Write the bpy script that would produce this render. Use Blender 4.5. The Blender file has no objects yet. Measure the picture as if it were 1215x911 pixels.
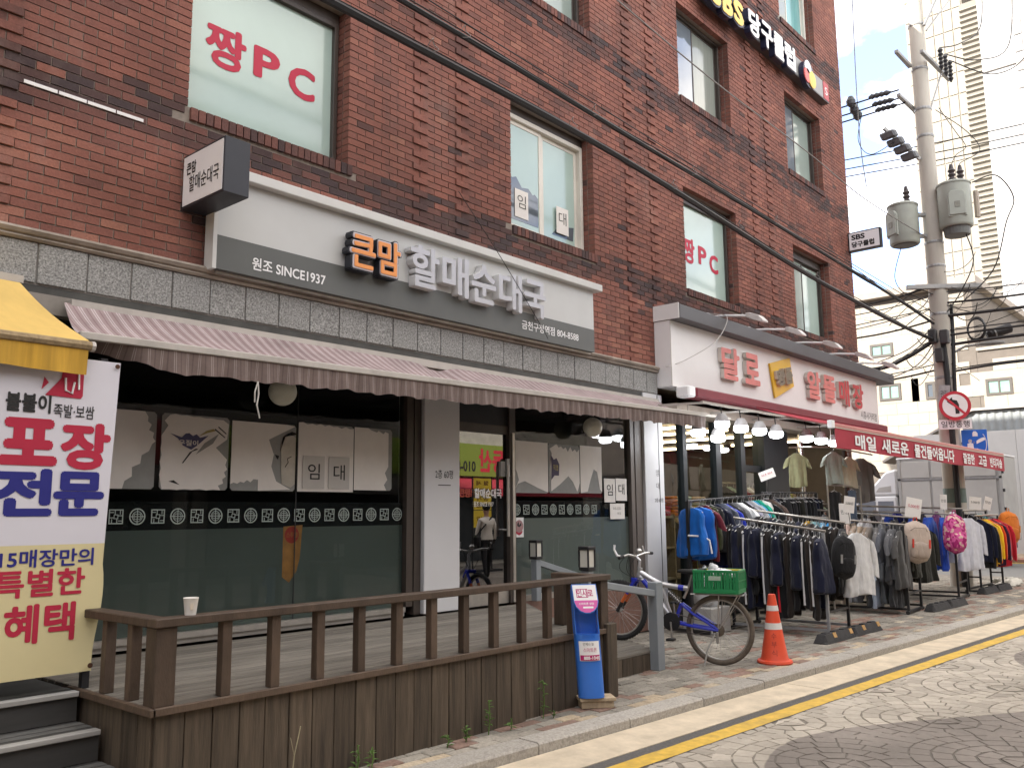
import bpy, bmesh, math, random
from mathutils import Vector, Matrix
random.seed(7)
R = math.radians
scene = bpy.context.scene
COL = scene.collection

# ------------------------------------------------------------------ camera
cam_d = bpy.data.cameras.new('camera')
cam_d.sensor_width = 36.0
cam_d.lens = 36.0 * 1037.0 / 1215.0
cam_d.clip_start = 0.05
cam_d.clip_end = 2000
cam = bpy.data.objects.new('camera', cam_d)
COL.objects.link(cam)
_y, _p, _r = R(48.7736), R(8.4157), R(-0.5173)
_f = Vector((math.sin(_y)*math.cos(_p), math.cos(_y)*math.cos(_p), math.sin(_p)))
_rt = Vector((math.cos(_y), -math.sin(_y), 0))
_u = _rt.cross(_f)
_rt2 = _rt*math.cos(_r) + _u*math.sin(_r)
_u2 = _rt2.cross(_f)
cam.matrix_world = Matrix(((_rt2.x, _u2.x, -_f.x, 0), (_rt2.y, _u2.y, -_f.y, 0), (_rt2.z, _u2.z, -_f.z, 1.59), (0, 0, 0, 1)))
scene.camera = cam

# ------------------------------------------------------------------ sky, sun, exposure
SUN_AZ, SUN_EL = R(-66), R(31)
world = bpy.data.worlds.new('World')
scene.world = world
world.use_nodes = True
nt = world.node_tree
bg = nt.nodes['Background']
sky = nt.nodes.new('ShaderNodeTexSky')
sky.sky_type = 'NISHITA'
sky.sun_disc = False
sky.sun_elevation = SUN_EL
sky.sun_rotation = SUN_AZ % (2*math.pi)
sky.air_density = 0.55
sky.altitude = 1500
sky.dust_density = 0.15
sky.ozone_density = 1.0
tc = nt.nodes.new('ShaderNodeTexCoord')
mp = nt.nodes.new('ShaderNodeMapping')
mp.inputs['Scale'].default_value = (1.6, 1.6, 3.2)
mp.inputs['Location'].default_value = (5.6, 3.0, 3.3)
ns = nt.nodes.new('ShaderNodeTexNoise')
ns.inputs['Scale'].default_value = 2.2
ns.inputs['Detail'].default_value = 7
ns.inputs['Roughness'].default_value = 0.55
rp = nt.nodes.new('ShaderNodeValToRGB')
rp.color_ramp.elements[0].color = (0.09, 0.09, 0.09, 1)
rp.color_ramp.elements[0].position = 0.40
rp.color_ramp.elements[1].position = 0.56
mx = nt.nodes.new('ShaderNodeMix')
mx.data_type = 'RGBA'
mx.inputs['B'].default_value = (6.5, 6.0, 5.4, 1)
nt.links.new(tc.outputs['Generated'], mp.inputs['Vector'])
nt.links.new(mp.outputs['Vector'], ns.inputs['Vector'])
nt.links.new(ns.outputs['Fac'], rp.inputs['Fac'])
nt.links.new(rp.outputs['Color'], mx.inputs['Factor'])
nt.links.new(sky.outputs['Color'], mx.inputs['A'])
nt.links.new(mx.outputs['Result'], bg.inputs['Color'])
bg.inputs['Strength'].default_value = 0.12

sun_d = bpy.data.lights.new('sun', 'SUN')
sun_d.energy = 2.0
sun_d.angle = R(0.6)
sun_d.color = (1.0, 0.95, 0.88)
sun = bpy.data.objects.new('sun', sun_d)
COL.objects.link(sun)
_sd = Vector((math.sin(SUN_AZ)*math.cos(SUN_EL), math.cos(SUN_AZ)*math.cos(SUN_EL), math.sin(SUN_EL)))
sun.rotation_euler = _sd.to_track_quat('Z', 'Y').to_euler()

scene.view_settings.view_transform = 'Standard'
scene.view_settings.look = 'None'
scene.view_settings.gamma = 1.0
scene.view_settings.exposure = 2.58
scene.render.engine = 'CYCLES'
scene.cycles.max_bounces = 8
scene.cycles.transparent_max_bounces = 12
scene.cycles.use_denoising = True

# ------------------------------------------------------------------ mesh helpers
WL = {}          # world location of roots, children carry world coordinates minus this


class MB:
    def __init__(s):
        s.v, s.f, s.m, s.t = [], [], [], []

    def add(s, vs, fs, m=0, t=None):
        o = len(s.v)
        s.v += [tuple(p) for p in vs]
        for f in fs:
            s.f.append(tuple(i+o for i in f))
            s.m.append(m)
            s.t.append(t)
        return s

    def box(s, x0, x1, y0, y1, z0, z1, m=0, t=None):
        if x0 > x1: x0, x1 = x1, x0
        if y0 > y1: y0, y1 = y1, y0
        if z0 > z1: z0, z1 = z1, z0
        vs = [(x0, y0, z0), (x1, y0, z0), (x1, y1, z0), (x0, y1, z0), (x0, y0, z1), (x1, y0, z1), (x1, y1, z1), (x0, y1, z1)]
        fs = [(0, 3, 2, 1), (4, 5, 6, 7), (0, 1, 5, 4), (1, 2, 6, 5), (2, 3, 7, 6), (3, 0, 4, 7)]
        return s.add(vs, fs, m, t)

    def obox(s, c, ax, ay, az, m=0, t=None):
        """box by centre and three half vectors"""
        c, ax, ay, az = Vector(c), Vector(ax), Vector(ay), Vector(az)
        if ax.cross(ay).dot(az) < 0: ax = -ax
        vs = [c-ax-ay-az, c+ax-ay-az, c+ax+ay-az, c-ax+ay-az, c-ax-ay+az, c+ax-ay+az, c+ax+ay+az, c-ax+ay+az]
        fs = [(0, 3, 2, 1), (4, 5, 6, 7), (0, 1, 5, 4), (1, 2, 6, 5), (2, 3, 7, 6), (3, 0, 4, 7)]
        return s.add(vs, fs, m, t)

    def bar(s, p0, p1, w, h, up=(0, 0, 1), m=0):
        p0, p1, up = Vector(p0), Vector(p1), Vector(up)
        d = p1-p0
        L = d.length
        d.normalize()
        sd = d.cross(up)
        if sd.length < 1e-4: sd = d.cross(Vector((1, 0, 0)))
        sd.normalize()
        u2 = sd.cross(d)
        return s.obox((p0+p1)/2, d*(L/2), sd*(w/2), u2*(h/2), m)

    def tube(s, pts, r, seg=8, m=0, cap=True, rs=None):
        pts = [Vector(p) for p in pts]
        n = len(pts)
        prev = None
        base = len(s.v)
        for i, p in enumerate(pts):
            d = (pts[min(i+1, n-1)]-pts[max(i-1, 0)])
            if d.length < 1e-9: d = Vector((0, 0, 1))
            d.normalize()
            if prev is None:
                a = d.cross(Vector((0, 0, 1)))
                if a.length < 1e-3: a = d.cross(Vector((1, 0, 0)))
            else:
                a = prev - d*prev.dot(d)
            a.normalize()
            prev = a
            b = d.cross(a)
            rr = rs[i] if rs else r
            for k in range(seg):
                an = 2*math.pi*k/seg
                s.v.append(tuple(p + a*(rr*math.cos(an)) + b*(rr*math.sin(an))))
        for i in range(n-1):
            for k in range(seg):
                k2 = (k+1) % seg
                s.f.append((base+i*seg+k, base+i*seg+k2, base+(i+1)*seg+k2, base+(i+1)*seg+k))
                s.m.append(m); s.t.append(None)
        if cap:
            s.f.append(tuple(base+k for k in range(seg))[::-1]); s.m.append(m); s.t.append(None)
            s.f.append(tuple(base+(n-1)*seg+k for k in range(seg))); s.m.append(m); s.t.append(None)
        return s

    def cyl(s, p0, p1, r, seg=12, m=0, r1=None):
        return s.tube([p0, p1], r, seg, m, True, [r, r if r1 is None else r1])

    def lathe(s, c, prof, seg=20, m=0, axis=(0, 0, 1)):
        """prof = [(radius, height)...] about axis through c"""
        a = Vector(axis).normalized()
        b = a.cross(Vector((1, 0, 0)))
        if b.length < 1e-3: b = a.cross(Vector((0, 1, 0)))
        b.normalize()
        d = a.cross(b)
        c = Vector(c)
        base = len(s.v)
        for r, h in prof:
            for k in range(seg):
                an = 2*math.pi*k/seg
                s.v.append(tuple(c+a*h+b*(r*math.cos(an))+d*(r*math.sin(an))))
        for i in range(len(prof)-1):
            for k in range(seg):
                k2 = (k+1) % seg
                s.f.append((base+i*seg+k, base+i*seg+k2, base+(i+1)*seg+k2, base+(i+1)*seg+k)); s.m.append(m); s.t.append(None)
        if prof[0][0] > 1e-5: s.f.append(tuple(base+k for k in range(seg))[::-1]); s.m.append(m); s.t.append(None)
        if prof[-1][0] > 1e-5: s.f.append(tuple(base+(len(prof)-1)*seg+k for k in range(seg))); s.m.append(m); s.t.append(None)
        return s

    def prism(s, poly, o, ex, ey, n, m=0):
        """2D polygon in frame (o, ex, ey) extruded along vector n"""
        o, ex, ey, n = Vector(o), Vector(ex), Vector(ey), Vector(n)
        k = len(poly)
        a = [o+ex*p[0]+ey*p[1] for p in poly]
        vs = a+[p+n for p in a]
        fs = [tuple(range(k))[::-1], tuple(range(k, 2*k))]
        fs += [(i, (i+1) % k, (i+1) % k+k, i+k) for i in range(k)]
        return s.add(vs, fs, m)

    def loft(s, rings, m=0, cap=True, closed=True):
        base = len(s.v)
        k = len(rings[0])
        for r in rings: s.v += [tuple(p) for p in r]
        for i in range(len(rings)-1):
            for j in range(k if closed else k-1):
                j2 = (j+1) % k
                s.f.append((base+i*k+j, base+i*k+j2, base+(i+1)*k+j2, base+(i+1)*k+j)); s.m.append(m); s.t.append(None)
        if cap and closed:
            s.f.append(tuple(base+j for j in range(k))[::-1]); s.m.append(m); s.t.append(None)
            s.f.append(tuple(base+(len(rings)-1)*k+j for j in range(k))); s.m.append(m); s.t.append(None)
        return s

    def quad(s, a, b, c, d, m=0, t=None):
        return s.add([a, b, c, d], [(0, 1, 2, 3)], m, t)

    def mesh(s, name, mats, off=(0, 0, 0), smooth=False):
        me = bpy.data.meshes.new(name)
        ox, oy, oz = off
        me.from_pydata([(x-ox, y-oy, z-oz) for x, y, z in s.v], [], s.f)
        if not isinstance(mats, (list, tuple)): mats = [mats]
        for mm in mats: me.materials.append(mm)
        if any(s.m): me.polygons.foreach_set('material_index', s.m)
        if smooth:
            me.polygons.foreach_set('use_smooth', [True]*len(s.f))
            try: me.set_sharp_from_angle(angle=R(40))
            except Exception: pass
        if any(t is not None for t in s.t):
            at = me.attributes.new('tint', 'FLOAT', 'FACE')
            at.data.foreach_set('value', [0.0 if t is None else t for t in s.t])
        me.update()
        return me

    def build(s, name, mats, parent=None, smooth=False, bevel=0, origin=None, color=None):
        off = WL.get(parent.name, Vector((0, 0, 0))) if parent else Vector(origin or (0, 0, 0))
        if parent and origin is not None:
            base = off
            me = s.mesh(name, mats, Vector(origin), smooth)
            o = bpy.data.objects.new(name, me)
            o.location = Vector(origin)-base
            WL[o.name] = Vector(origin)
        else:
            me = s.mesh(name, mats, off, smooth)
            o = bpy.data.objects.new(name, me)
            if not parent: o.location = off
            WL[o.name] = Vector(off)
        COL.objects.link(o)
        if parent: o.parent = parent
        if bevel:
            md = o.modifiers.new('bevel', 'BEVEL')
            md.width = bevel; md.segments = 1; md.limit_method = 'ANGLE'
        if color: o.color = (*color, 1)
        return o


def thing(name, label, cat, loc=(0, 0, 0), group=None):
    o = bpy.data.objects.new(name, None)
    o.empty_display_size = 0.1
    COL.objects.link(o)
    o.location = loc
    WL[o.name] = Vector(loc)
    return tag(o, label, cat, group)


def tag(o, label, cat, group=None):
    o['label'] = label; o['category'] = cat
    if group: o['group'] = group
    return o


def structure(o):
    o['kind'] = 'structure'
    return o


def share(name, me, parent=None, loc=(0, 0, 0), rotz=0, color=None):
    o = bpy.data.objects.new(name, me)
    COL.objects.link(o)
    o.location = loc
    o.rotation_euler = (0, 0, rotz)
    if parent: o.parent = parent
    if color: o.color = (*color, 1)
    WL[o.name] = Vector(loc)
    return o


_tc = {}
_tmp_scene = bpy.data.scenes.new('glyphs')
_tmp_c = bpy.data.curves.new('lettering', 'FONT')
_tmp_o = bpy.data.objects.new('lettering', _tmp_c)
_tmp_scene.collection.objects.link(_tmp_o)


def glyphs(body, bold, depth):
    """outline mesh of a string; weight beyond what an offset can give is added with shifted copies"""
    key = (body, bold, depth)
    if key in _tc: return _tc[key]
    c = _tmp_c
    c.body = body; c.size = 1.0; c.offset = min(bold, 0.0); c.extrude = depth/2; c.resolution_u = 3
    o = _tmp_o
    vl = _tmp_scene.view_layers[0]
    vl.update()
    me = o.evaluated_get(vl.depsgraph).to_mesh()
    vs = [tuple(v.co) for v in me.vertices]
    fs = [tuple(p.vertices) for p in me.polygons]
    o.evaluated_get(vl.depsgraph).to_mesh_clear()
    ex = bold
    if ex > 0.004:
        V, F = [], []
        for i, (dx, dy) in enumerate(((0, 0), (1, 0), (-1, 0), (0, 1), (0, -1), (0.7, 0.7), (-0.7, 0.7), (0.7, -0.7), (-0.7, -0.7))):
            b = len(V)
            V += [(x+dx*ex, y+dy*ex, z, i) for x, y, z in vs]
            F += [tuple(k+b for k in f) for f in fs]
        vs, fs = V, F
    else:
        vs = [(x, y, z, 0) for x, y, z in vs]
    _tc[key] = (vs, fs)
    return _tc[key]


def text_mb(mb, body, centre, xd, up, w=None, h=None, depth=0.0, bold=0.0, m=0, side=None):
    vs, fs = glyphs(body, bold, 1.0 if depth else 0.0)
    x0 = min(v[0] for v in vs); x1 = max(v[0] for v in vs)
    y0 = min(v[1] for v in vs); y1 = max(v[1] for v in vs)
    sx = w/(x1-x0) if w else h/(y1-y0)
    sy = h/(y1-y0) if h else sx
    xd = Vector(xd).normalized(); up = Vector(up).normalized(); n = xd.cross(up)
    c = Vector(centre)
    cx, cy = (x0+x1)/2, (y0+y1)/2
    pts = [c + xd*((v[0]-cx)*sx) + up*((v[1]-cy)*sy) + n*(((v[2]+0.5)*depth if depth else 0)+v[3]*0.00005) for v in vs]
    if side is None:
        mb.add(pts, fs, m)
    else:
        o = len(mb.v)
        mb.v += [tuple(p) for p in pts]
        for f in fs:
            front = all(vs[i][2] > 0.4 for i in f)
            mb.f.append(tuple(i+o for i in f)); mb.m.append(m if front else side); mb.t.append(None)
    return mb


def text(name, body, centre, xd, up, mat, parent, w=None, h=None, depth=0.0, bold=0.0, side=None):
    mb = MB()
    text_mb(mb, body, centre, xd, up, w, h, depth, bold, 0, 1 if side else None)
    return mb.build(name, [mat, side] if side else mat, parent)


# ------------------------------------------------------------------ materials
MATS = {}


def base_mat(name):
    m = bpy.data.materials.new(name)
    m.use_nodes = True
    n = m.node_tree
    return m, n, n.nodes['Principled BSDF']


def M(name, col, rough=0.6, var=0.18, scale=6.0, bump=0.0, metal=0.0, spec=0.4, stretch=(1, 1, 1), dirt=0.0, dirt_col=(0.05, 0.045, 0.04), orand=0.0, bscale=None, coat=0.0):
    if name in MATS: return MATS[name]
    m, n, p = base_mat(name)
    N, L = n.nodes, n.links
    tc = N.new('ShaderNodeTexCoord'); oi = N.new('ShaderNodeObjectInfo')
    mu = N.new('ShaderNodeVectorMath'); mu.operation = 'MULTIPLY_ADD'
    sc = N.new('ShaderNodeVectorMath'); sc.operation = 'SCALE'
    sc.inputs[0].default_value = (37.0, 53.0, 71.0)
    L.new(oi.outputs['Random'], sc.inputs['Scale'])
    mu.inputs[1].default_value = stretch
    L.new(tc.outputs['Object'], mu.inputs[0]); L.new(sc.outputs[0], mu.inputs[2])
    ns = N.new('ShaderNodeTexNoise'); ns.inputs['Scale'].default_value = scale; ns.inputs['Detail'].default_value = 6; ns.inputs['Roughness'].default_value = 0.62
    L.new(mu.outputs[0], ns.inputs['Vector'])
    rp = N.new('ShaderNodeValToRGB')
    rp.color_ramp.elements[0].position = 0.28; rp.color_ramp.elements[1].position = 0.72
    rp.color_ramp.elements[0].color = (*[c*(1-var) for c in col], 1)
    rp.color_ramp.elements[1].color = (*[min(1, c*(1+var)) for c in col], 1)
    L.new(ns.outputs['Fac'], rp.inputs['Fac'])
    out = rp.outputs['Color']
    if orand:
        hs = N.new('ShaderNodeHueSaturation')
        mr = N.new('ShaderNodeMapRange'); mr.inputs['To Min'].default_value = 1-orand; mr.inputs['To Max'].default_value = 1+orand
        L.new(oi.outputs['Random'], mr.inputs['Value']); L.new(mr.outputs[0], hs.inputs['Value']); L.new(out, hs.inputs['Color'])
        out = hs.outputs['Color']
    if dirt:
        n2 = N.new('ShaderNodeTexNoise'); n2.inputs['Scale'].default_value = scale*0.35; n2.inputs['Detail'].default_value = 8; n2.inputs['Roughness'].default_value = 0.7
        L.new(mu.outputs[0], n2.inputs['Vector'])
        r2 = N.new('ShaderNodeMapRange'); r2.inputs['From Min'].default_value = 0.5; r2.inputs['From Max'].default_value = 0.75; r2.inputs['To Max'].default_value = dirt
        L.new(n2.outputs['Fac'], r2.inputs['Value'])
        mx = N.new('ShaderNodeMix'); mx.data_type = 'RGBA'
        L.new(r2.outputs[0], mx.inputs['Factor']); L.new(out, mx.inputs['A']); mx.inputs['B'].default_value = (*dirt_col, 1)
        out = mx.outputs['Result']
    L.new(out, p.inputs['Base Color'])
    p.inputs['Roughness'].default_value = rough
    p.inputs['Metallic'].default_value = metal
    p.inputs['Specular IOR Level'].default_value = spec
    if coat: p.inputs['Coat Weight'].default_value = coat
    if bump:
        bn = N.new('ShaderNodeTexNoise'); bn.inputs['Scale'].default_value = bscale or scale*8; bn.inputs['Detail'].default_value = 4
        L.new(mu.outputs[0], bn.inputs['Vector'])
        b = N.new('ShaderNodeBump'); b.inputs['Strength'].default_value = bump; b.inputs['Distance'].default_value = 0.01
        L.new(bn.outputs['Fac'], b.inputs['Height']); L.new(b.outputs[0], p.inputs['Normal'])
    MATS[name] = m
    return m


def pieces_mat(name, ramp, rough=0.85, noise=60, bump=0.35, nvar=0.35, const=False):
    """random tone per piece: object random for single pieces, face attribute 'tint' for joined ones"""
    m, n, p = base_mat(name)
    N, L = n.nodes, n.links
    oi = N.new('ShaderNodeObjectInfo'); at = N.new('ShaderNodeAttribute'); at.attribute_name = 'tint'
    oc = N.new('ShaderNodeSeparateColor'); L.new(oi.outputs['Color'], oc.inputs[0])
    ad = N.new('ShaderNodeMath'); ad.operation = 'ADD'
    # single pieces carry their tone in the object colour's red channel (white = none)
    sb = N.new('ShaderNodeMath'); sb.operation = 'SUBTRACT'; sb.inputs[0].default_value = 1.0
    L.new(oc.outputs[0], sb.inputs[1])
    L.new(at.outputs['Fac'], ad.inputs[0]); L.new(sb.outputs[0], ad.inputs[1])
    rp = N.new('ShaderNodeValToRGB')
    el = rp.color_ramp.elements
    while len(el) > 1: el.remove(el[-1])
    el[0].position = ramp[0][0]; el[0].color = (*ramp[0][1], 1)
    for q, c in ramp[1:]:
        e = el.new(q); e.color = (*c, 1)
    if const: rp.color_ramp.interpolation = 'CONSTANT'
    L.new(ad.outputs[0], rp.inputs['Fac'])
    geo = N.new('ShaderNodeNewGeometry')
    ns = N.new('ShaderNodeTexNoise'); ns.inputs['Scale'].default_value = noise; ns.inputs['Detail'].default_value = 6; ns.inputs['Roughness'].default_value = 0.65
    L.new(geo.outputs['Position'], ns.inputs['Vector'])
    n2 = N.new('ShaderNodeTexNoise'); n2.inputs['Scale'].default_value = 1.3; n2.inputs['Detail'].default_value = 5
    L.new(geo.outputs['Position'], n2.inputs['Vector'])
    mr = N.new('ShaderNodeMapRange'); mr.inputs['From Min'].default_value = 0.25; mr.inputs['From Max'].default_value = 0.75
    mr.inputs['To Min'].default_value = 1-nvar; mr.inputs['To Max'].default_value = 1+nvar
    L.new(ns.outputs['Fac'], mr.inputs['Value'])
    m3 = N.new('ShaderNodeMapRange'); m3.inputs['From Min'].default_value = 0.3; m3.inputs['From Max'].default_value = 0.7
    m3.inputs['To Min'].default_value = 0.8; m3.inputs['To Max'].default_value = 1.18
    L.new(n2.outputs['Fac'], m3.inputs['Value'])
    mm = N.new('ShaderNodeMath'); mm.operation = 'MULTIPLY'
    L.new(mr.outputs[0], mm.inputs[0]); L.new(m3.outputs[0], mm.inputs[1])
    hs = N.new('ShaderNodeHueSaturation'); L.new(mm.outputs[0], hs.inputs['Value']); L.new(rp.outputs['Color'], hs.inputs['Color'])
    L.new(hs.outputs['Color'], p.inputs['Base Color'])
    p.inputs['Roughness'].default_value = rough
    p.inputs['Specular IOR Level'].default_value = 0.25
    b = N.new('ShaderNodeBump'); b.inputs['Strength'].default_value = bump; b.inputs['Distance'].default_value = 0.004
    L.new(ns.outputs['Fac'], b.inputs['Height']); L.new(b.outputs[0], p.inputs['Normal'])
    MATS[name] = m
    return m


def emit(name, col, strength):
    m = bpy.data.materials.new(name); m.use_nodes = True
    n = m.node_tree; n.nodes.clear()
    e = n.nodes.new('ShaderNodeEmission'); e.inputs[0].default_value = (*col, 1); e.inputs[1].default_value = strength
    o = n.nodes.new('ShaderNodeOutputMaterial'); n.links.new(e.outputs[0], o.inputs[0])
    MATS[name] = m
    return m


def glass(name, tint=(0.9, 0.95, 0.93), ior=1.5, rough=0.0, wobble=0.0, boost=0.0):
    m = bpy.data.materials.new(name); m.use_nodes = True
    n = m.node_tree; N, L = n.nodes, n.links; N.clear()
    t = N.new('ShaderNodeBsdfTransparent'); t.inputs[0].default_value = (*tint, 1)
    g = N.new('ShaderNodeBsdfGlossy'); g.inputs['Roughness'].default_value = rough
    fr = N.new('ShaderNodeFresnel'); fr.inputs[0].default_value = ior
    ad = N.new('ShaderNodeMath'); ad.operation = 'ADD'; ad.use_clamp = True; ad.inputs[1].default_value = boost
    L.new(fr.outputs[0], ad.inputs[0])
    # the ray is not bent by the pane, so only its outer faces may reflect
    gm = N.new('ShaderNodeNewGeometry'); iv = N.new('ShaderNodeMath'); iv.operation = 'SUBTRACT'; iv.inputs[0].default_value = 1.0
    L.new(gm.outputs['Backfacing'], iv.inputs[1])
    fm = N.new('ShaderNodeMath'); fm.operation = 'MULTIPLY'; L.new(ad.outputs[0], fm.inputs[0]); L.new(iv.outputs[0], fm.inputs[1])
    mx = N.new('ShaderNodeMixShader'); L.new(fm.outputs[0], mx.inputs[0]); L.new(t.outputs[0], mx.inputs[1]); L.new(g.outputs[0], mx.inputs[2])
    if wobble:
        tcn = N.new('ShaderNodeTexCoord'); ns = N.new('ShaderNodeTexNoise'); ns.inputs['Scale'].default_value = 1.2
        L.new(tcn.outputs['Object'], ns.inputs['Vector'])
        b = N.new('ShaderNodeBump'); b.inputs['Strength'].default_value = wobble; b.inputs['Distance'].default_value = 0.05
        L.new(ns.outputs['Fac'], b.inputs['Height']); L.new(b.outputs[0], g.inputs['Normal'])
    o = N.new('ShaderNodeOutputMaterial'); L.new(mx.outputs[0], o.inputs[0])
    MATS[name] = m
    return m


def cloth_mat(name, dual=False):
    m, n, p = base_mat(name)
    N, L = n.nodes, n.links
    oi = N.new('ShaderNodeObjectInfo'); tc = N.new('ShaderNodeTexCoord')
    ns = N.new('ShaderNodeTexNoise'); ns.inputs['Scale'].default_value = 14; ns.inputs['Detail'].default_value = 5
    L.new(tc.outputs['Object'], ns.inputs['Vector'])
    mr = N.new('ShaderNodeMapRange'); mr.inputs['To Min'].default_value = 0.82; mr.inputs['To Max'].default_value = 1.18
    L.new(ns.outputs['Fac'], mr.inputs['Value'])
    hs = N.new('ShaderNodeHueSaturation'); L.new(mr.outputs[0], hs.inputs['Value']); L.new(oi.outputs['Color'], hs.inputs['Color'])
    L.new(hs.outputs['Color'], p.inputs['Base Color'])
    p.inputs['Roughness'].default_value = 0.9
    p.inputs['Specular IOR Level'].default_value = 0.15
    p.inputs['Sheen Weight'].default_value = 0.15
    n2 = N.new('ShaderNodeTexNoise'); n2.inputs['Scale'].default_value = 9; n2.inputs['Distortion'].default_value = 1.2
    mp2 = N.new('ShaderNodeMapping'); mp2.inputs['Scale'].default_value = (1, 1, 0.35)
    L.new(tc.outputs['Object'], mp2.inputs['Vector']); L.new(mp2.outputs[0], n2.inputs['Vector'])
    b = N.new('ShaderNodeBump'); b.inputs['Strength'].default_value = 0.5; b.inputs['Distance'].default_value = 0.03
    L.new(n2.outputs['Fac'], b.inputs['Height']); L.new(b.outputs[0], p.inputs['Normal'])
    MATS[name] = m
    return m


def stripes_mat(name, axis, period, bands, base, rough=0.85):
    """bands = [(start, end, colour)] as fractions of the period along object axis; woven or printed cloth"""
    m, n, p = base_mat(name)
    N, L = n.nodes, n.links
    tc = N.new('ShaderNodeTexCoord'); sx = N.new('ShaderNodeSeparateXYZ'); L.new(tc.outputs['Object'], sx.inputs[0])
    dv = N.new('ShaderNodeMath'); dv.operation = 'DIVIDE'; dv.inputs[1].default_value = period
    L.new(sx.outputs['XYZ'.index(axis)], dv.inputs[0])
    fr = N.new('ShaderNodeMath'); fr.operation = 'FRACT'; L.new(dv.outputs[0], fr.inputs[0])
    rp = N.new('ShaderNodeValToRGB'); rp.color_ramp.interpolation = 'CONSTANT'
    el = rp.color_ramp.elements
    while len(el) > 1: el.remove(el[-1])
    el[0].position = 0; el[0].color = (*base, 1)
    for a, b, c in bands:
        e = el.new(a); e.color = (*c, 1)
        e = el.new(b); e.color = (*base, 1)
    L.new(fr.outputs[0], rp.inputs['Fac'])
    ns = N.new('ShaderNodeTexNoise'); ns.inputs['Scale'].default_value = 3; ns.inputs['Detail'].default_value = 8; ns.inputs['Roughness'].default_value = 0.7
    L.new(tc.outputs['Object'], ns.inputs['Vector'])
    mr = N.new('ShaderNodeMapRange'); mr.inputs['From Min'].default_value = 0.3; mr.inputs['From Max'].default_value = 0.7; mr.inputs['To Min'].default_value = 0.72; mr.inputs['To Max'].default_value = 1.12
    L.new(ns.outputs['Fac'], mr.inputs['Value'])
    hs = N.new('ShaderNodeHueSaturation'); L.new(mr.outputs[0], hs.inputs['Value']); L.new(rp.outputs['Color'], hs.inputs['Color'])
    L.new(hs.outputs['Color'], p.inputs['Base Color'])
    p.inputs['Roughness'].default_value = rough
    p.inputs['Specular IOR Level'].default_value = 0.15
    MATS[name] = m
    return m


brick_m = pieces_mat('brick', [(0.0, (0.055, 0.040, 0.042)), (0.10, (0.085, 0.048, 0.044)), (0.2, (0.14, 0.064, 0.053)), (0.45, (0.195, 0.082, 0.064)), (0.75, (0.24, 0.098, 0.073)), (1.0, (0.29, 0.132, 0.094))], noise=70)
# rain streaks and pale bloom running down the old brickwork
_n = brick_m.node_tree; _N, _L = _n.nodes, _n.links
_pb = _N['Principled BSDF']; _src = _pb.inputs['Base Color'].links[0].from_socket
_g = _N.new('ShaderNodeNewGeometry')
for _sc, _lo, _hi, _col, _amt in (((1.6, 1.6, 0.22), 0.52, 0.74, (0.055, 0.047, 0.046, 1), 0.55), ((0.9, 0.9, 0.5), 0.56, 0.78, (0.30, 0.235, 0.205, 1), 0.38)):
    _m = _N.new('ShaderNodeMapping'); _m.inputs['Scale'].default_value = _sc; _L.new(_g.outputs['Position'], _m.inputs['Vector'])
    _q = _N.new('ShaderNodeTexNoise'); _q.inputs['Scale'].default_value = 1.7; _q.inputs['Detail'].default_value = 8; _q.inputs['Roughness'].default_value = 0.68; _L.new(_m.outputs[0], _q.inputs['Vector'])
    _k = _N.new('ShaderNodeMapRange'); _k.inputs['From Min'].default_value = _lo; _k.inputs['From Max'].default_value = _hi; _k.inputs['To Max'].default_value = _amt; _L.new(_q.outputs['Fac'], _k.inputs['Value'])
    _x = _N.new('ShaderNodeMix'); _x.data_type = 'RGBA'; _L.new(_k.outputs[0], _x.inputs['Factor']); _L.new(_src, _x.inputs['A']); _x.inputs['B'].default_value = _col
    _src = _x.outputs['Result']
_L.new(_src, _pb.inputs['Base Color'])
paver_m = pieces_mat('pavement_block', [(0.0, (0.18, 0.165, 0.14)), (0.35, (0.25, 0.23, 0.195)), (0.55, (0.32, 0.29, 0.245)), (0.62, (0.20, 0.135, 0.108)), (0.85, (0.25, 0.165, 0.13)), (0.9, (0.38, 0.31, 0.22)), (1.0, (0.47, 0.41, 0.32))], noise=45, rough=0.9)
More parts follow.
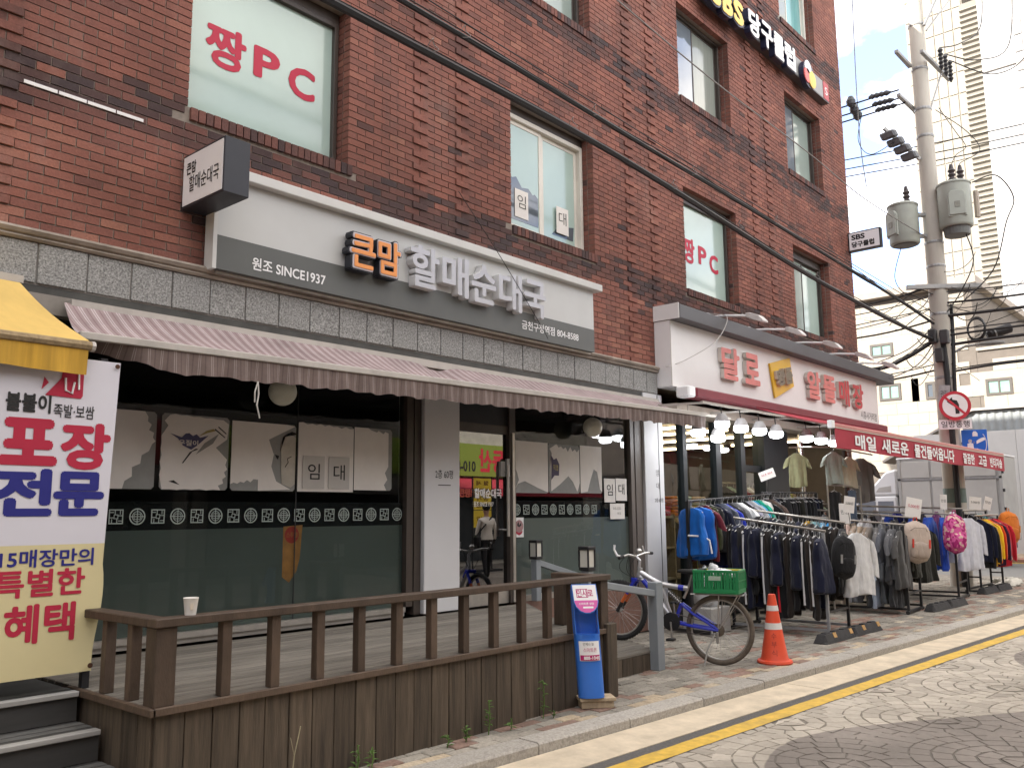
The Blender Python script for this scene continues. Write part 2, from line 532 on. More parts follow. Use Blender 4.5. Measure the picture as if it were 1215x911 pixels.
def two_tone(m, light, dark):
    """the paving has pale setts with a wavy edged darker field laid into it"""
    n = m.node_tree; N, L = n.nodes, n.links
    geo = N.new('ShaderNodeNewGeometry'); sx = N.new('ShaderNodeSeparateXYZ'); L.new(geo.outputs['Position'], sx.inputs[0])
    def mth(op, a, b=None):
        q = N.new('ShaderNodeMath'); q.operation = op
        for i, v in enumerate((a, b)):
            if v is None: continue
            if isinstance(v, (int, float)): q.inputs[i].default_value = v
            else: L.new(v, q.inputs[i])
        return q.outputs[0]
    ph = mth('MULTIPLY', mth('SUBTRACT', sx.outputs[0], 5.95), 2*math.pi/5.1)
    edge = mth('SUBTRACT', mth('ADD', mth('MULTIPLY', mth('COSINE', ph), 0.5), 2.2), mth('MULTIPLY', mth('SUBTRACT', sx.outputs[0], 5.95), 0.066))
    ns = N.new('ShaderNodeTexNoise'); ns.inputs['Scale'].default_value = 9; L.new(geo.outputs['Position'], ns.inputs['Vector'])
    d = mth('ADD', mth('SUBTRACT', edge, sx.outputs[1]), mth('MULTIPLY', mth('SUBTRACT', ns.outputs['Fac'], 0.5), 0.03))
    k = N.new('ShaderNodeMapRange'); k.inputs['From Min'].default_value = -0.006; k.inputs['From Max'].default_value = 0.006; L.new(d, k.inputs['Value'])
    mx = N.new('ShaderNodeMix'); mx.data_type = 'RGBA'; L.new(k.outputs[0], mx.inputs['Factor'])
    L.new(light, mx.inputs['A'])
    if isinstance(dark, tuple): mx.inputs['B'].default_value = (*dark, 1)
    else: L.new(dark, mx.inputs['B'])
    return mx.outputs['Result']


road_sett_m = pieces_mat('road_sett', [(0.0, (0.335, 0.302, 0.252)), (0.5, (0.40, 0.362, 0.303)), (1.0, (0.455, 0.41, 0.345))], noise=22, nvar=0.13, rough=0.85)
_n = road_sett_m.node_tree
_hs = [q for q in _n.nodes if q.type == 'HUE_SAT'][0]
_old = _hs.inputs['Color'].links[0].from_socket
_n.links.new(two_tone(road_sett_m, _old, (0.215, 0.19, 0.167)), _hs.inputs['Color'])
mortar_m = M('mortar', (0.245, 0.21, 0.18), 0.95, 0.2, 20)
joint_m = M('joint_sand', (0.19, 0.17, 0.145), 0.95, 0.25, 20)
road_joint_m = M('road_joint', (0.19, 0.17, 0.14), 0.95, 0.2, 20)
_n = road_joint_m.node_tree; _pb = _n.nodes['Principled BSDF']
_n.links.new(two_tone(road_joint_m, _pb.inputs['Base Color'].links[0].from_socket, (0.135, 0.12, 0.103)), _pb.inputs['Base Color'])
granite_m = M('granite', (0.25, 0.25, 0.24), 0.7, 0.85, 75, dirt=0.35, dirt_col=(0.10, 0.095, 0.085))
kerb_m = M('kerb_granite', (0.37, 0.345, 0.305), 0.8, 0.3, 60, bump=0.3, dirt=0.4, orand=0.1)
moulding_m = M('stained_stone', (0.28, 0.24, 0.2), 0.8, 0.3, 5, dirt=0.6, dirt_col=(0.08, 0.06, 0.045))
concrete_m = M('concrete', (0.56, 0.48, 0.36), 0.9, 0.2, 5, bump=0.25, dirt=0.35, dirt_col=(0.2, 0.18, 0.15))
asphalt_m = M('asphalt', (0.105, 0.10, 0.094), 0.9, 0.25, 40, bump=0.4)
yellow_line_m = M('road_paint_yellow', (0.60, 0.39, 0.06), 0.75, 0.2, 14, dirt=0.5, dirt_col=(0.2, 0.16, 0.1))
white_paint_m = M('white_panel', (0.74, 0.73, 0.72), 0.5, 0.04, 2, dirt=0.08, dirt_col=(0.4, 0.36, 0.32))
sign_grey_m = M('sign_pale_grey', (0.50, 0.51, 0.50), 0.45, 0.04, 2, dirt=0.12, dirt_col=(0.3, 0.28, 0.25))
sign_dark_m = M('sign_dark_grey', (0.10, 0.105, 0.10), 0.5, 0.08, 3)
pillar_m = M('pillar_cladding', (0.60, 0.60, 0.61), 0.45, 0.04, 1.5, dirt=0.06, dirt_col=(0.3, 0.3, 0.3))
brown_frame_m = M('bronze_frame', (0.055, 0.043, 0.036), 0.45, 0.2, 5, spec=0.5)
alu_m = M('aluminium', (0.5, 0.47, 0.43), 0.4, 0.12, 8, metal=0.6, dirt=0.2)
cream_frame_m = M('cream_window_frame', (0.66, 0.63, 0.56), 0.5, 0.05, 4, dirt=0.15)
black_m = M('black_plastic', (0.018, 0.018, 0.02), 0.5, 0.2, 5)
dark_panel_m = M('dark_window_panel', (0.022, 0.027, 0.03), 0.4, 0.2, 3)
white_m = M('white_plain', (0.78, 0.78, 0.78), 0.5, 0.03, 3)
paper_m = M('white_paper', (0.72, 0.69, 0.65), 0.8, 0.05, 6)
paper_grey_m = M('torn_backing', (0.27, 0.275, 0.265), 0.8, 0.12, 8)
ink_m = M('black_ink', (0.02, 0.02, 0.02), 0.7, 0.1, 8)
red_ink_m = M('red_ink', (0.47, 0.02, 0.055), 0.6, 0.05, 4)
blue_ink_m = M('blue_ink', (0.018, 0.02, 0.19), 0.6, 0.05, 4)
# ================================================================== BRICK BUILDING
Y0 = 6.2
BL = thing('brick_building', 'four storey red brown brick corner building with two shopfronts at street level', 'building', (0, 6.2, 0.12))
BX0, BX1, BZ0, BZ1 = 1.2, 17.7, 3.52, 13.3
COLS = [(3.22, 4.80), (7.09, 8.68), (10.93, 12.58), (14.77, 16.42)]
ROWS = [(4.795, 6.34), (7.775, 9.30), (10.755, 12.25)]
OPEN = [(a, b, c, d) for a, b in COLS for c, d in ROWS]

# backing wall, mortar face 9 mm behind the brick faces
mb = MB()
xs = sorted({BX0, BX1, *[v for c in COLS for v in (c[0]-0.007, c[1]+0.007)]})
zs = sorted({BZ0, BZ1, *[v for r in ROWS for v in r]})
for i in range(len(xs)-1):
    for j in range(len(zs)-1):
        cx, cz = (xs[i]+xs[i+1])/2, (zs[j]+zs[j+1])/2
        if any(a < cx < b and c < cz < d for a, b, c, d in OPEN): continue
        mb.box(xs[i], xs[i+1], Y0+0.009, Y0+0.26, zs[j], zs[j+1])
mb.build('wall', mortar_m, BL)
brick_plain = bpy.data.materials.new('brick_far'); brick_plain.use_nodes = True
_n = brick_plain.node_tree; _p = _n.nodes['Principled BSDF']
_bt = _n.nodes.new('ShaderNodeTexBrick'); _tc2 = _n.nodes.new('ShaderNodeTexCoord'); _mp = _n.nodes.new('ShaderNodeMapping')
_mp.inputs['Rotation'].default_value = (R(90), 0, R(90))
_n.links.new(_tc2.outputs['Object'], _mp.inputs['Vector']); _n.links.new(_mp.outputs[0], _bt.inputs['Vector'])
_bt.inputs['Scale'].default_value = 1.0; _bt.inputs['Brick Width'].default_value = 0.2; _bt.inputs['Row Height'].default_value = 0.067; _bt.inputs['Mortar Size'].default_value = 0.008
_bt.inputs['Color1'].default_value = (0.21, 0.07, 0.045, 1); _bt.inputs['Color2'].default_value = (0.15, 0.05, 0.035, 1); _bt.inputs['Mortar'].default_value = (0.2, 0.17, 0.15, 1)
_n.links.new(_bt.outputs['Color'], _p.inputs['Base Color']); _p.inputs['Roughness'].default_value = 0.9
mb = MB()
mb.box(17.45, 17.705, Y0+0.262, 17.5, 0.12, BZ1)           # street end wall
mb.box(-8, 17.45, 17.3, 17.5, 0.12, BZ1)                   # back
mb.box(-8, -7.8, Y0, 17.3, 0.12, BZ1)
mb.box(-7.8, BX0, Y0+0.004, Y0+0.25, 3.02, BZ1)            # facade beyond the picture's left edge
mb.box(-7.8, -1.2, Y0+0.004, Y0+0.25, 0.12, 3.02)
mb.build('side_wall', brick_plain, BL)
mb = MB().box(-8.1, 17.8, Y0-0.08, 17.6, BZ1, BZ1+0.22)
mb.build('parapet', concrete_m, BL)

# bricks
BRICKS = []   # (x, y, z, length, height, depth, tone)
rb = random.Random(3)
course = 0.067
proj_cols = [1.98, 2.40, 5.68, 6.28, 9.58, 10.18, 13.36, 13.98]


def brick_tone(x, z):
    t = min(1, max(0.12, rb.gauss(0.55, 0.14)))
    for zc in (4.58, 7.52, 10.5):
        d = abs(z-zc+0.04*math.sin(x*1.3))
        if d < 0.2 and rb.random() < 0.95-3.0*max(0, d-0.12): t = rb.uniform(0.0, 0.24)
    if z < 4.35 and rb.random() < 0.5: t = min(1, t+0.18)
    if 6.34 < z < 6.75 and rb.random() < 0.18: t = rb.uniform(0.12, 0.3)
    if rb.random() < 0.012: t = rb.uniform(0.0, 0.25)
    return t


k = 0
z = BZ0
while z < BZ1-0.06:
    off = 0.0 if k % 2 == 0 else 0.1
    cuts = [(a, b) for a, b, c, d in OPEN if c-0.03 < z+0.03 < d]
    segs = []
    x = BX0
    for a, b in sorted(cuts):
        segs.append((x, a)); x = b
    segs.append((x, BX1))
    for a, b in segs:
        n0 = math.floor((a-off)/0.2)
        xx = off+n0*0.2
        while xx < b-0.001:
            l, r = max(xx+0.005, a), min(xx+0.195, b)
            if xx+0.195 > b-0.035: r = b
            if xx+0.005 < a+0.035: l = a
            if r-l > 0.025:
                sill = any(abs(c-0.052-(z+0.03)) < 0.058 and A-0.02 < (l+r)/2 < B+0.02 for A, B, c, d in OPEN)
                if not sill:
                    pr = rb.uniform(-0.002, 0.002)
                    if k % 2 == 0 and any(l <= pc <= r for pc in proj_cols): pr = 0.017
                    edge = abs(l-a) < 0.004 and a > BX0+0.1 or abs(r-b) < 0.004 and b < BX1-0.1
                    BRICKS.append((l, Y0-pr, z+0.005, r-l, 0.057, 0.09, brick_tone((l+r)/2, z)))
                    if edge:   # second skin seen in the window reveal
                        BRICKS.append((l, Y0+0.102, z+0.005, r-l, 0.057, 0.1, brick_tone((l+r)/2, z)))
            xx += 0.2
    z += course; k += 1
for a, b, c, d in OPEN:      # rowlock sill of bricks on edge
    x = a+0.02
    while x < b+0.03:
        BRICKS.append((x, Y0-0.022, c-0.108+rb.uniform(-0.002, 0.002), 0.057, 0.1, 0.2, rb.uniform(0.02, 0.3)))
        x += 0.067


def seen(P):
    v = Vector(P)-Vector((0, 0, 1.59))
    dz = v.dot(_f)
    if dz < 0.2: return 0
    px, py = v.dot(_rt2)/dz*1037, v.dot(_u2)/dz*1037
    if abs(px) > 607 or abs(py) > 455: return 0
    return 1.0/dz**2*abs(v.y)/v.length


full = [(seen((b[0]+0.1, b[1], b[2]+0.03)), i) for i, b in enumerate(BRICKS) if abs(b[3]-0.19) < 0.002 and b[1] < Y0+0.05 and not (3.38 < b[0]+0.1 < 8.5 and b[2] < 4.3) and not (b[2] < 4.3 and b[0] > 9.9)]
full.sort(reverse=True)
single = {i for s, i in full[:296] if s > 0}
bmesh_shared = MB().add([(0, 0, 0), (0.19, 0, 0), (0.19, 0.09, 0), (0, 0.09, 0), (0, 0, 0.057), (0.19, 0, 0.057), (0.19, 0.09, 0.057), (0, 0.09, 0.057)],
                        [(0, 3, 2, 1), (4, 5, 6, 7), (0, 1, 5, 4), (1, 2, 6, 5), (3, 0, 4, 7)]).mesh('brick', brick_m)
mb = MB()
for i, (x, y, z, l, h, d, t) in enumerate(BRICKS):
    if i in single:
        o = share('brick', bmesh_shared, BL, Vector((x, y, z))-WL[BL.name], rb.uniform(-0.008, 0.008), (1-t, 1, 1))
    else:
        vs = [(x, y, z), (x+l, y, z), (x+l, y+d, z), (x, y+d, z), (x, y, z+h), (x+l, y, z+h), (x+l, y+d, z+h), (x, y+d, z+h)]
        mb.add(vs, [(0, 3, 2, 1), (4, 5, 6, 7), (0, 1, 5, 4), (1, 2, 6, 5), (3, 0, 4, 7)], 0, t)
o = mb.build('brick', brick_m, BL); o['kind'] = 'stuff'
mb = MB()
for xa, xb in ((2.03, 2.25), (2.26, 2.45), (2.46, 2.66), (2.67, 2.87)):
    mb.box(xa, xb, Y0-0.006, Y0+0.008, 4.535, 4.56)
mb.build('mortar_patch', white_paint_m, BL)

# granite band with stained mouldings
xj = [1.2, 1.52, 1.86, 2.19, 2.52] + [2.52+0.3135*i for i in range(1, 24)]
xj = [x for x in xj if x < 9.9]+[9.99]
for i in range(len(xj)-1):
    dy = rb.uniform(-0.003, 0.003)
    MB().box(xj[i]+0.005, xj[i+1]-0.005, Y0-0.035+dy, Y0+0.05, 3.15, 3.425).build('stone_panel', granite_m, BL, bevel=0.004)
MB().box(1.2, 9.99, Y0-0.02, Y0+0.06, 3.14, 3.43).build('stone_backing', M('stone_joint', (0.26, 0.25, 0.235), 0.9, 0.2, 10), BL)
mb = MB()
mb.loft([[(x, Y0+0.02, 3.43), (x, Y0-0.05, 3.43), (x, Y0-0.065, 3.445), (x, Y0-0.05, 3.462), (x, Y0-0.07, 3.47), (x, Y0-0.085, 3.492), (x, Y0-0.07, 3.512), (x, Y0+0.02, 3.52)] for x in (1.2, 4.1, 7.0, 9.99)])
mb.build('moulding', moulding_m, BL)
mb = MB()
mb.box(1.2, 9.62, Y0-0.02, Y0+0.3, 3.085, 3.138)
mb.build('steel_lintel', M('lintel_steel', (0.06, 0.06, 0.055), 0.6, 0.3, 6, dirt=0.5), BL)
mb = MB().box(1.2, 9.62, Y0-0.04, Y0+0.28, 2.95, 3.083)
mb.build('lintel_cover', M('lintel_cover', (0.22, 0.2, 0.175), 0.6, 0.2, 4, dirt=0.5), BL)

# ------------------------------------------------------------------ upper windows
film_m = M('window_film', (0.40, 0.52, 0.475), 0.12, 0.06, 1.2, spec=0.6)
film_grey_m = M('window_film_grey', (0.27, 0.33, 0.30), 0.12, 0.1, 1.5, spec=0.6)
pane_dark_m = M('window_glass_blue', (0.16, 0.19, 0.22), 0.04, 0.1, 1.5, spec=1.0, coat=0.6)
pane_grey_m = M('window_dim_room', (0.11, 0.13, 0.15), 0.05, 0.15, 2, spec=0.8)
curtain_m = M('curtain_through_glass', (0.25, 0.275, 0.245), 0.1, 0.12, 5, spec=0.7, stretch=(6, 6, 0.4))
teal_m = M('teal_curtain', (0.16, 0.36, 0.36), 0.15, 0.2, 4, spec=0.7, stretch=(5, 5, 0.4))


def ring(mb, x0, x1, z0, z1, w, y0, y1, m=0):
    mb.box(x0, x0+w, y0, y1, z0, z1, m); mb.box(x1-w, x1, y0, y1, z0, z1, m)
    mb.box(x0+w, x1-w, y0+0.001, y1-0.001, z0, z0+w, m); mb.box(x0+w, x1-w, y0+0.001, y1-0.001, z1-w, z1, m)


YF = Y0+0.19


def window(col, row, frame_m, panes, fw=0.05, sash=False, mull=True):
    a, b = COLS[col]; c, d = ROWS[row]
    a += 0.012; b -= 0.012; c += 0.004; d -= 0.005
    if row == 0: d -= 0.10
    mb = MB(); ring(mb, a, b, c, d, fw, YF-0.03, YF+0.06)
    w = mb.build('window', frame_m, BL, bevel=0.004)
    MB().box(a, b, YF-0.025, YF+0.055, d+0.001, d+0.1 if row == 0 else d+0.004).build('head_panel', brown_frame_m, w)
    n = len(panes); step = (b-a-2*fw)/n
    for i, pm in enumerate(panes):
        x0, x1 = a+fw+i*step, a+fw+(i+1)*step
        yy = YF+0.02+(0.02 if i % 2 else 0)
        if n > 1:
            sm = MB(); ring(sm, x0, x1, c+fw, d-fw, 0.055 if sash else 0.028, yy-0.012, yy+0.014)
            sm.build('sash', frame_m, w, bevel=0.003)
        MB().box(x0, x1, yy-0.003, yy+0.004, c+fw, d-fw).build('pane', pm, w)
    MB().box(COLS[col][0], COLS[col][1], YF+0.07, YF+0.078, ROWS[row][0], ROWS[row][1]).build('dark_backing', M('dark_room', (0.02, 0.02, 0.022), 0.9, 0.1, 2), w)  # dark sheet behind the panes, stands in for the unlit room
    return w, a, b, c, d


wA, *_ = window(0, 0, brown_frame_m, [film_m], 0.045)
wB, *_ = window(1, 0, cream_frame_m, [film_m, film_m], 0.055, True)
wC, *_ = window(2, 0, brown_frame_m, [film_m], 0.045)
wD, *_ = window(3, 0, brown_frame_m, [film_grey_m, film_m], 0.045)
for cc, pn, fm in ((0, [film_grey_m, film_m], brown_frame_m), (1, [film_grey_m, film_grey_m], brown_frame_m), (2, [pane_dark_m, curtain_m], brown_frame_m), (3, [pane_dark_m, film_grey_m], brown_frame_m)):
    window(cc, 1, fm, pn, 0.045)
for cc, pn, fm in ((0, [film_m], brown_frame_m), (1, [pane_dark_m, film_m], brown_frame_m), (2, [film_grey_m, pane_dark_m], brown_frame_m), (3, [curtain_m, teal_m], cream_frame_m)):
    window(cc, 2, fm, pn, 0.06)
X_, Z_ = Vector((1, 0, 0)), Vector((0, 0, 1))
for ww, L_ in ((wA, (('짱', 3.645, 5.535, 0.37, 0.36), ('P', 4.045, 5.545, 0.26, 0.27), ('C', 4.415, 5.51, 0.28, 0.28))),
               (wC, (('짱', 11.40, 5.495, 0.33, 0.37), ('P', 11.81, 5.50, 0.25, 0.27), ('C', 12.165, 5.44, 0.27, 0.28)))):
    for ch, x, z, w_, h_ in L_:
        text('lettering', ch, (x, YF+0.013, z), X_, Z_, red_ink_m, ww, w_*1.04, h_*1.08, bold=0.034)
# torn film and letting notices in the cream window
mb = MB()
mb.prism([(0, 0), (0.60, 0), (0.60, 0.36), (0.54, 0.40), (0.5, 0.38), (0.42, 0.44), (0.3, 0.42), (0.2, 0.53), (0.12, 0.50), (0.06, 0.55), (0, 0.53)], (7.215, YF+0.014, 4.97), (1, 0, 0), (0, 0, 1), (0, 0.002, 0))
mb.prism([(0, 0), (0.42, 0), (0.44, 0.18), (0.33, 0.16), (0.26, 0.2), (0.2, 0.06), (0.1, 0.1)], (8.1, YF+0.032, 4.97), (1, 0, 0), (0, 0, 1), (0, 0.002, 0))
mb.build('torn_film', pane_grey_m, wB)
for xx, ch in ((7.50, '임'), (8.28, '대')):
    pz = 5.18 if ch == '임' else 5.17
    p = MB().box(xx-0.12, xx+0.12, YF+0.006, YF+0.010, pz-0.17, pz+0.17).build('notice', paper_m, wB)
    text('lettering', ch, (xx, YF+0.004, pz+0.03), X_, Z_, ink_m, wB, 0.15, 0.16, bold=-0.004)

# ------------------------------------------------------------------ rooms behind the shopfronts
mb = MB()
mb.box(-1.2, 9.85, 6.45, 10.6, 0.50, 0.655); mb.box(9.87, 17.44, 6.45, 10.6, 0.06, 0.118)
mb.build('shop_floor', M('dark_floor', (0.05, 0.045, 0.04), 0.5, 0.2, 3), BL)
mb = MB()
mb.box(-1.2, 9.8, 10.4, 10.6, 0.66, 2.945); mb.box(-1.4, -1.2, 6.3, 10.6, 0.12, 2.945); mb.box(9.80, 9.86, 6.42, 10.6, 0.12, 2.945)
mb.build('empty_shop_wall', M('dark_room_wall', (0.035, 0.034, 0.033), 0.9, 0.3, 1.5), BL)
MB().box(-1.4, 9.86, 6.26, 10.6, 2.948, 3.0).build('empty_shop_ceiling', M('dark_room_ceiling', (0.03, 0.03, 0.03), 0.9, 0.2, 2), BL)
mb = MB()
mb.box(9.88, 17.44, 10.4, 10.6, 0.12, 2.9); mb.box(9.862, 9.88, 6.42, 10.6, 0.12, 2.9)
mb.box(17.3, 17.448, 6.5, 10.4, 0.12, 2.9)
mb.build('clothes_shop_wall', M('clothes_shop_wall', (0.12, 0.105, 0.095), 0.8, 0.2, 2), BL)
MB().box(9.87, 17.44, 6.26, 10.6, 2.9, 3.02).build('clothes_shop_ceiling', M('clothes_shop_ceiling', (0.10, 0.075, 0.065), 0.8, 0.2, 3), BL)
# slab over the shops so that no daylight falls in
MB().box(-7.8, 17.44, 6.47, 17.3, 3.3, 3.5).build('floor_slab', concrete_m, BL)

# ------------------------------------------------------------------ left shopfront
shop_glass = glass('shop_glass', (0.90, 0.93, 0.92), 1.5, 0.0, 0.0, 0.0)
black_film_m = M('black_film', (0.012, 0.013, 0.013), 0.06, 0.2, 3, spec=0.5)
frost_m = M('frosted_film', (0.07, 0.084, 0.078), 0.35, 0.14, 1.1, spec=0.5)
frost2_m = M('frosted_film_grey', (0.172, 0.183, 0.173), 0.25, 0.06, 1.6, spec=0.45)
emblem_m = M('emblem_print', (0.36, 0.42, 0.39), 0.4, 0.1, 10)
YG = Y0+0.07


def emblem_mesh(kind):
    mb = MB()
    t = 0.0015
    def b(x0, x1, z0, z1): mb.add([(x0, -t, z0), (x1, -t, z0), (x1, -t, z1), (x0, -t, z1)], [(0, 1, 2, 3)])
    if kind == 'round':
        r0, r1 = 0.052, 0.060
        for rr0, rr1 in ((0.051, 0.060), (0.034, 0.039)):
            n = 20
            for i in range(n):
                a0, a1 = 2*math.pi*i/n, 2*math.pi*(i+1)/n
                mb.add([(rr0*math.cos(a0), -t, rr0*math.sin(a0)), (rr1*math.cos(a0), -t, rr1*math.sin(a0)), (rr1*math.cos(a1), -t, rr1*math.sin(a1)), (rr0*math.cos(a1), -t, rr0*math.sin(a1))], [(0, 3, 2, 1)])
        b(-0.003, 0.003, -0.05, 0.05); b(-0.05, -0.004, -0.003, 0.003); b(0.004, 0.05, -0.003, 0.003)
        for s in (-1, 1):
            b(-0.024, -0.004, s*0.018-0.0025, s*0.018+0.0025); b(0.004, 0.024, s*0.018-0.0025, s*0.018+0.0025)
            b(s*0.024-0.0025, s*0.024+0.0025, -0.016, -0.004); b(s*0.024-0.0025, s*0.024+0.0025, 0.004, 0.016)
    else:
        h, w = 0.052, 0.008
        b(-h, h, h-w, h); b(-h, h, -h, -h+w); b(-h, -h+w, -h+w, h-w); b(h-w, h, -h+w, h-w)
        c = 0.016
        b(-c, c, c-0.005, c); b(-c, c, -c, -c+0.005); b(-c, -c+0.005, -c+0.005, c-0.005); b(c-0.005, c, -c+0.005, c-0.005)
        b(-h+w, -c, 0.027, 0.033); b(c+0.0, h-w, -0.033, -0.027); b(-0.033, -0.027, -h+w, -c); b(0.027, 0.033, c, h-w)
        b(-0.010, -0.004, c, h-w); b(0.004, 0.010, -h+w, -c); b(-h+w, -c, -0.010, -0.004); b(c, h-w, 0.004, 0.010)
    return mb.mesh('emblem_'+kind, emblem_m)


EMB = {k: emblem_mesh(k) for k in ('round', 'square')}
sw = MB()
sw.box(0.6, 5.58, YG-0.03, YG+0.04, 0.662, 0.70); sw.box(0.6, 5.58, YG-0.045, YG+0.03, 0.70, 0.742)
w = sw.build('shop_window', alu_m, BL)
for bb in ((5.58, 5.66, YG-0.05, YG+0.06, 0.745, 2.948), (5.672, 5.757, YG-0.055, YG+0.05, 0.664, 2.948), (0.5, 0.58, YG-0.05, YG+0.06, 0.745, 2.948)): MB().box(*bb).build('frame', brown_frame_m, w)
MB().box(0.6, 5.58, YG, YG+0.008, 0.745, 2.945).build('glass', shop_glass, w)
MB().box(4.372, 4.38, YG-0.006, YG-0.001, 0.745, 2.945).build('glass_joint', black_m, w)
MB().box(0.6, 5.58, YG+0.012, YG+0.016, 0.745, 1.492).build('frosted_film', frost_m, w)
MB().box(0.6, 5.58, YG+0.012, YG+0.016, 1.493, 1.70).build('black_band', black_film_m, w)
for i in range(18):
    x = 2.865+0.1552*i
    share('emblem', EMB['square' if i % 2 == 0 else 'round'], w, Vector((x, YG-0.001, 1.592))-WL[w.name])
share('emblem', EMB['round'], w, Vector((2.71, YG-0.001, 1.592))-WL[w.name])

# right hand window of the same shop
w2 = MB().box(7.15, 9.38, YG-0.045, YG+0.03, 0.66, 0.72).build('shop_window', alu_m, BL)
for bb in ((9.38, 9.46, YG-0.05, YG+0.06, 0.12, 2.948), (9.47, 9.628, YG-0.06, YG+0.05, 0.12, 2.948)): MB().box(*bb).build('frame', M('brown_grey_frame', (0.14, 0.12, 0.105), 0.45, 0.15, 4, stretch=(1, 1, 0.2), dirt=0.2), w2)
MB().box(7.15, 9.38, YG, YG+0.008, 0.72, 2.945).build('glass', shop_glass, w2)
MB().box(7.15, 9.38, YG+0.012, YG+0.016, 0.72, 1.538).build('frosted_film', frost2_m, w2)
MB().box(7.15, 9.38, YG+0.012, YG+0.016, 1.539, 1.73).build('black_band', black_film_m, w2)
for i in range(11):
    share('emblem', EMB['round' if i % 2 == 0 else 'square'], w2, Vector((7.215+0.1575*i+(0.40 if i == 10 else 0), YG-0.001, 1.63))-WL[w2.name])
text('lettering', '큰맘', (6.45, YG-0.003, 1.80), X_, Z_, M('door_print_red', (0.4, 0.06, 0.03), 0.5, 0.05, 3), w2, 0.14, 0.07, bold=0.02)
MB().box(7.16, 9.63, YG-0.07, YG+0.1, 0.12, 0.655).build('tiled_plinth', M('red_tile', (0.20, 0.115, 0.09), 0.7, 0.2, 9, dirt=0.3), BL)

# pillars
p1 = MB().box(5.76, 6.24, Y0-0.03, Y0+0.35, 0.664, 2.946).build('pillar', pillar_m, BL, bevel=0.006)
p2 = MB().box(9.632, 10.09, Y0-0.03, Y0+0.22, 0.122, 3.14).build('pillar', pillar_m, BL, bevel=0.006)
MB().box(9.965, 9.975, Y0-0.034, Y0-0.028, 0.13, 3.13).build('panel_joint', black_m, p2)
text('lettering', '2층 60평', (6.02, Y0-0.033, 1.975), X_, Z_, ink_m, p1, 0.24, 0.085, bold=0.0)
MB().box(5.94, 6.11, Y0-0.0325, Y0-0.031, 1.865, 1.873).build('small_print', ink_m, p1)
text('lettering', '임', (9.92, Y0-0.033, 2.10), X_, Z_, ink_m, p2, 0.07, 0.08, bold=-0.01)
text('lettering', '대', (9.92, Y0-0.033, 1.93), X_, Z_, ink_m, p2, 0.07, 0.08, bold=-0.01)
text('lettering', '2층 60평', (9.94, Y0-0.033, 1.745), X_, Z_, ink_m, p2, 0.2, 0.055)

# door
dr = MB().box(6.245, 6.29, YG-0.04, YG+0.06, 0.664, 2.52).box(7.05, 7.146, YG-0.05, YG+0.06, 0.664, 2.94).box(6.29, 7.05, YG-0.03, YG+0.05, 2.43, 2.52).build('door', brown_frame_m, BL)
MB().box(7.085, 7.125, YG-0.062, YG-0.0505, 0.67, 2.45).build('trim', alu_m, dr)
MB().box(6.245, 7.05, YG-0.02, YG+0.03, 2.522, 2.75).build('transom', black_m, dr)
MB().box(6.245, 7.05, YG-0.05, YG+0.05, 2.752, 2.945).build('head_cover', M('door_head', (0.3, 0.25, 0.19), 0.6, 0.2, 4, dirt=0.4), dr)
MB().box(6.29, 7.05, YG, YG+0.01, 0.80, 2.43).build('glass', glass('door_glass', (0.25, 0.27, 0.26), 1.5, 0.0, 0.0, 0.27), dr)
MB().box(6.29, 7.05, YG-0.02, YG+0.03, 0.664, 0.80).build('kick_plate', alu_m, dr)
mb = MB().cyl((6.99, YG-0.075, 1.35), (6.99, YG-0.075, 2.10), 0.016, 10)
for zz in (1.42, 2.03): mb.cyl((6.99, YG-0.075, zz), (6.99, YG, zz), 0.01, 8)
mb.build('handle', alu_m, dr, smooth=True)
MB().box(6.93, 7.0, YG-0.03, YG-0.002, 1.98, 2.14).box(7.01, 7.06, YG-0.05, YG-0.02, 1.98, 2.17).build('lock_box', M('lock_grey', (0.4, 0.4, 0.39), 0.5, 0.1, 6), dr)
text('lettering', '큰맘', (6.40, YG-0.012, 1.80), X_, Z_, MATS['door_print_red'], dr, 0.16, 0.085, bold=0.03)
text('lettering', '할매순대국', (6.75, YG-0.012, 1.80), X_, Z_, white_m, dr, 0.42, 0.10, bold=0.03)
text('lettering', '원조 SINCE 1937', (6.68, YG-0.012, 1.69), X_, Z_, white_m, dr, 0.3, 0.055, bold=0.01)

# ------------------------------------------------------------------ clothes shop front
chrome_m = M('chrome', (0.55, 0.54, 0.52), 0.25, 0.05, 3, metal=0.9)
sf = MB()
for xa, xb in ((10.10, 10.16), (10.69, 10.79), (11.63, 11.78), (12.42, 12.56)):
    sf.box(xa, xb, YG-0.05, YG+0.06, 0.122, 2.895)
sf.box(10.16, 12.42, YG-0.04, YG+0.05, 0.122, 0.25)
f = sf.build('shop_window', dark_panel_m, BL)
for xa, xb in ((10.16, 10.69), (10.79, 11.63), (11.78, 12.42)):
    MB().box(xa, xb, YG, YG+0.008, 0.25, 2.895).build('glass', glass('clothes_shop_glass', (0.86, 0.9, 0.88), 1.45) if 'clothes_shop_glass' not in MATS else MATS['clothes_shop_glass'], f)
d2 = MB().box(13.12, 14.02, YG-0.10, YG+0.1, 0.122, 2.895).build('door_panel', dark_panel_m, BL)
d3 = MB().box(12.56, 13.12, YG-0.03, YG+0.04, 0.122, 0.3).build('door', dark_panel_m, BL)
MB().box(12.56, 13.12, YG-0.03, YG+0.04, 2.2, 2.3).build('transom_bar', dark_panel_m, d3)
MB().box(12.57, 13.11, YG, YG+0.008, 0.30, 2.2).build('glass', MATS['clothes_shop_glass'], d3)
MB().box(12.57, 13.11, YG, YG+0.008, 2.3, 2.895).build('glass', MATS['clothes_shop_glass'], d3)
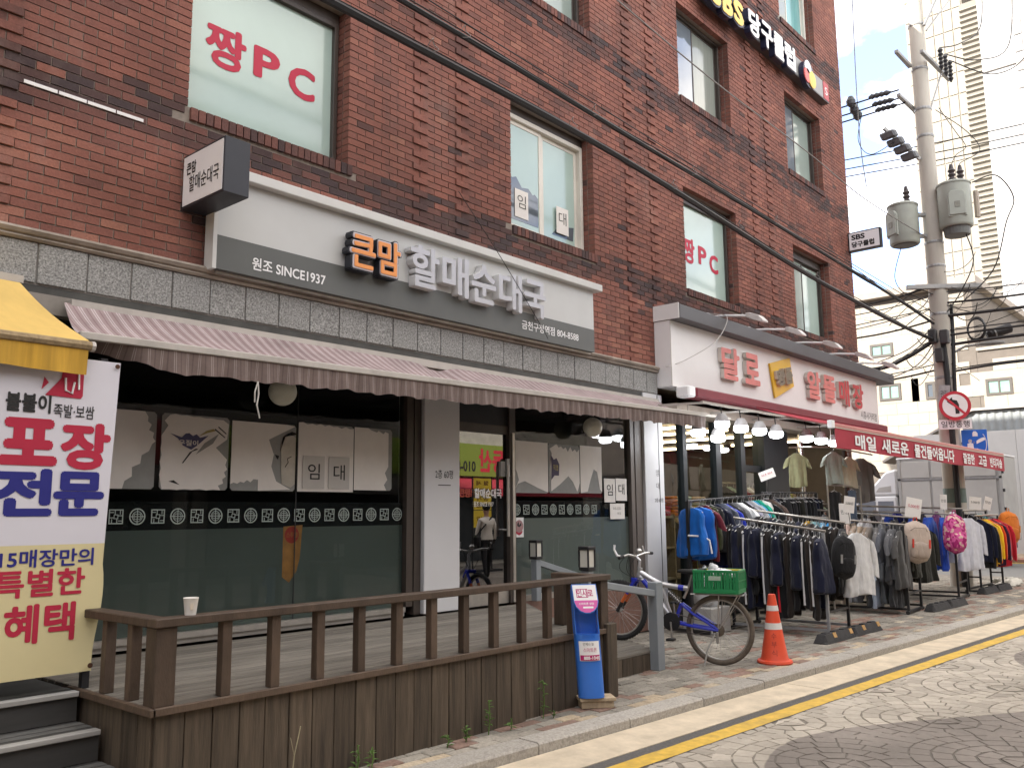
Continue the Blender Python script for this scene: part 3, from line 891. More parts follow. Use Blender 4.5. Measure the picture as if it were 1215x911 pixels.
MB().cyl((14.62, YG-0.06, 0.122), (14.62, YG-0.06, 2.895), 0.045, 14).build('post', chrome_m, BL, smooth=True)
sof = M('soffit_beige', (0.36, 0.31, 0.26), 0.7, 0.12, 3, dirt=0.3)
MB().box(10.09, 17.68, Y0-0.26, Y0+0.05, 2.90, 3.02).build('soffit_beam', sof, BL)
strip = emit('lamp_tube', (1.0, 0.78, 0.48), 4.0)
for i, xa in enumerate((11.6, 12.55, 13.9, 15.6)):
    for ya in (6.5, 8.2):
        MB().box(xa-0.022, xa+0.022, ya, ya+1.5, 2.84, 2.875).build('ceiling_strip', strip, BL)
MB().box(11.4, 13.4, 8.6, 8.63, 2.0, 2.55).build('interior_banner', M('dark_red_cloth', (0.12, 0.012, 0.02), 0.8, 0.2, 3), BL)
# ================================================================== SIGNS, AWNINGS, BANNER, NOTICES
silver_m = M('silver_letter', (0.42, 0.42, 0.44), 0.35, 0.05, 4, metal=0.25)
letter_side_m = M('letter_side', (0.62, 0.62, 0.62), 0.5, 0.05, 4, dirt=0.15)
orange_m = M('orange_letter', (0.72, 0.27, 0.07), 0.5, 0.06, 5)
charcoal_m = M('charcoal_sign', (0.028, 0.03, 0.038), 0.45, 0.1, 3)
sign_white_m = M('sign_white_face', (0.78, 0.78, 0.79), 0.45, 0.03, 2, dirt=0.06)

# big fascia sign
sg = thing('fascia_sign', 'long pale grey fascia sign with orange and silver raised letters over the empty restaurant', 'sign', (3.43, 6.12, 3.5))
MB().box(3.43, 8.42, 6.06, 6.13, 3.765, 4.24).build('upper_panel', sign_grey_m, sg)
MB().box(3.43, 8.42, 6.055, 6.13, 3.492, 3.764).build('lower_panel', sign_dark_m, sg)
MB().box(3.43, 8.52, 5.985, 6.165, 4.242, 4.325).build('top_rim', M('sign_rim', (0.56, 0.56, 0.54), 0.5, 0.05, 3, dirt=0.2), sg, bevel=0.006)
MB().box(3.395, 3.428, 6.04, 6.165, 3.485, 4.24).build('end_rim', MATS['sign_rim'], sg)
o = MB()
text_mb(o, '큰맘', (4.94, 6.035, 3.905), X_, Z_, 0.63, 0.37, 0.085, 0.05, 0, 0)
o.build('letter_backing', M('letter_backing_black', (0.02, 0.022, 0.03), 0.4, 0.1, 4), sg)
o = MB(); text_mb(o, '큰맘', (4.94, 5.9495, 3.905), X_, Z_, 0.60, 0.345, 0.01, 0.036)
o.build('letter_outline', M('letter_outline_pale', (0.5, 0.47, 0.5), 0.5, 0.05, 4), sg)
text('letter', '큰맘', (4.94, 5.939, 3.905), X_, Z_, orange_m, sg, 0.565, 0.315, 0.006, 0.02)
for i, ch in enumerate('할매순대국'):
    text('letter', ch, (5.565+0.412*i, 6.055, 3.93-0.004*i), X_, Z_, silver_m, sg, 0.37, 0.41, 0.09, 0.022, letter_side_m)
text('lettering', '원조 SINCE1937', (4.11, 6.052, 3.60), X_, Z_, white_m, sg, 0.72, 0.105, bold=0.02)
text('lettering', '금천구청역점 804-8588', (7.59, 6.052, 3.625), X_, Z_, white_m, sg, 1.02, 0.1, bold=0.012)
MB().box(3.46, 8.4, 6.1, 6.15, 3.47, 3.49).build('sign_bracket', alu_m, sg)

# projecting sign of the restaurant
pj = thing('projecting_sign', 'black boxed projecting sign with white face beside the long fascia sign', 'sign', (3.2, 6.19, 3.93))
MB().box(3.2, 3.41, 5.58, 6.185, 3.93, 4.36).build('box', charcoal_m, pj, bevel=0.004)
MB().box(3.196, 3.2, 5.60, 6.17, 3.95, 4.34).build('face', sign_white_m, pj)
Yn = Vector((0, -1, 0))
text('lettering', '큰맘', (3.194, 6.05, 4.235), Yn, Z_, ink_m, pj, 0.14, 0.10, bold=0.03)
text('lettering', '할매순대국', (3.194, 5.86, 4.105), Yn, Z_, ink_m, pj, 0.43, 0.13, bold=0.01)
MB().box(3.24, 3.37, 6.185, 6.20, 4.0, 4.3).build('wall_plate', charcoal_m, pj)

# billiard club board on the third storey
sb = thing('club_sign', 'grey channel sign high on the brick wall with yellow and white raised letters', 'sign', (11.2, 6.2, 9.66))
MB().box(11.2, 16.35, 6.06, 6.195, 9.66, 10.02).build('board', M('channel_grey', (0.27, 0.27, 0.265), 0.5, 0.08, 3, dirt=0.2), sb)
MB().box(11.2, 16.61, 6.055, 6.198, 9.63, 9.658).build('bottom_rail', M('channel_dark', (0.09, 0.085, 0.085), 0.5, 0.1, 3), sb)
MB().box(16.352, 16.61, 6.05, 6.195, 9.66, 10.02).build('end_panel', M('red_panel', (0.42, 0.06, 0.07), 0.5, 0.1, 3), sb)
text('lettering', 'S', (16.48, 6.047, 9.84), X_, Z_, white_m, sb, 0.12, 0.16)
navy_m = M('letter_navy', (0.02, 0.022, 0.05), 0.4, 0.1, 4)
yel_m = M('letter_yellow', (0.75, 0.50, 0.10), 0.45, 0.04, 4)
for ch, x in (('S', 11.75), ('B', 12.15), ('S', 12.53)):
    text('letter', ch, (x, 6.055, 9.70), X_, Z_, navy_m, sb, 0.40, 0.48, 0.10, 0.075)
    text('letter', ch, (x, 5.951, 9.70), X_, Z_, yel_m, sb, 0.35, 0.42, 0.008, 0.05)
for i, ch in enumerate('당구클럽'):
    text('letter', ch, (13.12+0.475*i, 6.055, 9.755), X_, Z_, navy_m, sb, 0.47, 0.5, 0.10, 0.055)
    text('letter', ch, (13.12+0.475*i, 5.951, 9.755), X_, Z_, white_m, sb, 0.44, 0.46, 0.008, 0.04)
lg = MB(); lg.lathe((15.42, 6.05, 9.75), [(0.27, 0), (0.27, 0.09)], 24, axis=(0, -1, 0)); lg.build('emblem_back', navy_m, sb)
for nm, cx, cz, r, mm in (('emblem_disc', 15.36, 9.86, 0.15, white_m), ('emblem_disc', 15.31, 9.70, 0.15, M('ball_red', (0.6, 0.10, 0.09), 0.4, 0.05, 3)), ('emblem_disc', 15.52, 9.68, 0.17, yel_m)):
    MB().lathe((cx, 5.96 if r < 0.16 else 5.955, cz), [(r, 0), (r, 0.012 if mm is white_m else 0.016), (r*0.8, 0.024)], 20, axis=(0, -1, 0)).build(nm, mm, sb)

# projecting SBS sign at the corner
ps = thing('projecting_sign', 'small white projecting sign with black letters at the far brick corner', 'sign', (17.6, 6.2, 6.8))
MB().box(17.55, 17.67, 5.55, 6.195, 6.80, 7.20).build('box', charcoal_m, ps, bevel=0.004)
MB().box(17.546, 17.55, 5.575, 6.17, 6.825, 7.175).build('face', sign_white_m, ps)
text('lettering', 'SBS', (17.544, 5.99, 7.085), Yn, Z_, ink_m, ps, 0.27, 0.11, bold=0.045)
text('lettering', '당구클럽', (17.544, 5.90, 6.93), Yn, Z_, ink_m, ps, 0.45, 0.12, bold=0.045)

# clothes shop sign with hood
cs = thing('fascia_sign', 'white fascia sign of the clothes shop with red raised letters under a dark hood', 'sign', (10.0, 6.15, 3.2))
MB().box(10.0, 17.9, 5.95, 6.195, 3.24, 4.13).build('face', white_paint_m, cs)
MB().box(10.0, 10.01, 5.945, 5.95, 3.24, 4.13).build('panel_joint', alu_m, cs)
MB().box(10.002, 18.5, 5.79, 6.196, 4.135, 4.33).build('hood', M('hood_grey', (0.085, 0.085, 0.09), 0.5, 0.1, 2, dirt=0.1), cs, bevel=0.01)
MB().box(9.985, 10.0, 5.80, 6.196, 4.137, 4.345).build('hood_end', white_paint_m, cs)
red_l = M('letter_red', (0.47, 0.04, 0.045), 0.45, 0.12, 3)
pink_l = M('letter_red_faded', (0.60, 0.19, 0.17), 0.5, 0.15, 3)
off_l = M('letter_side_ivory', (0.56, 0.50, 0.45), 0.5, 0.1, 4)
for ch, x, wd, mm in (('달', 11.57, 0.56, pink_l), ('로', 12.26, 0.5, pink_l), ('알', 14.59, 0.58, pink_l), ('뜰', 15.27, 0.57, pink_l), ('매', 15.96, 0.5, red_l), ('장', 16.66, 0.55, red_l)):
    text('letter', ch, (x, 5.945, 3.72), X_, Z_, mm, cs, wd, 0.48, 0.06, 0.035, off_l)
dm = MB(); dm.prism([(-0.36, 0.18), (0.30, 0.36), (0.40, -0.10), (-0.24, -0.36)], (13.36, 5.945, 3.72), (1.15, 0, 0), (0, 0, 1), (0, -0.03, 0))
dm.build('yellow_plate', M('plate_yellow', (0.68, 0.42, 0.03), 0.4, 0.08, 3), cs)
for i, ch in enumerate('명품'):
    text('letter', ch, (13.22+0.31*i, 5.913, 3.70+0.06*i), (1, 0, 0.22), (-0.2, 0, 1), M('letter_bronze', (0.16, 0.13, 0.08), 0.4, 0.1, 4), cs, 0.28, 0.27, 0.05, 0.06, off_l)
text('lettering', '시흥사거리점', (17.34, 5.947, 3.405), X_, Z_, ink_m, cs, 0.86, 0.15)
# arm lamps over the hood
for i, x in enumerate((11.49, 12.83, 14.32, 15.80, 17.19)):
    t = thing('arm_lamp', 'white spot lamp on a straight arm over the dark hood, '+('nearest the restaurant', 'second from the restaurant', 'middle one of the five', 'second from the street corner', 'nearest the street corner')[i], 'lamp', (x, 6.19, 4.47), 'arm lamps over the clothes shop sign')
    a = MB(); a.tube([(x, 6.19, 4.45), (x+0.02, 5.9, 4.43), (x+0.06, 5.56, 4.385)], 0.018, 8)
    a.build('arm', white_m, t, smooth=True)
    MB().box(x-0.04, x+0.04, 6.17, 6.197, 4.40, 4.51).build('wall_plate', white_m, t)
    h = MB(); h.loft([[(x+0.06+sx*w_, y_, z_+sz*h_) for sx, sz in ((-1, -1), (1, -1), (1, 1), (-1, 1))] for y_, z_, w_, h_ in ((5.60, 4.395, 0.03, 0.03), (5.52, 4.37, 0.055, 0.045), (5.38, 4.31, 0.085, 0.045), (5.31, 4.265, 0.085, 0.015))])
    h.build('lamp_head', M('lamp_white', (0.62, 0.60, 0.58), 0.5, 0.08, 6), t, bevel=0.006)

# ------------------------------------------------------------------ awnings
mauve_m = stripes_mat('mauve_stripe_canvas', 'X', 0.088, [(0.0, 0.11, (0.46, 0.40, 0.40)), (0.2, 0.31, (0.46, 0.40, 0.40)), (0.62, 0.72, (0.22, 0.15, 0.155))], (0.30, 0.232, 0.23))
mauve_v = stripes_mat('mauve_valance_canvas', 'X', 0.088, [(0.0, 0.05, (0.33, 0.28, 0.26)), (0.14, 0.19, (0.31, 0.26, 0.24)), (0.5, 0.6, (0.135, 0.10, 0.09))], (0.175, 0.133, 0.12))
aw = thing('awning', 'faded mauve striped awning with sagging brown valance over the restaurant front', 'awning', (2.26, 6.15, 2.6))
n = 60
top = []
ra = random.Random(5)
rows = []
for j in range(9):
    v = j/8
    row = []
    for i in range(n+1):
        u = i/n
        x = 2.36+(9.92-2.36)*u if j == 0 else (2.36*(1-v)+2.2*v)+((9.92*(1-v)+9.85*v)-(2.36*(1-v)+2.2*v))*u
        zb = 2.685+0.115*u
        zz = 3.04*(1-v)+zb*v - 0.06*math.sin(math.pi*v) - 0.016*math.sin(u*34+math.sin(u*9))*math.sin(math.pi*v) - (0.07*math.exp(-((u-0.46)/0.02)**2)*(1-v))
        row.append((x, 6.12*(1-v)+5.4*v, zz))
    rows.append(row)
mb = MB(); mb.loft(rows, cap=False, closed=False); mb.build('canvas', mauve_m, aw, smooth=True)
rows = []
for j in range(5):
    v = j/4
    row = []
    for i in range(4*n+1):
        u = i/(4*n)
        x = 2.2+(9.85-2.2)*u
        zt = 2.665+0.115*u
        drop = 0.155-0.01*u + 0.006*math.sin(u*90)+0.007*math.sin(u*233)+ra.uniform(-0.003, 0.003)
        if u < 0.075: drop *= 0.25+0.75*(u/0.075)
        y = 5.392+0.016*math.sin(u*210)*v+(0.14*(1-u/0.06)*v if u < 0.06 else 0)
        row.append((x, y, zt-drop*v))
    rows.append(row)
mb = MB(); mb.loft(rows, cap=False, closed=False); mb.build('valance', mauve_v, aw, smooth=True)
alu_b = M('awning_bar', (0.45, 0.42, 0.38), 0.5, 0.1, 5, dirt=0.4)
MB().bar((2.18, 5.4, 2.682), (9.87, 5.4, 2.797), 0.045, 0.05).build('front_bar', alu_b, aw, bevel=0.006)
mb = MB().bar((2.4, 6.13, 3.03), (9.9, 6.13, 3.03), 0.07, 0.07); mb.build('wall_bar', alu_b, aw)
for xx in (2.6, 5.9, 9.2):
    zb = 2.685+0.115*(xx-2.2)/7.65
    MB().tube([(xx, 6.1, 2.93), (xx+0.25, 5.75, (zb+2.85)/2), (xx, 5.42, zb-0.01)], 0.018, 6).build('folding_arm', alu_b, aw)
mb = MB(); mb.tube([(3.42, 5.39, 2.53), (3.425, 5.385, 2.44), (3.41, 5.38, 2.36), (3.44, 5.385, 2.27)], 0.006, 5); mb.tube([(3.42, 5.39, 2.53), (3.39, 5.38, 2.45), (3.395, 5.385, 2.38)], 0.005, 5)
mb.build('loose_cord', M('cord_pale', (0.5, 0.48, 0.44), 0.8, 0.1, 5), aw)

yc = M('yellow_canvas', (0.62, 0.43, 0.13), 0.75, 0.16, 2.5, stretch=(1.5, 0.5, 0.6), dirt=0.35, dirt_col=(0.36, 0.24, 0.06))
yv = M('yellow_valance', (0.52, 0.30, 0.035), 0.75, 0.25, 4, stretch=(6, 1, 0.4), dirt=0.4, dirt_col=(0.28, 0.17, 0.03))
ya = thing('awning', 'yellow canvas awning with grubby straight valance at the left shop', 'awning', (0, 6.15, 2.4))
rows = []
for j in range(9):
    v = j/8
    rows.append([(-2.6+4.68*i/40, 6.15*(1-v)+5.0*v, 3.14*(1-v)+2.57*v-0.03*math.sin(math.pi*v)+0.006*math.sin(i*0.9+v*3)) for i in range(41)])
mb = MB(); mb.loft(rows, cap=False, closed=False); mb.build('canvas', yc, ya, smooth=True)
rows = []
for j in range(4):
    v = j/3
    rows.append([(-2.6+4.67*i/160, 4.985+0.008*math.sin(i*0.55+1.5*math.sin(i*0.13))*v, 2.52-(0.135+0.006*math.sin(i*0.21))*v) for i in range(161)])
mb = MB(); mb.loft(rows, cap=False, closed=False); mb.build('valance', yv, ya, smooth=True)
MB().tube([(-2.6, 4.995, 2.545), (2.085, 4.995, 2.545)], 0.028, 8).build('front_bar', M('frayed_edge', (0.28, 0.21, 0.12), 0.9, 0.4, 25), ya)
MB().cyl((2.085, 4.995, 2.545), (2.105, 4.995, 2.545), 0.03, 8).build('end_cap', alu_b, ya)
MB().bar((-2.6, 6.16, 3.15), (2.1, 6.16, 3.15), 0.06, 0.05).build('wall_bar', alu_b, ya)

red_c = M('red_canvas', (0.36, 0.03, 0.05), 0.75, 0.12, 3)
rw = thing('awning', 'dark red awning with white slogan on its valance at the clothes shop', 'awning', (12, 5.9, 2.6))
VA, VB = Vector((11.97, 4.6, 2.76)), Vector((19.6, 4.17, 2.66))
vx = (VB-VA).normalized()
MB().box(10.25, 17.7, 5.72, 5.93, 3.09, 3.225).build('cassette', M('cassette_red', (0.17, 0.018, 0.03), 0.5, 0.1, 3), rw, bevel=0.02)
MB().box(10.05, 10.24, 5.73, 5.93, 3.085, 3.235).build('motor_cap', white_m, rw, bevel=0.02)
mb = MB(); rows = []
for j in range(6):
    v = j/5
    rows.append([Vector((12.0+(17.65-12.0)*i/30, 5.8, 3.12)).lerp(VA+(VB-VA)*(i/30), v)+Vector((0, 0, -0.02*math.sin(math.pi*v))) for i in range(31)])
mb.loft(rows, cap=False, closed=False); mb.build('canvas', red_c, rw, smooth=True)
rows = []
for j in range(4):
    v = j/3
    rows.append([VA+(VB-VA)*(i/90)+Vector((0, -0.02+0.01*math.sin(i*0.45)*v, -0.035-0.285*v+0.01*math.sin(i*0.2)*v)) for i in range(91)])
mb = MB(); mb.loft(rows, cap=False, closed=False); mb.build('valance', red_c, rw, smooth=True)
MB().bar(VA, VB, 0.05, 0.05).build('front_bar', M('red_bar', (0.5, 0.2, 0.18), 0.4, 0.1, 4), rw, bevel=0.006)
MB().bar(VA+Vector((0, -0.027, -0.035)), VB+Vector((0, -0.027, -0.035)), 0.004, 0.014).build('cream_piping', M('piping', (0.55, 0.47, 0.4), 0.7, 0.1, 5), rw)
MB().box(11.86, 11.965, 4.57, 4.64, 2.71, 2.82).build('end_cap', white_m, rw, bevel=0.006)
slog = [('매일', 12.95, 0.72), ('새로운', 14.05, 1.05), ('물건들어옵니다', 15.75, 1.85), ('깔끔한', 17.45, 0.62), ('고급', 18.22, 0.48), ('빈티지숍', 19.03, 0.74)]
for wd, x, ww in slog:
    f_ = (x-11.97)/7.63
    c = VA+(VB-VA)*f_+Vector((0, -0.034, -0.19))
    text('lettering', wd, c, vx, Z_, white_m, rw, ww, 0.215 if x < 17 else 0.19, bold=0.03)
for xx in (13.2, 16.4):
    MB().tube([(xx, 5.82, 3.08), (xx+0.5, 5.2, 2.9), (xx+0.1, 4.56, 2.72)], 0.025, 6).build('folding_arm', alu_b, rw)

# hanging bulbs below the soffit
bulb_m = emit('bulb_glow', (0.93, 0.96, 1.0), 7.0)
for i, (x, z, y) in enumerate([(10.10, 2.70, 5.3), (10.62, 2.68, 5.3), (11.16, 2.68, 5.3), (11.68, 2.67, 5.3), (12.73, 2.67, 5.3), (13.27, 2.67, 5.3), (13.81, 2.66, 5.3), (9.93, 2.60, 5.55), (10.45, 2.56, 5.55)]):
    lab = 'glowing bulb under the soffit, '+['first of the front row from the restaurant', 'second of the front row', 'third of the front row', 'fourth of the front row, left of the door panel', 'fifth of the front row, right of the door panel', 'sixth of the front row', 'last of the front row beside the red valance', 'half hidden behind the mauve awning end', 'lower one behind the first pair'][i]
    t = thing('light_bulb', lab, 'light bulb', (x, y, z), 'bulbs hanging under the clothes shop soffit')
    MB().lathe((x, y, z), [(0.03, 0.125), (0.05, 0.12), (0.085, 0.06), (0.092, 0.02)], 16).build('bulb_base', M('bulb_base', (0.35, 0.34, 0.34), 0.5, 0.1, 5), t, smooth=True)
    MB().lathe((x, y, z), [(0.092, 0.019), (0.094, -0.02), (0.085, -0.05), (0.05, -0.065), (0.0, -0.068)], 16).build('bulb', bulb_m, t, smooth=True)
    MB().tube([(x, y, z+0.12), (x+0.01, y+0.02, z+0.25)], 0.008, 6).build('cable', black_m, t)
hb = MB().bar((9.6, 5.30, 2.93), (14.4, 5.30, 2.93), 0.03, 0.03).bar((9.6, 5.55, 2.83), (10.8, 5.55, 2.83), 0.03, 0.03)
for xx in (9.7, 11.0, 12.3, 13.9): hb.bar((xx, 5.3, 2.93), (xx, 6.12, 2.96), 0.025, 0.025)
hb.bar((10.7, 5.55, 2.83), (10.7, 6.12, 2.96), 0.025, 0.025); hb.bar((9.7, 5.55, 2.83), (9.7, 5.55, 2.95), 0.02, 0.02, (1, 0, 0))
tag(hb.build('light_rail', alu_b), 'thin metal rail carrying the glowing bulbs under the clothes shop soffit', 'rail')

# ------------------------------------------------------------------ banner at the left shop
ban_w = M('banner_white', (0.62, 0.61, 0.66), 0.6, 0.04, 1.2)
ban_y = M('banner_yellow', (0.60, 0.53, 0.30), 0.6, 0.07, 1.5)
crim = M('banner_crimson', (0.42, 0.018, 0.05), 0.6, 0.06, 3)
bn = thing('banner', 'tall white and yellow vinyl banner with red and blue Korean lettering', 'banner', (1.6, 5.05, 0.75))
YB = 5.05


def sheet(z0, z1, mat, name):
    rows = []
    for j in range(13):
        v = j/12
        z = z0+(z1-z0)*v
        xr = 2.285-0.055*(2.48-z)/1.73 + (0.015*math.sin((z-1.0)*9) if z < 1.3 else 0)
        rows.append([(0.95+(xr-0.95)*i/24, YB+0.0012*math.sin(i*0.3+z*1.2), z) for i in range(25)])
    mb = MB(); mb.loft(rows, cap=False, closed=False)
    return mb.build(name, mat, bn, smooth=True)


sheet(1.445, 2.48, ban_w, 'white_half'); sheet(0.755, 1.445, ban_y, 'yellow_half')
YT = YB-0.0022
text('lettering', '불불이', (1.800, YT, 2.205), X_, Z_, ink_m, bn, 0.23, 0.105, bold=0.035)
text('lettering', '족발·보쌈', (2.040, YT, 2.175), X_, Z_, ink_m, bn, 0.22, 0.075, bold=0.01)
text('lettering', '포', (1.815, YT, 1.995), X_, Z_, crim, bn, 0.30, 0.255, bold=0.052)
text('lettering', '장', (2.115, YT, 1.985), X_, Z_, crim, bn, 0.275, 0.265, bold=0.048)
text('lettering', '전', (1.805, YT, 1.725), X_, Z_, blue_ink_m, bn, 0.30, 0.255, bold=0.046)
text('lettering', '문', (2.095, YT, 1.720), X_, Z_, blue_ink_m, bn, 0.275, 0.245, bold=0.046)
text('lettering', '8.15매장만의', (1.905, YT, 1.375), X_, Z_, blue_ink_m, bn, 0.58, 0.095, bold=0.022)
text('lettering', '특별한', (1.925, YT, 1.245), X_, Z_, crim, bn, 0.46, 0.145, bold=0.026)
text('lettering', '혜택', (1.935, YT, 1.035), X_, Z_, crim, bn, 0.36, 0.205, bold=0.03)
lg = MB()
lg.prism([(-0.05, 0), (0.14, -0.005), (0.15, 0.01), (0.15, 0.17), (0.13, 0.19), (0.04, 0.2), (0.03, 0.1)], (1.93, YT-0.001, 2.255), (1, 0, 0), (0, 0, 1), (0, 0.002, 0))
lg.prism([(-0.07, 0.03), (-0.035, 0.07), (-0.06, 0.1)], (1.93, YT-0.001, 2.255), (1, 0, 0), (0, 0, 1), (0, 0.002, 0))
lg.build('logo', crim, bn)
lg = MB(); lg.tube([(1.98, YT-0.004, 2.36), (1.985, YT-0.004, 2.29), (2.02, YT-0.004, 2.275), (2.03, YT-0.004, 2.34)], 0.006, 5); lg.tube([(2.05, YT-0.004, 2.40), (2.055, YT-0.004, 2.30)], 0.006, 5)
lg.build('logo_strokes', white_m, bn)
for zz, xx in ((2.455, 2.262), (0.785, 2.205)):
    MB().lathe((xx, YB-0.012, zz), [(0.007, 0), (0.014, 0.002), (0.014, 0.004)], 12, axis=(0, -1, 0)).build('eyelet', M('eyelet_metal', (0.10, 0.05, 0.03), 0.5, 0.2, 20, metal=0.6), bn)
st = thing('banner_stand', 'dark metal frame holding the vinyl banner above the steps', 'stand', (2.2, 5.09, 0.66))
for xx in (0.9, 2.2): MB().box(xx-0.02, xx+0.02, 5.07, 5.11, 0.662, 2.5).build('post', black_m, st)
MB().box(0.9, 2.2, 5.075, 5.105, 2.45, 2.48).build('cross_bar', black_m, st)

# ------------------------------------------------------------------ torn posters and notices on the glass
rt = random.Random(11)


def jag(p0, p1, n, amp):
    """irregular torn edge between two points"""
    out = []
    for i in range(1, n):
        t = i/n
        x, y = p0[0]+(p1[0]-p0[0])*t, p0[1]+(p1[1]-p0[1])*t
        dx, dy = -(p1[1]-p0[1]), p1[0]-p0[0]
        L = math.hypot(dx, dy)
        a = amp*(rt.uniform(0.2, 1) if i % 2 else -rt.uniform(0.1, 0.5))
        out.append((x+dx/L*a, y+dy/L*a))
    return out


def poster(x0, x1, z0, z1, label, tears, backing=True, extra=None):
    w, h = x1-x0, z1-z0
    t = thing('poster', label, 'poster', (x0, YG-0.01, z0), 'torn posters on the empty restaurant windows')
    e = 0.02
    poly = [(0, e), (e, 0), (w-e, 0), (w, e), (w, h-e), (w-e, h), (e, h), (0, h-e)]
    if backing:
        MB().prism(poly, (x0, YG-0.004, z0), (1, 0, 0), (0, 0, 1), (0, 0.003, 0)).build('backing', paper_grey_m, t)
    p = tears(w, h)
    MB().prism(p, (x0, YG-0.007, z0), (1, 0, 0), (0, 0, 1), (0, 0.002, 0)).build('paper', paper_m, t)
    if extra: extra(t, x0, z0, w, h)
    return t


def curl(t, x0, z0, pts, name='torn_scrap', mat=None):
    MB().prism(pts, (x0, YG-0.010, z0), (1, 0, 0), (0, 0, 1), (0, 0.002, 0)).build(name, mat or ink_m, t)


poster(2.70, 3.13, 1.79, 2.36, 'torn white poster half hidden behind the yellow and white banner', lambda w, h: [(0, 0), (w*0.45, 0)]+jag((w*0.45, 0), (w*0.93, h*0.58), 7, 0.03)+[(w*0.93, h*0.58), (w*0.99, h*0.62)]+jag((w*0.99, h*0.62), (w*0.8, h*0.98), 7, 0.03)+[(w*0.78, h), (0, h)])


def bird(t, x0, z0, w, h):
    curl(t, x0, z0, [(0.07, 0.42), (0.13, 0.385), (0.17, 0.335), (0.24, 0.305), (0.29, 0.34), (0.38, 0.42), (0.31, 0.40), (0.28, 0.425), (0.25, 0.41), (0.22, 0.43), (0.19, 0.425), (0.16, 0.395)], 'blue_remnant', M('poster_blue', (0.075, 0.075, 0.15), 0.7, 0.15, 12))
    text('lettering', '우질이', (x0+0.215, YG-0.0115, z0+0.355), X_, Z_, paper_m, t, 0.16, 0.045, bold=0.02)
    curl(t, x0, z0, [(0.17, 0.20), (0.18, 0.20), (0.25, 0.29), (0.30, 0.31), (0.28, 0.315), (0.23, 0.285)])
    curl(t, x0, z0, [(0.28, 0.27), (0.42, 0.36), (0.47, 0.44), (0.35, 0.36)], 'torn_scrap', paper_grey_m)
    curl(t, x0, z0, [(0.43, 0.47), (0.52, 0.41), (0.525, 0.415), (0.435, 0.478)])
    curl(t, x0, z0, [(0.46, 0.49), (0.53, 0.44), (0.535, 0.445), (0.465, 0.497)])
    curl(t, x0, z0, [(0.07, 0.06), (0.16, 0.035), (0.11, 0.07)], 'torn_scrap', ink_m)
    curl(t, x0, z0, [(0.30, 0.41), (0.37, 0.44), (0.44, 0.46), (0.42, 0.475), (0.36, 0.455)], 'yellow_remnant', M('poster_ochre', (0.36, 0.30, 0.12), 0.8, 0.1, 8))


poster(3.17, 3.73, 1.79, 2.36, 'torn white poster with a dark blue remnant and black scratches across it', lambda w, h: [(0.02, 0)]+jag((0.02, 0), (0.5, 0), 8, 0.006)+[(0.5, 0.0)]+jag((0.5, 0.0), (w, 0.22), 8, 0.045)+[(w*0.98, 0.24), (w*0.80, 0.33), (w*0.97, 0.40), (w*0.99, 0.52), (w*0.9, 0.55)]+jag((w*0.9, 0.55), (0.05, h), 9, 0.006)+[(0.06, h*0.98), (0.02, h*0.9), (0.05, h*0.84), (0.0, h*0.7)]+jag((0.0, h*0.7), (0.0, 0.06), 7, 0.008), extra=bird)


def patch(t, x0, z0, w, h):
    curl(t, x0, z0, [(0.47, 0.06), (0.56, 0.03), (0.6, 0.06), (0.6, 0.45), (0.54, 0.48), (0.48, 0.45), (0.455, 0.38)], 'peeled_flap', M('peeled_paper', (0.46, 0.43, 0.37), 0.8, 0.15, 9))
    curl(t, x0, z0, [(0.45, 0.33), (0.50, 0.46), (0.56, 0.50), (0.6, 0.49), (0.6, 0.475), (0.53, 0.485), (0.475, 0.45)])
    curl(t, x0, z0, [(0.40, 0.30), (0.44, 0.29), (0.43, 0.26), (0.415, 0.275)])
    MB().tube([(x0+0.50, YG-0.012, z0+0.2), (x0+0.53, YG-0.012, z0+0.24), (x0+0.52, YG-0.012, z0+0.27), (x0+0.56, YG-0.012, z0+0.29)], 0.003, 4).build('scribble', ink_m, t)


poster(3.755, 4.36, 1.79, 2.345, 'torn white poster with a peeled yellowish flap on its right edge', lambda w, h: [(0, 0.04), (0.0, 0.05)]+jag((0, 0.05), (0.24, 0.08), 8, 0.02)+[(0.25, 0.09), (0.25, 0.0), (0.56, 0.015), (0.42, 0.08), (0.37, 0.20), (0.39, 0.3), (0.34, 0.42), (0.42, 0.46), (w*0.98, h*0.98), (w*0.85, h), (0, h)], extra=patch)
poster(4.385, 4.975, 1.79, 2.375, 'white poster with frayed top edge carrying the two letting sheets', lambda w, h: [(0, 0), (w, 0), (w, h*0.97)]+jag((w, h*0.97), (0, h), 13, 0.014)+[(0, h)])
poster(4.985, 5.43, 1.81, 2.375, 'narrow torn white poster at the right end of the left window', lambda w, h: [(0, 0), (0.38, 0), (0.35, 0.05), (0.39, 0.1), (0.36, 0.16), (0.40, 0.22), (0.40, h*0.94), (0.36, h*0.96), (0.34, h*0.92), (0.28, h*0.97), (0.26, h*0.94), (0.19, h*0.97), (0.16, h), (0.0, h)])
poster(7.17, 7.755, 1.81, 2.38, 'large blank white poster beside the glass door with torn lower corners', lambda w, h: [(0, 0.02), (0.06, 0.1), (0.18, 0.13), (0.4, 0.06), (w, 0.01), (w, h), (0, h), (0, 0.3), (0.05, 0.22), (0.08, 0.14)])


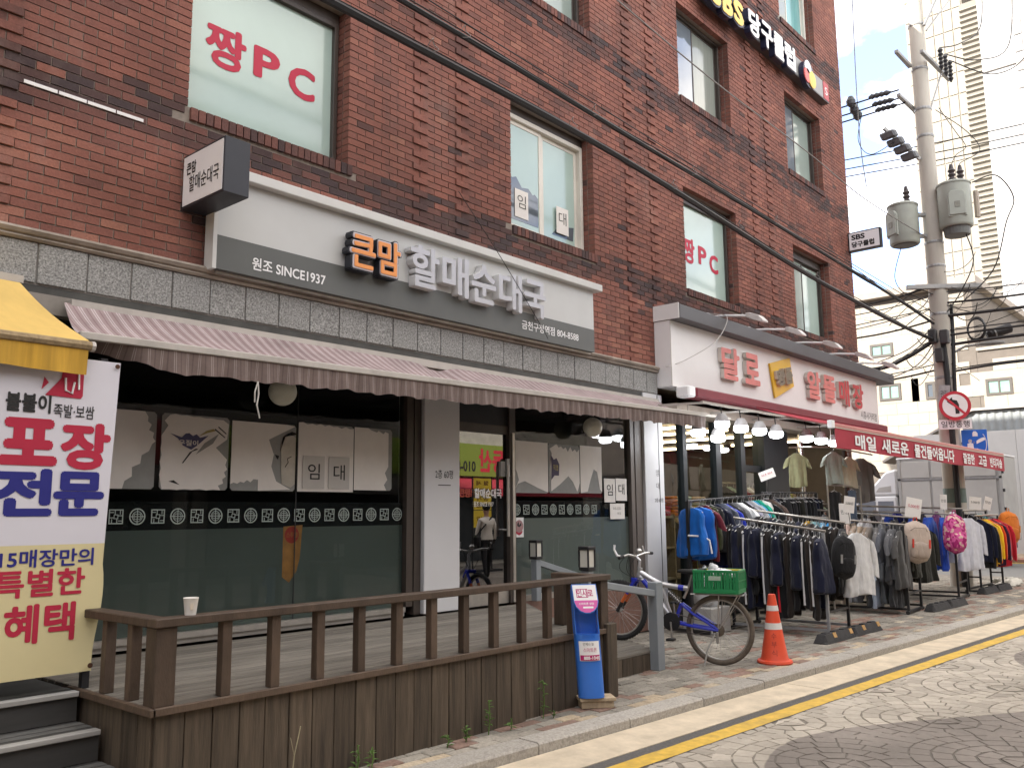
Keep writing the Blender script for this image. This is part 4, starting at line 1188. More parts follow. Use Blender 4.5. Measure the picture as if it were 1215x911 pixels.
def oval(t, x0, z0, w, h):
    curl(t, x0, z0, [(0.04, 0.15), (0.10, 0.20), (0.18, 0.20), (0.19, 0.33), (0.14, 0.40), (0.09, 0.38), (0.04, 0.43), (0.05, 0.3)], 'purple_remnant', M('poster_purple', (0.06, 0.045, 0.09), 0.7, 0.15, 12))
    text('lettering', '직영', (x0+0.12, YG-0.0115, z0+0.29), X_, Z_, MATS['poster_ochre'], t, 0.09, 0.07, bold=0.02)


poster(7.77, 8.35, 1.815, 2.375, 'torn white poster with a purple oval remnant near its left edge', lambda w, h: [(0.04, 0.02), (0.2, 0.1), (0.36, 0.2), (0.45, 0.13), (0.53, 0.02), (w, 0.12), (w, 0.52)]+jag((w, 0.5), (0.10, h*0.97), 11, 0.05)+[(0.02, h*0.9), (0.06, 0.45), (0.03, 0.3)], extra=oval)
poster(8.365, 8.80, 1.82, 2.385, 'narrow torn white poster with a grey hill shaped tear left of the letting sheets', lambda w, h: [(0, 0), (0.14, 0.02), (0.2, 0.16), (0.27, 0.29), (0.34, 0.26), (0.39, 0.05), (0.435, 0.02), (w, h), (0, h)])


def notice(x0, x1, z0, z1, label, body=None, y=YG-0.016, mat=None, s=0.55):
    t = thing('notice', label, 'notice', (x0, y, z0), 'paper notices on the shopfront')
    MB().box(x0, x1, y, y+0.0015, z0, z1).build('sheet', mat or paper_m, t)
    if body: text('lettering', body, ((x0+x1)/2, y-0.0015, (z0+z1)/2+0.02*(z1-z0)), X_, Z_, ink_m, t, (x1-x0)*s, (z1-z0)*0.48, bold=0.005)
    return t


grey_paper = M('letting_sheet', (0.50, 0.48, 0.45), 0.8, 0.05, 6)
notice(4.43, 4.655, 1.815, 2.095, 'pale letting sheet with the first black syllable on the frayed poster', '임', mat=grey_paper)
notice(4.70, 4.925, 1.815, 2.095, 'pale letting sheet with the second black syllable on the frayed poster', '대', mat=grey_paper)
notice(8.83, 9.065, 1.715, 2.005, 'white letting sheet with the first syllable on the right window', '임')
notice(9.08, 9.32, 1.735, 2.01, 'white letting sheet with the second syllable on the right window', '대')
t = notice(8.95, 9.265, 1.51, 1.70, 'small white phone number sheet below the letting sheets on the right window', y=YG-0.013)
text('lettering', '010-2225-', (9.10, YG-0.015, 1.64), X_, Z_, ink_m, t, 0.18, 0.03, bold=-0.01)
text('lettering', '평일', (9.14, YG-0.015, 1.58), X_, Z_, ink_m, t, 0.08, 0.03, bold=-0.01)
t = thing('sticker', 'round red and white no smoking sticker beside the glass door', 'sticker', (7.24, YG, 1.34))
MB().box(7.165, 7.32, YG-0.006, YG-0.002, 1.335, 1.545).build('sheet', white_m, t)
s_ = MB().lathe((7.2425, YG-0.007, 1.452), [(0.062, 0), (0.068, 0.001), (0.068, 0.002), (0.06, 0.002)], 20, axis=(0, -1, 0)); s_.build('ring', M('sticker_grey', (0.35, 0.2, 0.2), 0.6, 0.1, 5), t)
MB().prism([(-0.06, 0.0), (-0.04, -0.03), (0, -0.045), (0.04, -0.03), (0.06, 0.0)], (7.2425, YG-0.0075, 1.40), (1, 0, 0), (0, 0, 1), (0, 0.001, 0)).build('red_segment', crim, t)
MB().prism([(-0.03, 0.02), (-0.01, 0.04), (0.0, 0.0), (0.03, 0.03), (0.035, 0.0), (0.0, -0.02), (-0.035, -0.005)], (7.2425, YG-0.0095, 1.462), (1, 0, 0), (0, 0, 1), (0, 0.001, 0)).build('symbol', ink_m, t)
yel_p = M('yellow_paper', (0.62, 0.42, 0.03), 0.7, 0.06, 5)
# globe lamps behind the restaurant glass
globe_m = M('globe_glass', (0.72, 0.72, 0.62), 0.3, 0.05, 2)
for x, lab in ((4.07, 'pale round globe lamp hung under the awning before the left restaurant window'), (8.34, 'pale round globe lamp hung under the awning before the right restaurant window')):
    t = thing('globe_lamp', lab, 'lamp', (x, 6.05, 2.585), 'globe lamps in the empty restaurant')
    MB().lathe((x, 6.05, 2.585), [(0.0, -0.115)]+[(0.115*math.sin(R(a)), -0.115*math.cos(R(a))) for a in range(15, 180, 15)]+[(0.0, 0.115)], 24).build('globe', globe_m, t, smooth=True)
    MB().tube([(x, 6.05, 2.69), (x, 6.05, 2.8), (x, 6.16, 2.96)], 0.012, 8).build('stem', black_m, t)

t = thing('notice', 'faded orange paper strip with a red oval hung behind the left restaurant window', 'notice', (4.36, YG+0.010, 1.04))
MB().prism([(0, 0.05), (0.07, 0.0), (0.14, 0.09), (0.17, 0.2), (0.19, 0.47), (0.0, 0.46)], (4.27, YG+0.0105, 1.04), (1, 0, 0), (0, 0, 1), (0, 0.001, 0)).build('sheet', M('orange_paper', (0.30, 0.135, 0.035), 0.8, 0.25, 9), t)
MB().lathe((4.355, YG+0.0103, 1.43), [(0.07, 0), (0.07, 0.0004)], 18, axis=(0, -1, 0)).build('oval', M('oval_red', (0.30, 0.03, 0.02), 0.8, 0.1, 9), t)
text('lettering', '스투햄', (4.355, YG+0.0097, 1.43), X_, Z_, MATS['orange_paper'], t, 0.11, 0.045, bold=0.01)
# ================================================================== GROUND, ROAD, KERB, PAVEMENT
ks = -0.0658
kd = Vector((1, ks, 0)).normalized()          # along the kerb
kn = Vector((-ks, 1, 0)).normalized()         # towards the buildings
K0 = Vector((3.8, 3.84, 0))


def kp(a, b, z=0.0): return K0+kd*a+kn*b+Vector((0, 0, z))


structure(MB().box(-400, 400, -400, 400, -0.1, 0.0).build('ground', asphalt_m))
mb = MB(); mb.add([kp(-14, -9, 0.0385), kp(18.4, -9, 0.0385), kp(18.4, 0.0, 0.0385), kp(-14, 0.0, 0.0385)], [(0, 1, 2, 3)])
structure(mb.build('road', road_joint_m))
mb = MB()
for i in range(8):
    a0 = -12+i*4.0
    c = [kp(a0+0.006, -0.375), kp(min(a0+3.994, 18.4), -0.375), kp(min(a0+3.994, 18.4), -0.004), kp(a0+0.006, -0.004)]
    mb = MB(); mb.add([p+Vector((0, 0, 0.0)) for p in c]+[p+Vector((0, 0, 0.046+0.006*(j > 1))) for j, p in enumerate(c)], [(0, 3, 2, 1), (4, 5, 6, 7), (0, 1, 5, 4), (1, 2, 6, 5), (2, 3, 7, 6), (3, 0, 4, 7)])
    o = mb.build('gutter_slab' if i else 'gutter', concrete_m, gut if i else None)
    if not i: gut = structure(o)
mb = MB(); mb.add([kp(-14, -0.64, 0.0425), kp(18.4, -0.64, 0.0425), kp(18.4, -0.378, 0.0425), kp(-14, -0.378, 0.0425)], [(0, 1, 2, 3)])
structure(mb.build('asphalt_strip', asphalt_m))
mb = MB(); rl = random.Random(2)
top, bot = [], []
for i in range(241):
    a = -14+32.4*i/240
    top.append(kp(a, -0.482+rl.uniform(-0.004, 0.004), 0.045)); bot.append(kp(a, -0.632+rl.uniform(-0.004, 0.004), 0.045))
mb.loft([bot, top], cap=False, closed=False)
structure(mb.build('yellow_line', yellow_line_m))

# kerb stones
kb = MB(); kb.add([kp(-14, 0.012, 0), kp(18.4, 0.012, 0), kp(18.4, 0.17, 0), kp(-14, 0.17, 0), kp(-14, 0.012, 0.1), kp(18.4, 0.012, 0.1), kp(18.4, 0.17, 0.1), kp(-14, 0.17, 0.1)], [(4, 5, 6, 7), (0, 1, 5, 4), (3, 7, 6, 2)])
kerb = structure(kb.build('kerb', joint_m))
for i in range(-2, 19):
    a0, a1 = i*0.96-0.2, i*0.96+0.756
    dz = rl.uniform(-0.003, 0.003)
    poly = [(0.0, 0.02), (0.0, 0.108), (0.012, 0.121), (0.185, 0.123), (0.185, 0.02)]
    mb = MB(); mb.loft([[kp(a, b, z+dz) for b, z in poly] for a in (a0+0.004, a1-0.003)])
    mb.build('kerb_stone', kerb_m, kerb)

# pavement of concrete blocks
P_ = MB(); P_.add([kp(-5, 0.18, 0.10), kp(18.4, 0.18, 0.10), Vector((22.2, 6.3, 0.10)), Vector((-1.5, 6.3, 0.10))], [(0, 1, 2, 3)])
pave = structure(P_.build('pavement', joint_m))
PV = []
rp_ = random.Random(21)
for r in range(0, 29):
    b0 = 0.19+r*0.104
    off = 0.102*(r % 2)
    for c in range(-3, 90):
        a0 = c*0.204+off
        p = kp(a0+0.1, b0+0.05)
        if p.y > 6.12 or p.x > 21.4 or (p.y > 4.32 and p.x < 6.0) or (p.y > 4.75 and p.x < 7.3): continue
        t = rp_.uniform(0.05, 0.5)
        wv = math.sin(a0*0.9+1.2)+0.6*math.sin(a0*2.1)
        if r == 0: t = rp_.choice([0.9, 0.5, 0.66, 0.45, 0.93])
        elif r == 1: t = rp_.choice([0.66, 0.8, 0.5, 0.42, 0.9, 0.3])
        elif r in (2, 3) and rp_.random() < 0.32: t = rp_.uniform(0.63, 0.86)
        elif 7+wv < r < 10+wv and a0 > 2.9 and rp_.random() < 0.5: t = rp_.uniform(0.63, 0.86)
        elif 3 < r < 7 and rp_.random() < 0.10 and a0 > 4.3: t = rp_.uniform(0.95, 1.0)
        elif rp_.random() < 0.05: t = rp_.uniform(0.63, 0.86)
        PV.append((a0, b0, rp_.uniform(-0.004, 0.004), t, seen((p.x, p.y, 0.12))))


def block_geo(mb, a, b, la, lb, z0, z1, t=None, ch=0.005, m=0, rel=None):
    """one chamfered paving block in kerb coordinates"""
    f_ = (lambda x, y, z: (x, y, z)) if rel else kp
    vs = [f_(a, b, z0), f_(a+la, b, z0), f_(a+la, b+lb, z0), f_(a, b+lb, z0), f_(a, b, z1-ch), f_(a+la, b, z1-ch), f_(a+la, b+lb, z1-ch), f_(a, b+lb, z1-ch),
          f_(a+ch, b+ch, z1), f_(a+la-ch, b+ch, z1), f_(a+la-ch, b+lb-ch, z1), f_(a+ch, b+lb-ch, z1)]
    fs = [(0, 1, 5, 4), (1, 2, 6, 5), (2, 3, 7, 6), (3, 0, 4, 7), (4, 5, 9, 8), (5, 6, 10, 9), (6, 7, 11, 10), (7, 4, 8, 11), (8, 9, 10, 11)]
    mb.add(vs, fs, m, t)


PV.sort(key=lambda q: -q[4])
mb0 = MB(); block_geo(mb0, 0, 0, 0.196, 0.096, -0.03, 0.0, rel=True)
pm = mb0.mesh('paving_block', paver_m)
ang = math.atan(ks)
mb = MB()
for i, (a, b, dz, t, s_) in enumerate(PV):
    if i < 295 and s_ > 0: share('paving_block', pm, pave, kp(a, b, 0.12+dz), ang, (1-t, 1, 1))
    else: block_geo(mb, a, b, 0.196, 0.096, 0.085, 0.12+dz, t)
o = mb.build('paving_block', paver_m, pave); o['kind'] = 'stuff'

# road setts laid in fans, each row of fans lapping the one behind it
RS = []
rr_ = random.Random(8)
FR = 0.80
rows_ = {}
for j in range(-2, 10):
    rows_[j] = [(i*2*FR+(FR if j % 2 else 0)+0.3, 0.1-FR*j) for i in range(-3, 13)]
for j, cs_ in rows_.items():
    for cx, cb in cs_:
        near = [c for jj in (j+1, j+2) for c in rows_.get(jj, []) if abs(c[0]-cx) < 2*FR]
        for q in range(6):
            r0 = 0.02+q*0.13; r1 = r0+0.13
            n = max(4, int(2*math.pi*(r0+r1)/2/0.15))
            for k in range(n):
                a0 = 2*math.pi*(k+0.5*(q % 2))/n; a1 = a0+2*math.pi/n
                cn_ = [(cx+math.cos(a)*r, cb+math.sin(a)*r) for a in (a0, a1) for r in (r0, r1)]
                if min(c[1] for c in cn_) > -0.665 or min(c[1] for c in cn_) < -6.2: continue
                if all(any(math.hypot(x-ox, y-ob) < FR for ox, ob in near) for x, y in cn_): continue
                P = kp((cn_[0][0]+cn_[3][0])/2, (cn_[0][1]+cn_[3][1])/2, 0.045)
                if P.x < 3.2 or P.x > 19: continue
                g = 0.0055; ga = g/((r0+r1)/2); dz = 0.00035*(j+2)
                vs = []
                for zz, sh in ((0.037, 0), (0.0405, 0), (0.0428, 0.0035)):
                    for rr, aa in ((r0+g, a0+ga), (r1-g, a0+ga), (r1-g, a1-ga), (r0+g, a1-ga)):
                        rq = rr+(sh if rr == r0+g else -sh); aq = aa+(sh/((r0+r1)/2))*(1 if aa == a0+ga else -1)
                        vs.append(kp(cx+math.cos(aq)*rq, min(cb+math.sin(aq)*rq, -0.642), zz+dz))
                RS.append((seen(P), vs, rr_.random()))
fs_ = [(0, 4, 5, 1), (1, 5, 6, 2), (2, 6, 7, 3), (3, 7, 4, 0), (4, 8, 9, 5), (5, 9, 10, 6), (6, 10, 11, 7), (7, 11, 8, 4), (8, 11, 10, 9)]
RS.sort(key=lambda q: -q[0])
road = bpy.data.objects['road']
ml = MB()
for i, (s_, vs, t) in enumerate(RS):
    if i < 295:
        mb = MB(); mb.add([Vector(v)-Vector(vs[8]) for v in vs], fs_)
        share('road_sett', mb.mesh('road_sett', road_sett_m), road, vs[8], 0, (1-t, 1, 1))
    else: ml.add(vs, fs_, 0, t)
o = ml.build('road_sett', road_sett_m, road); o['kind'] = 'stuff'

# ================================================================== TIMBER DECK
deck_floor_m = M('deck_floor_wood', (0.155, 0.14, 0.118), 0.85, 0.35, 7, bump=0.4, stretch=(0.25, 4, 4), orand=0.22, dirt=0.4, dirt_col=(0.09, 0.08, 0.07))
deck_skirt_m = M('deck_skirt_wood', (0.078, 0.059, 0.041), 0.75, 0.5, 6, bump=0.35, stretch=(5, 5, 0.35), orand=0.25, dirt=0.3, dirt_col=(0.035, 0.03, 0.026))
rail_m = M('deck_rail_wood', (0.078, 0.053, 0.037), 0.6, 0.3, 6, bump=0.25, stretch=(2, 4, 0.8), orand=0.24, dirt=0.25, dirt_col=(0.11, 0.08, 0.06))
dk = thing('timber_deck', 'dark brown timber deck with low railing in front of the empty restaurant', 'deck', (2.19, 4.27, 0.12))
rd = random.Random(4)
i = 0
y = 4.265
while y < 6.11:
    y1 = min(y+0.09, 6.115)
    xr = 6.02 if y < 4.68 else 6.02+(y-4.68)*0.82
    MB().box(2.19+rd.uniform(0, 0.004), xr+rd.uniform(-0.006, 0.004), y, y1, 0.635, 0.66+rd.uniform(-0.0015, 0.0015)).build('floor_plank', deck_floor_m, dk, bevel=0.004)
    y += 0.1
MB().box(2.17, 6.05, 4.235, 4.262, 0.625, 0.664).build('edge_board', rail_m, dk, bevel=0.004)
MB().box(2.155, 2.187, 4.235, 5.2, 0.625, 0.664).build('edge_board', rail_m, dk, bevel=0.004)
x = 2.2
while x < 5.95:
    MB().box(x+0.003, min(x+0.152, 5.96), 4.268+rd.uniform(-0.003, 0.003), 4.29, 0.115, 0.625).build('skirt_board', deck_skirt_m, dk, bevel=0.003)
    x += 0.155
y = 4.29
for wd in (0.135, 0.17, 0.24, 0.24, 0.24):
    MB().box(2.188+rd.uniform(-0.002, 0.002), 2.21, y+0.003, y+wd-0.003, 0.115, 0.625).build('skirt_board', deck_skirt_m, dk, bevel=0.003)
    y += wd
MB().box(2.25, 5.95, 4.32, 6.1, 0.12, 0.62).build('sub_frame', black_m, dk)
mb = MB(); mb.prism([(6.0, 4.7), (6.02, 4.7), (7.18, 6.1), (6.0, 6.1)], (0, 0, 0), (1, 0, 0), (0, 1, 0), (0, 0, 0.5)); mb.v = [(x, y, z+0.12) for x, y, z in mb.v]
mb.build('sub_frame', deck_skirt_m, dk)
MB().box(5.965, 6.10, 4.225, 4.36, 0.115, 0.70).build('corner_board', deck_skirt_m, dk, bevel=0.006)
MB().box(2.165, 6.045, 4.235, 4.335, 1.045, 1.09).build('handrail', rail_m, dk, bevel=0.005)
MB().box(2.165, 2.262, 4.338, 5.12, 1.043, 1.088).build('handrail', rail_m, dk, bevel=0.005)
MB().box(5.93, 6.04, 4.338, 4.78, 1.043, 1.088).build('handrail', rail_m, dk, bevel=0.005)
for px, py, wd in ((2.235, 4.31, 0.11), (5.985, 4.31, 0.10), (5.98, 4.70, 0.10)):
    MB().box(px-wd/2, px+wd/2, py-wd/2+0.0, py+wd/2, 0.662, 1.044).build('post', rail_m, dk, bevel=0.004)
for k in range(11):
    x = 2.575+0.3*k
    MB().box(x-0.028, x+0.028, 4.262, 4.318, 0.662, 1.044).build('baluster', rail_m, dk, bevel=0.003)
for yy in (4.56, 4.85):
    MB().box(2.19, 2.246, yy-0.028, yy+0.028, 0.662, 1.042).build('baluster', rail_m, dk, bevel=0.003)

# low timber landing to the right of the deck
ld = thing('step_landing', 'low weathered timber landing step at the right end of the deck', 'step', (6.1, 4.65, 0.12))
y = 4.66
while y < 6.1:
    xr = 7.38+(y-4.66)*0.66
    xl = 6.12 if y < 4.78 else 6.12+(y-4.70)*0.84
    MB().box(xl, xr, y, y+0.112, 0.275, 0.30+rd.uniform(-0.0015, 0.0015)).build('floor_plank', deck_floor_m, ld, bevel=0.004)
    y += 0.12
x = 6.12
while x < 7.3:
    MB().box(x+0.002, min(x+0.168, 7.37), 4.662, 4.684, 0.118, 0.272).build('skirt_board', deck_skirt_m, ld, bevel=0.003)
    x += 0.17
mb = MB(); mb.prism([(6.15, 4.70), (7.36, 4.70), (8.26, 6.08), (7.25, 6.08)], (0, 0, 0.12), (1, 0, 0), (0, 1, 0), (0, 0, 0.15)); mb.build('sub_frame', deck_skirt_m, ld)

# dark steps on the left
step_m = M('step_dark', (0.05, 0.049, 0.047), 0.55, 0.3, 4, stretch=(0.4, 3, 3), dirt=0.3)
nose_m = M('step_nosing', (0.33, 0.325, 0.31), 0.55, 0.15, 10, stretch=(0.4, 3, 3), dirt=0.3)
sp = thing('steps', 'dark entrance steps with pale metal nosings below the banner', 'steps', (2.1, 4.2, 0.12))
for k, (yy, zz) in enumerate(((5.03, 0.66), (4.745, 0.505), (4.46, 0.35), (4.18, 0.20))):
    y1 = 6.1 if k == 0 else yy+0.30
    MB().box(-2.6, 2.15, yy, y1, zz-0.03, zz-0.004).build('tread', step_m, sp)
    for q in range(2 if k else 1): MB().box(-2.6, 2.15, yy+0.10+0.085*q, yy+0.165+0.085*q, zz-0.0039, zz-0.001).build('tread_strip', M('tread_strip', (0.11, 0.11, 0.105), 0.6, 0.3, 10), sp)
    MB().box(-2.6, 2.15, yy-0.012, yy+0.05, zz-0.028, zz).build('nosing', nose_m, sp, bevel=0.004)
    MB().box(-2.6, 2.15, yy+0.012, yy+0.03, (0.12 if k == 3 else zz-0.155), zz-0.03).build('riser', step_m, sp)

# grey handrails with lanterns
hr_m = M('handrail_grey', (0.24, 0.265, 0.285), 0.5, 0.1, 4, dirt=0.15)
for nm, lab, p0, p1, z0, z1, zb0 in (('a', 'grey painted handrail from the deck railing down to the landing corner', (6.16, 4.56), (7.33, 4.62), 1.0, 0.82, 0.12), ('b', 'grey painted handrail against the wall beside the glass door', (7.36, 6.13), (8.5, 6.13), 1.07, 0.78, 0.665)):
    t = thing('stair_handrail', lab, 'handrail', (p0[0], p0[1], zb0), 'grey handrails either side of the landing')
    MB().bar((p0[0], p0[1], z0), (p1[0], p1[1], z1), 0.06, 0.06).build('rail', hr_m, t, bevel=0.004)
    MB().box(p0[0]-0.04, p0[0]+0.04, p0[1]-0.04, p0[1]+0.04, zb0 if nm == 'b' else 0.30, 1.10).build('post', hr_m, t, bevel=0.005)
    zz = 0.93 if nm == 'a' else 0.8
    MB().box(p1[0]-0.065 if nm == 'a' else p1[0]-0.04, p1[0]+0.05, p1[1]-0.05, p1[1]+0.05, 0.12, zz).build('post', hr_m, t, bevel=0.005)
    ln = thing('lantern', 'small black box lantern with pale panes on the handrail post '+('beside the blue dispenser' if nm == 'a' else 'beside the glass door'), 'lantern', (p0[0], p0[1], 1.10), 'lanterns on the handrail posts')
    x, y = p0
    MB().box(x-0.052, x+0.052, y-0.052, y+0.052, 1.102, 1.13).build('base', black_m, ln, bevel=0.003); MB().box(x-0.056, x+0.056, y-0.056, y+0.056, 1.275, 1.305).build('cap', black_m, ln, bevel=0.006)
    for sx in (-1, 1):
        for sy in (-1, 1): MB().box(x+sx*0.048-0.006, x+sx*0.048+0.006, y+sy*0.048-0.006, y+sy*0.048+0.006, 1.13, 1.275).build('bar', black_m, ln)
    MB().box(x-0.042, x+0.042, y-0.042, y+0.042, 1.131, 1.274).build('pane', M('lantern_pane', (0.62, 0.61, 0.54), 0.4, 0.06, 6), ln)

# paper cup on the railing
t = thing('paper_cup', 'white paper cup left standing on the deck railing', 'cup', (2.37, 4.285, 1.0905))
MB().lathe((2.37, 4.285, 1.0905), [(0.0, 0.003), (0.027, 0.003), (0.0275, 0.0), (0.037, 0.082), (0.0385, 0.084), (0.0375, 0.087), (0.0355, 0.084), (0.026, 0.008), (0.0, 0.008)], 24).build('cup', M('cup_white', (0.72, 0.70, 0.66), 0.7, 0.04, 6), t, smooth=True)
MB().prism([(-0.008, -0.016), (0.006, -0.018), (0.009, 0.0), (0.004, 0.017), (-0.007, 0.012)], (2.358, 4.2515, 1.135), (0.94, -0.34, 0), (0, 0, 1), (0.0, 0.001, 0)).build('print', M('cup_print', (0.62, 0.55, 0.45), 0.7, 0.1, 30), t)

# blue leaflet dispenser on a wooden block
blue_m = M('dispenser_blue', (0.035, 0.16, 0.58), 0.38, 0.08, 3, spec=0.5, dirt=0.1)
r_ = Vector((0.76, -0.65, 0)).normalized(); n_ = Vector((-0.65, -0.76, 0)).normalized(); u_ = (Vector((0, 0, 1))-n_*0.03-r_*0.055).normalized()
D0 = Vector((5.585, 4.115, 0.205))


def dp(a, b, h): return D0+r_*a+n_*b+u_*h


ds = thing('leaflet_dispenser', 'tall blue plastic leaflet dispenser leaning on the deck railing', 'dispenser', D0)
W_ = 0.098
mb = MB()
rings = []
for h, bulge in ((0.0, 0.05), (0.2, 0.055), (0.4, 0.06), (0.47, 0.06)):
    rings.append([dp(-W_, -0.035, h), dp(-W_, 0.0, h)]+[dp(W_*math.sin(R(a)), bulge*math.cos(R(a))+0.0, h) for a in range(-75, 90, 15)]+[dp(W_, 0.0, h), dp(W_, -0.035, h)])
mb.loft(rings); mb.build('body', blue_m, ds, smooth=True)
MB().add([dp(-W_, -0.04, 0.47), dp(W_, -0.04, 0.47), dp(W_, -0.04, 0.80), dp(-W_, -0.04, 0.80), dp(-W_, -0.03, 0.47), dp(W_, -0.03, 0.47), dp(W_, -0.03, 0.80), dp(-W_, -0.03, 0.80)], [(0, 3, 2, 1), (4, 5, 6, 7), (0, 1, 5, 4), (1, 2, 6, 5), (2, 3, 7, 6), (3, 0, 4, 7)]).build('back_plate', blue_m, ds)
for sx in (-1, 1):
    MB().prism([(-0.035, 0.47), (0.03, 0.47), (0.012, 0.58), (0.035, 0.70), (0.0, 0.83), (-0.035, 0.83)], dp(sx*(W_-0.004), 0, 0)-Vector(), n_, u_, r_*0.008*(-sx)).build('side_cheek', blue_m, ds)
mb = MB(); rows = []
for h in (0.44, 0.50, 0.56, 0.62):
    rows.append([dp(W_*0.93*math.sin(R(a)), 0.062*math.cos(R(a)), h) for a in range(-75, 90, 15)])
mb.loft(rows, cap=False, closed=False)
mb.build('clear_scoop', glass('clear_plastic', (0.80, 0.86, 0.93), 1.45, 0.12), ds, smooth=True)
# sloping head plate with rounded foot
hp = [(-0.098, 0.19), (0.098, 0.19), (0.098, 0.05), (0.085, 0.01), (0.055, -0.025), (0.02, -0.04), (-0.02, -0.04), (-0.055, -0.025), (-0.085, 0.01), (-0.098, 0.05)]
hu = (u_*0.94-n_*0.34).normalized(); hn = r_.cross(hu)
H0 = dp(0.0, 0.065, 0.66)
MB().prism(hp, H0, r_, hu, hn*0.012).build('head_plate', blue_m, ds, bevel=0.003)
ip = [(x*0.93, y*0.93+0.006) for x, y in hp]
MB().prism(ip, H0+hn*0.0125, r_, hu, hn*0.0015).build('head_label', white_m, ds)
pk = [(x, y) for x, y in ip if y < 0.06]
MB().prism([(-0.0905, 0.062), (0.0905, 0.062)]+[(x*0.995, y*0.995) for x, y in pk[0:1]]+[(x*0.995, y*0.995) for x, y in pk[1:]], H0+hn*0.0142, r_, hu, hn*0.001).build('head_band', M('magenta_print', (0.62, 0.11, 0.36), 0.5, 0.05, 5), ds)
mag = M('magenta_ink', (0.42, 0.015, 0.13), 0.5, 0.05, 5)
text('lettering', '민사로', H0+r_*0.0+hu*0.118+hn*0.0145, r_, hu, mag, ds, 0.125, 0.06, bold=0.02)
MB().prism([(-0.068, -0.034), (0.022, -0.034), (0.022, 0.034), (-0.068, 0.034), (-0.068, 0.029), (0.017, 0.029), (0.017, -0.029), (-0.063, -0.029), (-0.063, 0.0285), (-0.068, 0.0285)], H0+hu*0.118+hn*0.0145, r_, hu, hn*0.0006).build('logo_box', mag, ds)
text('lettering', '스마트폰 상담', H0+hu*0.036+hn*0.0155, r_, hu, white_m, ds, 0.12, 0.018, bold=0.02)
MB().prism([(-0.03, -0.008), (0.05, -0.008), (0.05, 0.006), (-0.03, 0.006)], H0+hu*0.008+hn*0.0155, r_, hu, hn*0.0005).build('white_strip', white_m, ds)
# label wrapped on the body
rows = []
for h in (0.275, 0.42):
    rows.append([dp(W_*1.012*math.sin(R(a)), 0.0625*math.cos(R(a)), h) for a in range(-52, 60, 8)])
mb = MB(); mb.loft(rows, cap=False, closed=False); mb.build('body_label', white_m, ds, smooth=True)
rows = []
for h in (0.278, 0.318):
    rows.append([dp(W_*1.025*math.sin(R(a)), 0.0637*math.cos(R(a)), h) for a in range(-48, 56, 8)])
mb = MB(); mb.loft(rows, cap=False, closed=False); mb.build('label_band', mag, ds, smooth=True)
text('lettering', '888-1040', dp(0.01, 0.0665, 0.298), r_, u_, white_m, ds, 0.125, 0.026, bold=0.03)
text('lettering', '언제나 늘', dp(-0.01, 0.0655, 0.40), r_, u_, ink_m, ds, 0.085, 0.024, bold=0.0)
text('lettering', '스마트폰', dp(0.0, 0.0655, 0.357), r_, u_, mag, ds, 0.105, 0.032, bold=0.0)
wb = thing('wooden_block', 'pale wooden block under the blue leaflet dispenser', 'block', (5.66, 4.13, 0.12))
MB().obox((5.66, 4.135, 0.149), r_*0.125, n_*0.07, (0, 0, 0.026)).build('base', M('pale_wood', (0.42, 0.33, 0.22), 0.8, 0.2, 12, stretch=(1, 6, 1)), wb, bevel=0.004)
MB().obox((5.66, 4.135, 0.188), r_*0.14, n_*0.085, (0, 0, 0.0125)).build('top_board', MATS['pale_wood'], wb, bevel=0.003)

# traffic cone
cone_m = M('cone_orange', (0.66, 0.075, 0.03), 0.5, 0.12, 4, dirt=0.25, dirt_col=(0.28, 0.08, 0.05))
cc = Vector((8.36, 3.93, 0.12))
cn = thing('traffic_cone', 'orange traffic cone with two white bands standing near the kerb', 'cone', cc)
CR = 0.135


def cr(h): return 0.128-(0.128-0.034)*(h-0.03)/0.63


MB().lathe(cc, [(0.165, 0.0), (0.172, 0.012), (0.165, 0.03), (0.14, 0.036), (cr(0.05)+0.004, 0.055), (cr(0.2), 0.2), (cr(0.62), 0.62), (0.034, 0.655), (0.022, 0.66), (0.02, 0.64)], 32).build('body', cone_m, cn, smooth=True)
for h0, h1 in ((0.325, 0.385), (0.50, 0.55)):
    MB().lathe(cc, [(cr(h0)+0.002, h0), (cr(h1)+0.002, h1)], 32).build('reflective_band', M('band_white', (0.62, 0.60, 0.58), 0.4, 0.1, 12, dirt=0.2), cn, smooth=True)
cv = (Vector((0, 0, 0))-Vector((8.36, 3.93, 0))).normalized()
cvx = Vector((-cv.y, cv.x, 0))
for q, ch in enumerate('수부식'):
    h = 0.265-0.078*q
    text('lettering', ch, cc+Vector((0, 0, h))+cv*(cr(h)+0.006)+cvx*0.0, cvx, Vector((0, 0, 1))-cv*0.14, M('cone_ink', (0.25, 0.03, 0.025), 0.7, 0.1, 5), cn, 0.05, 0.055, bold=-0.01)

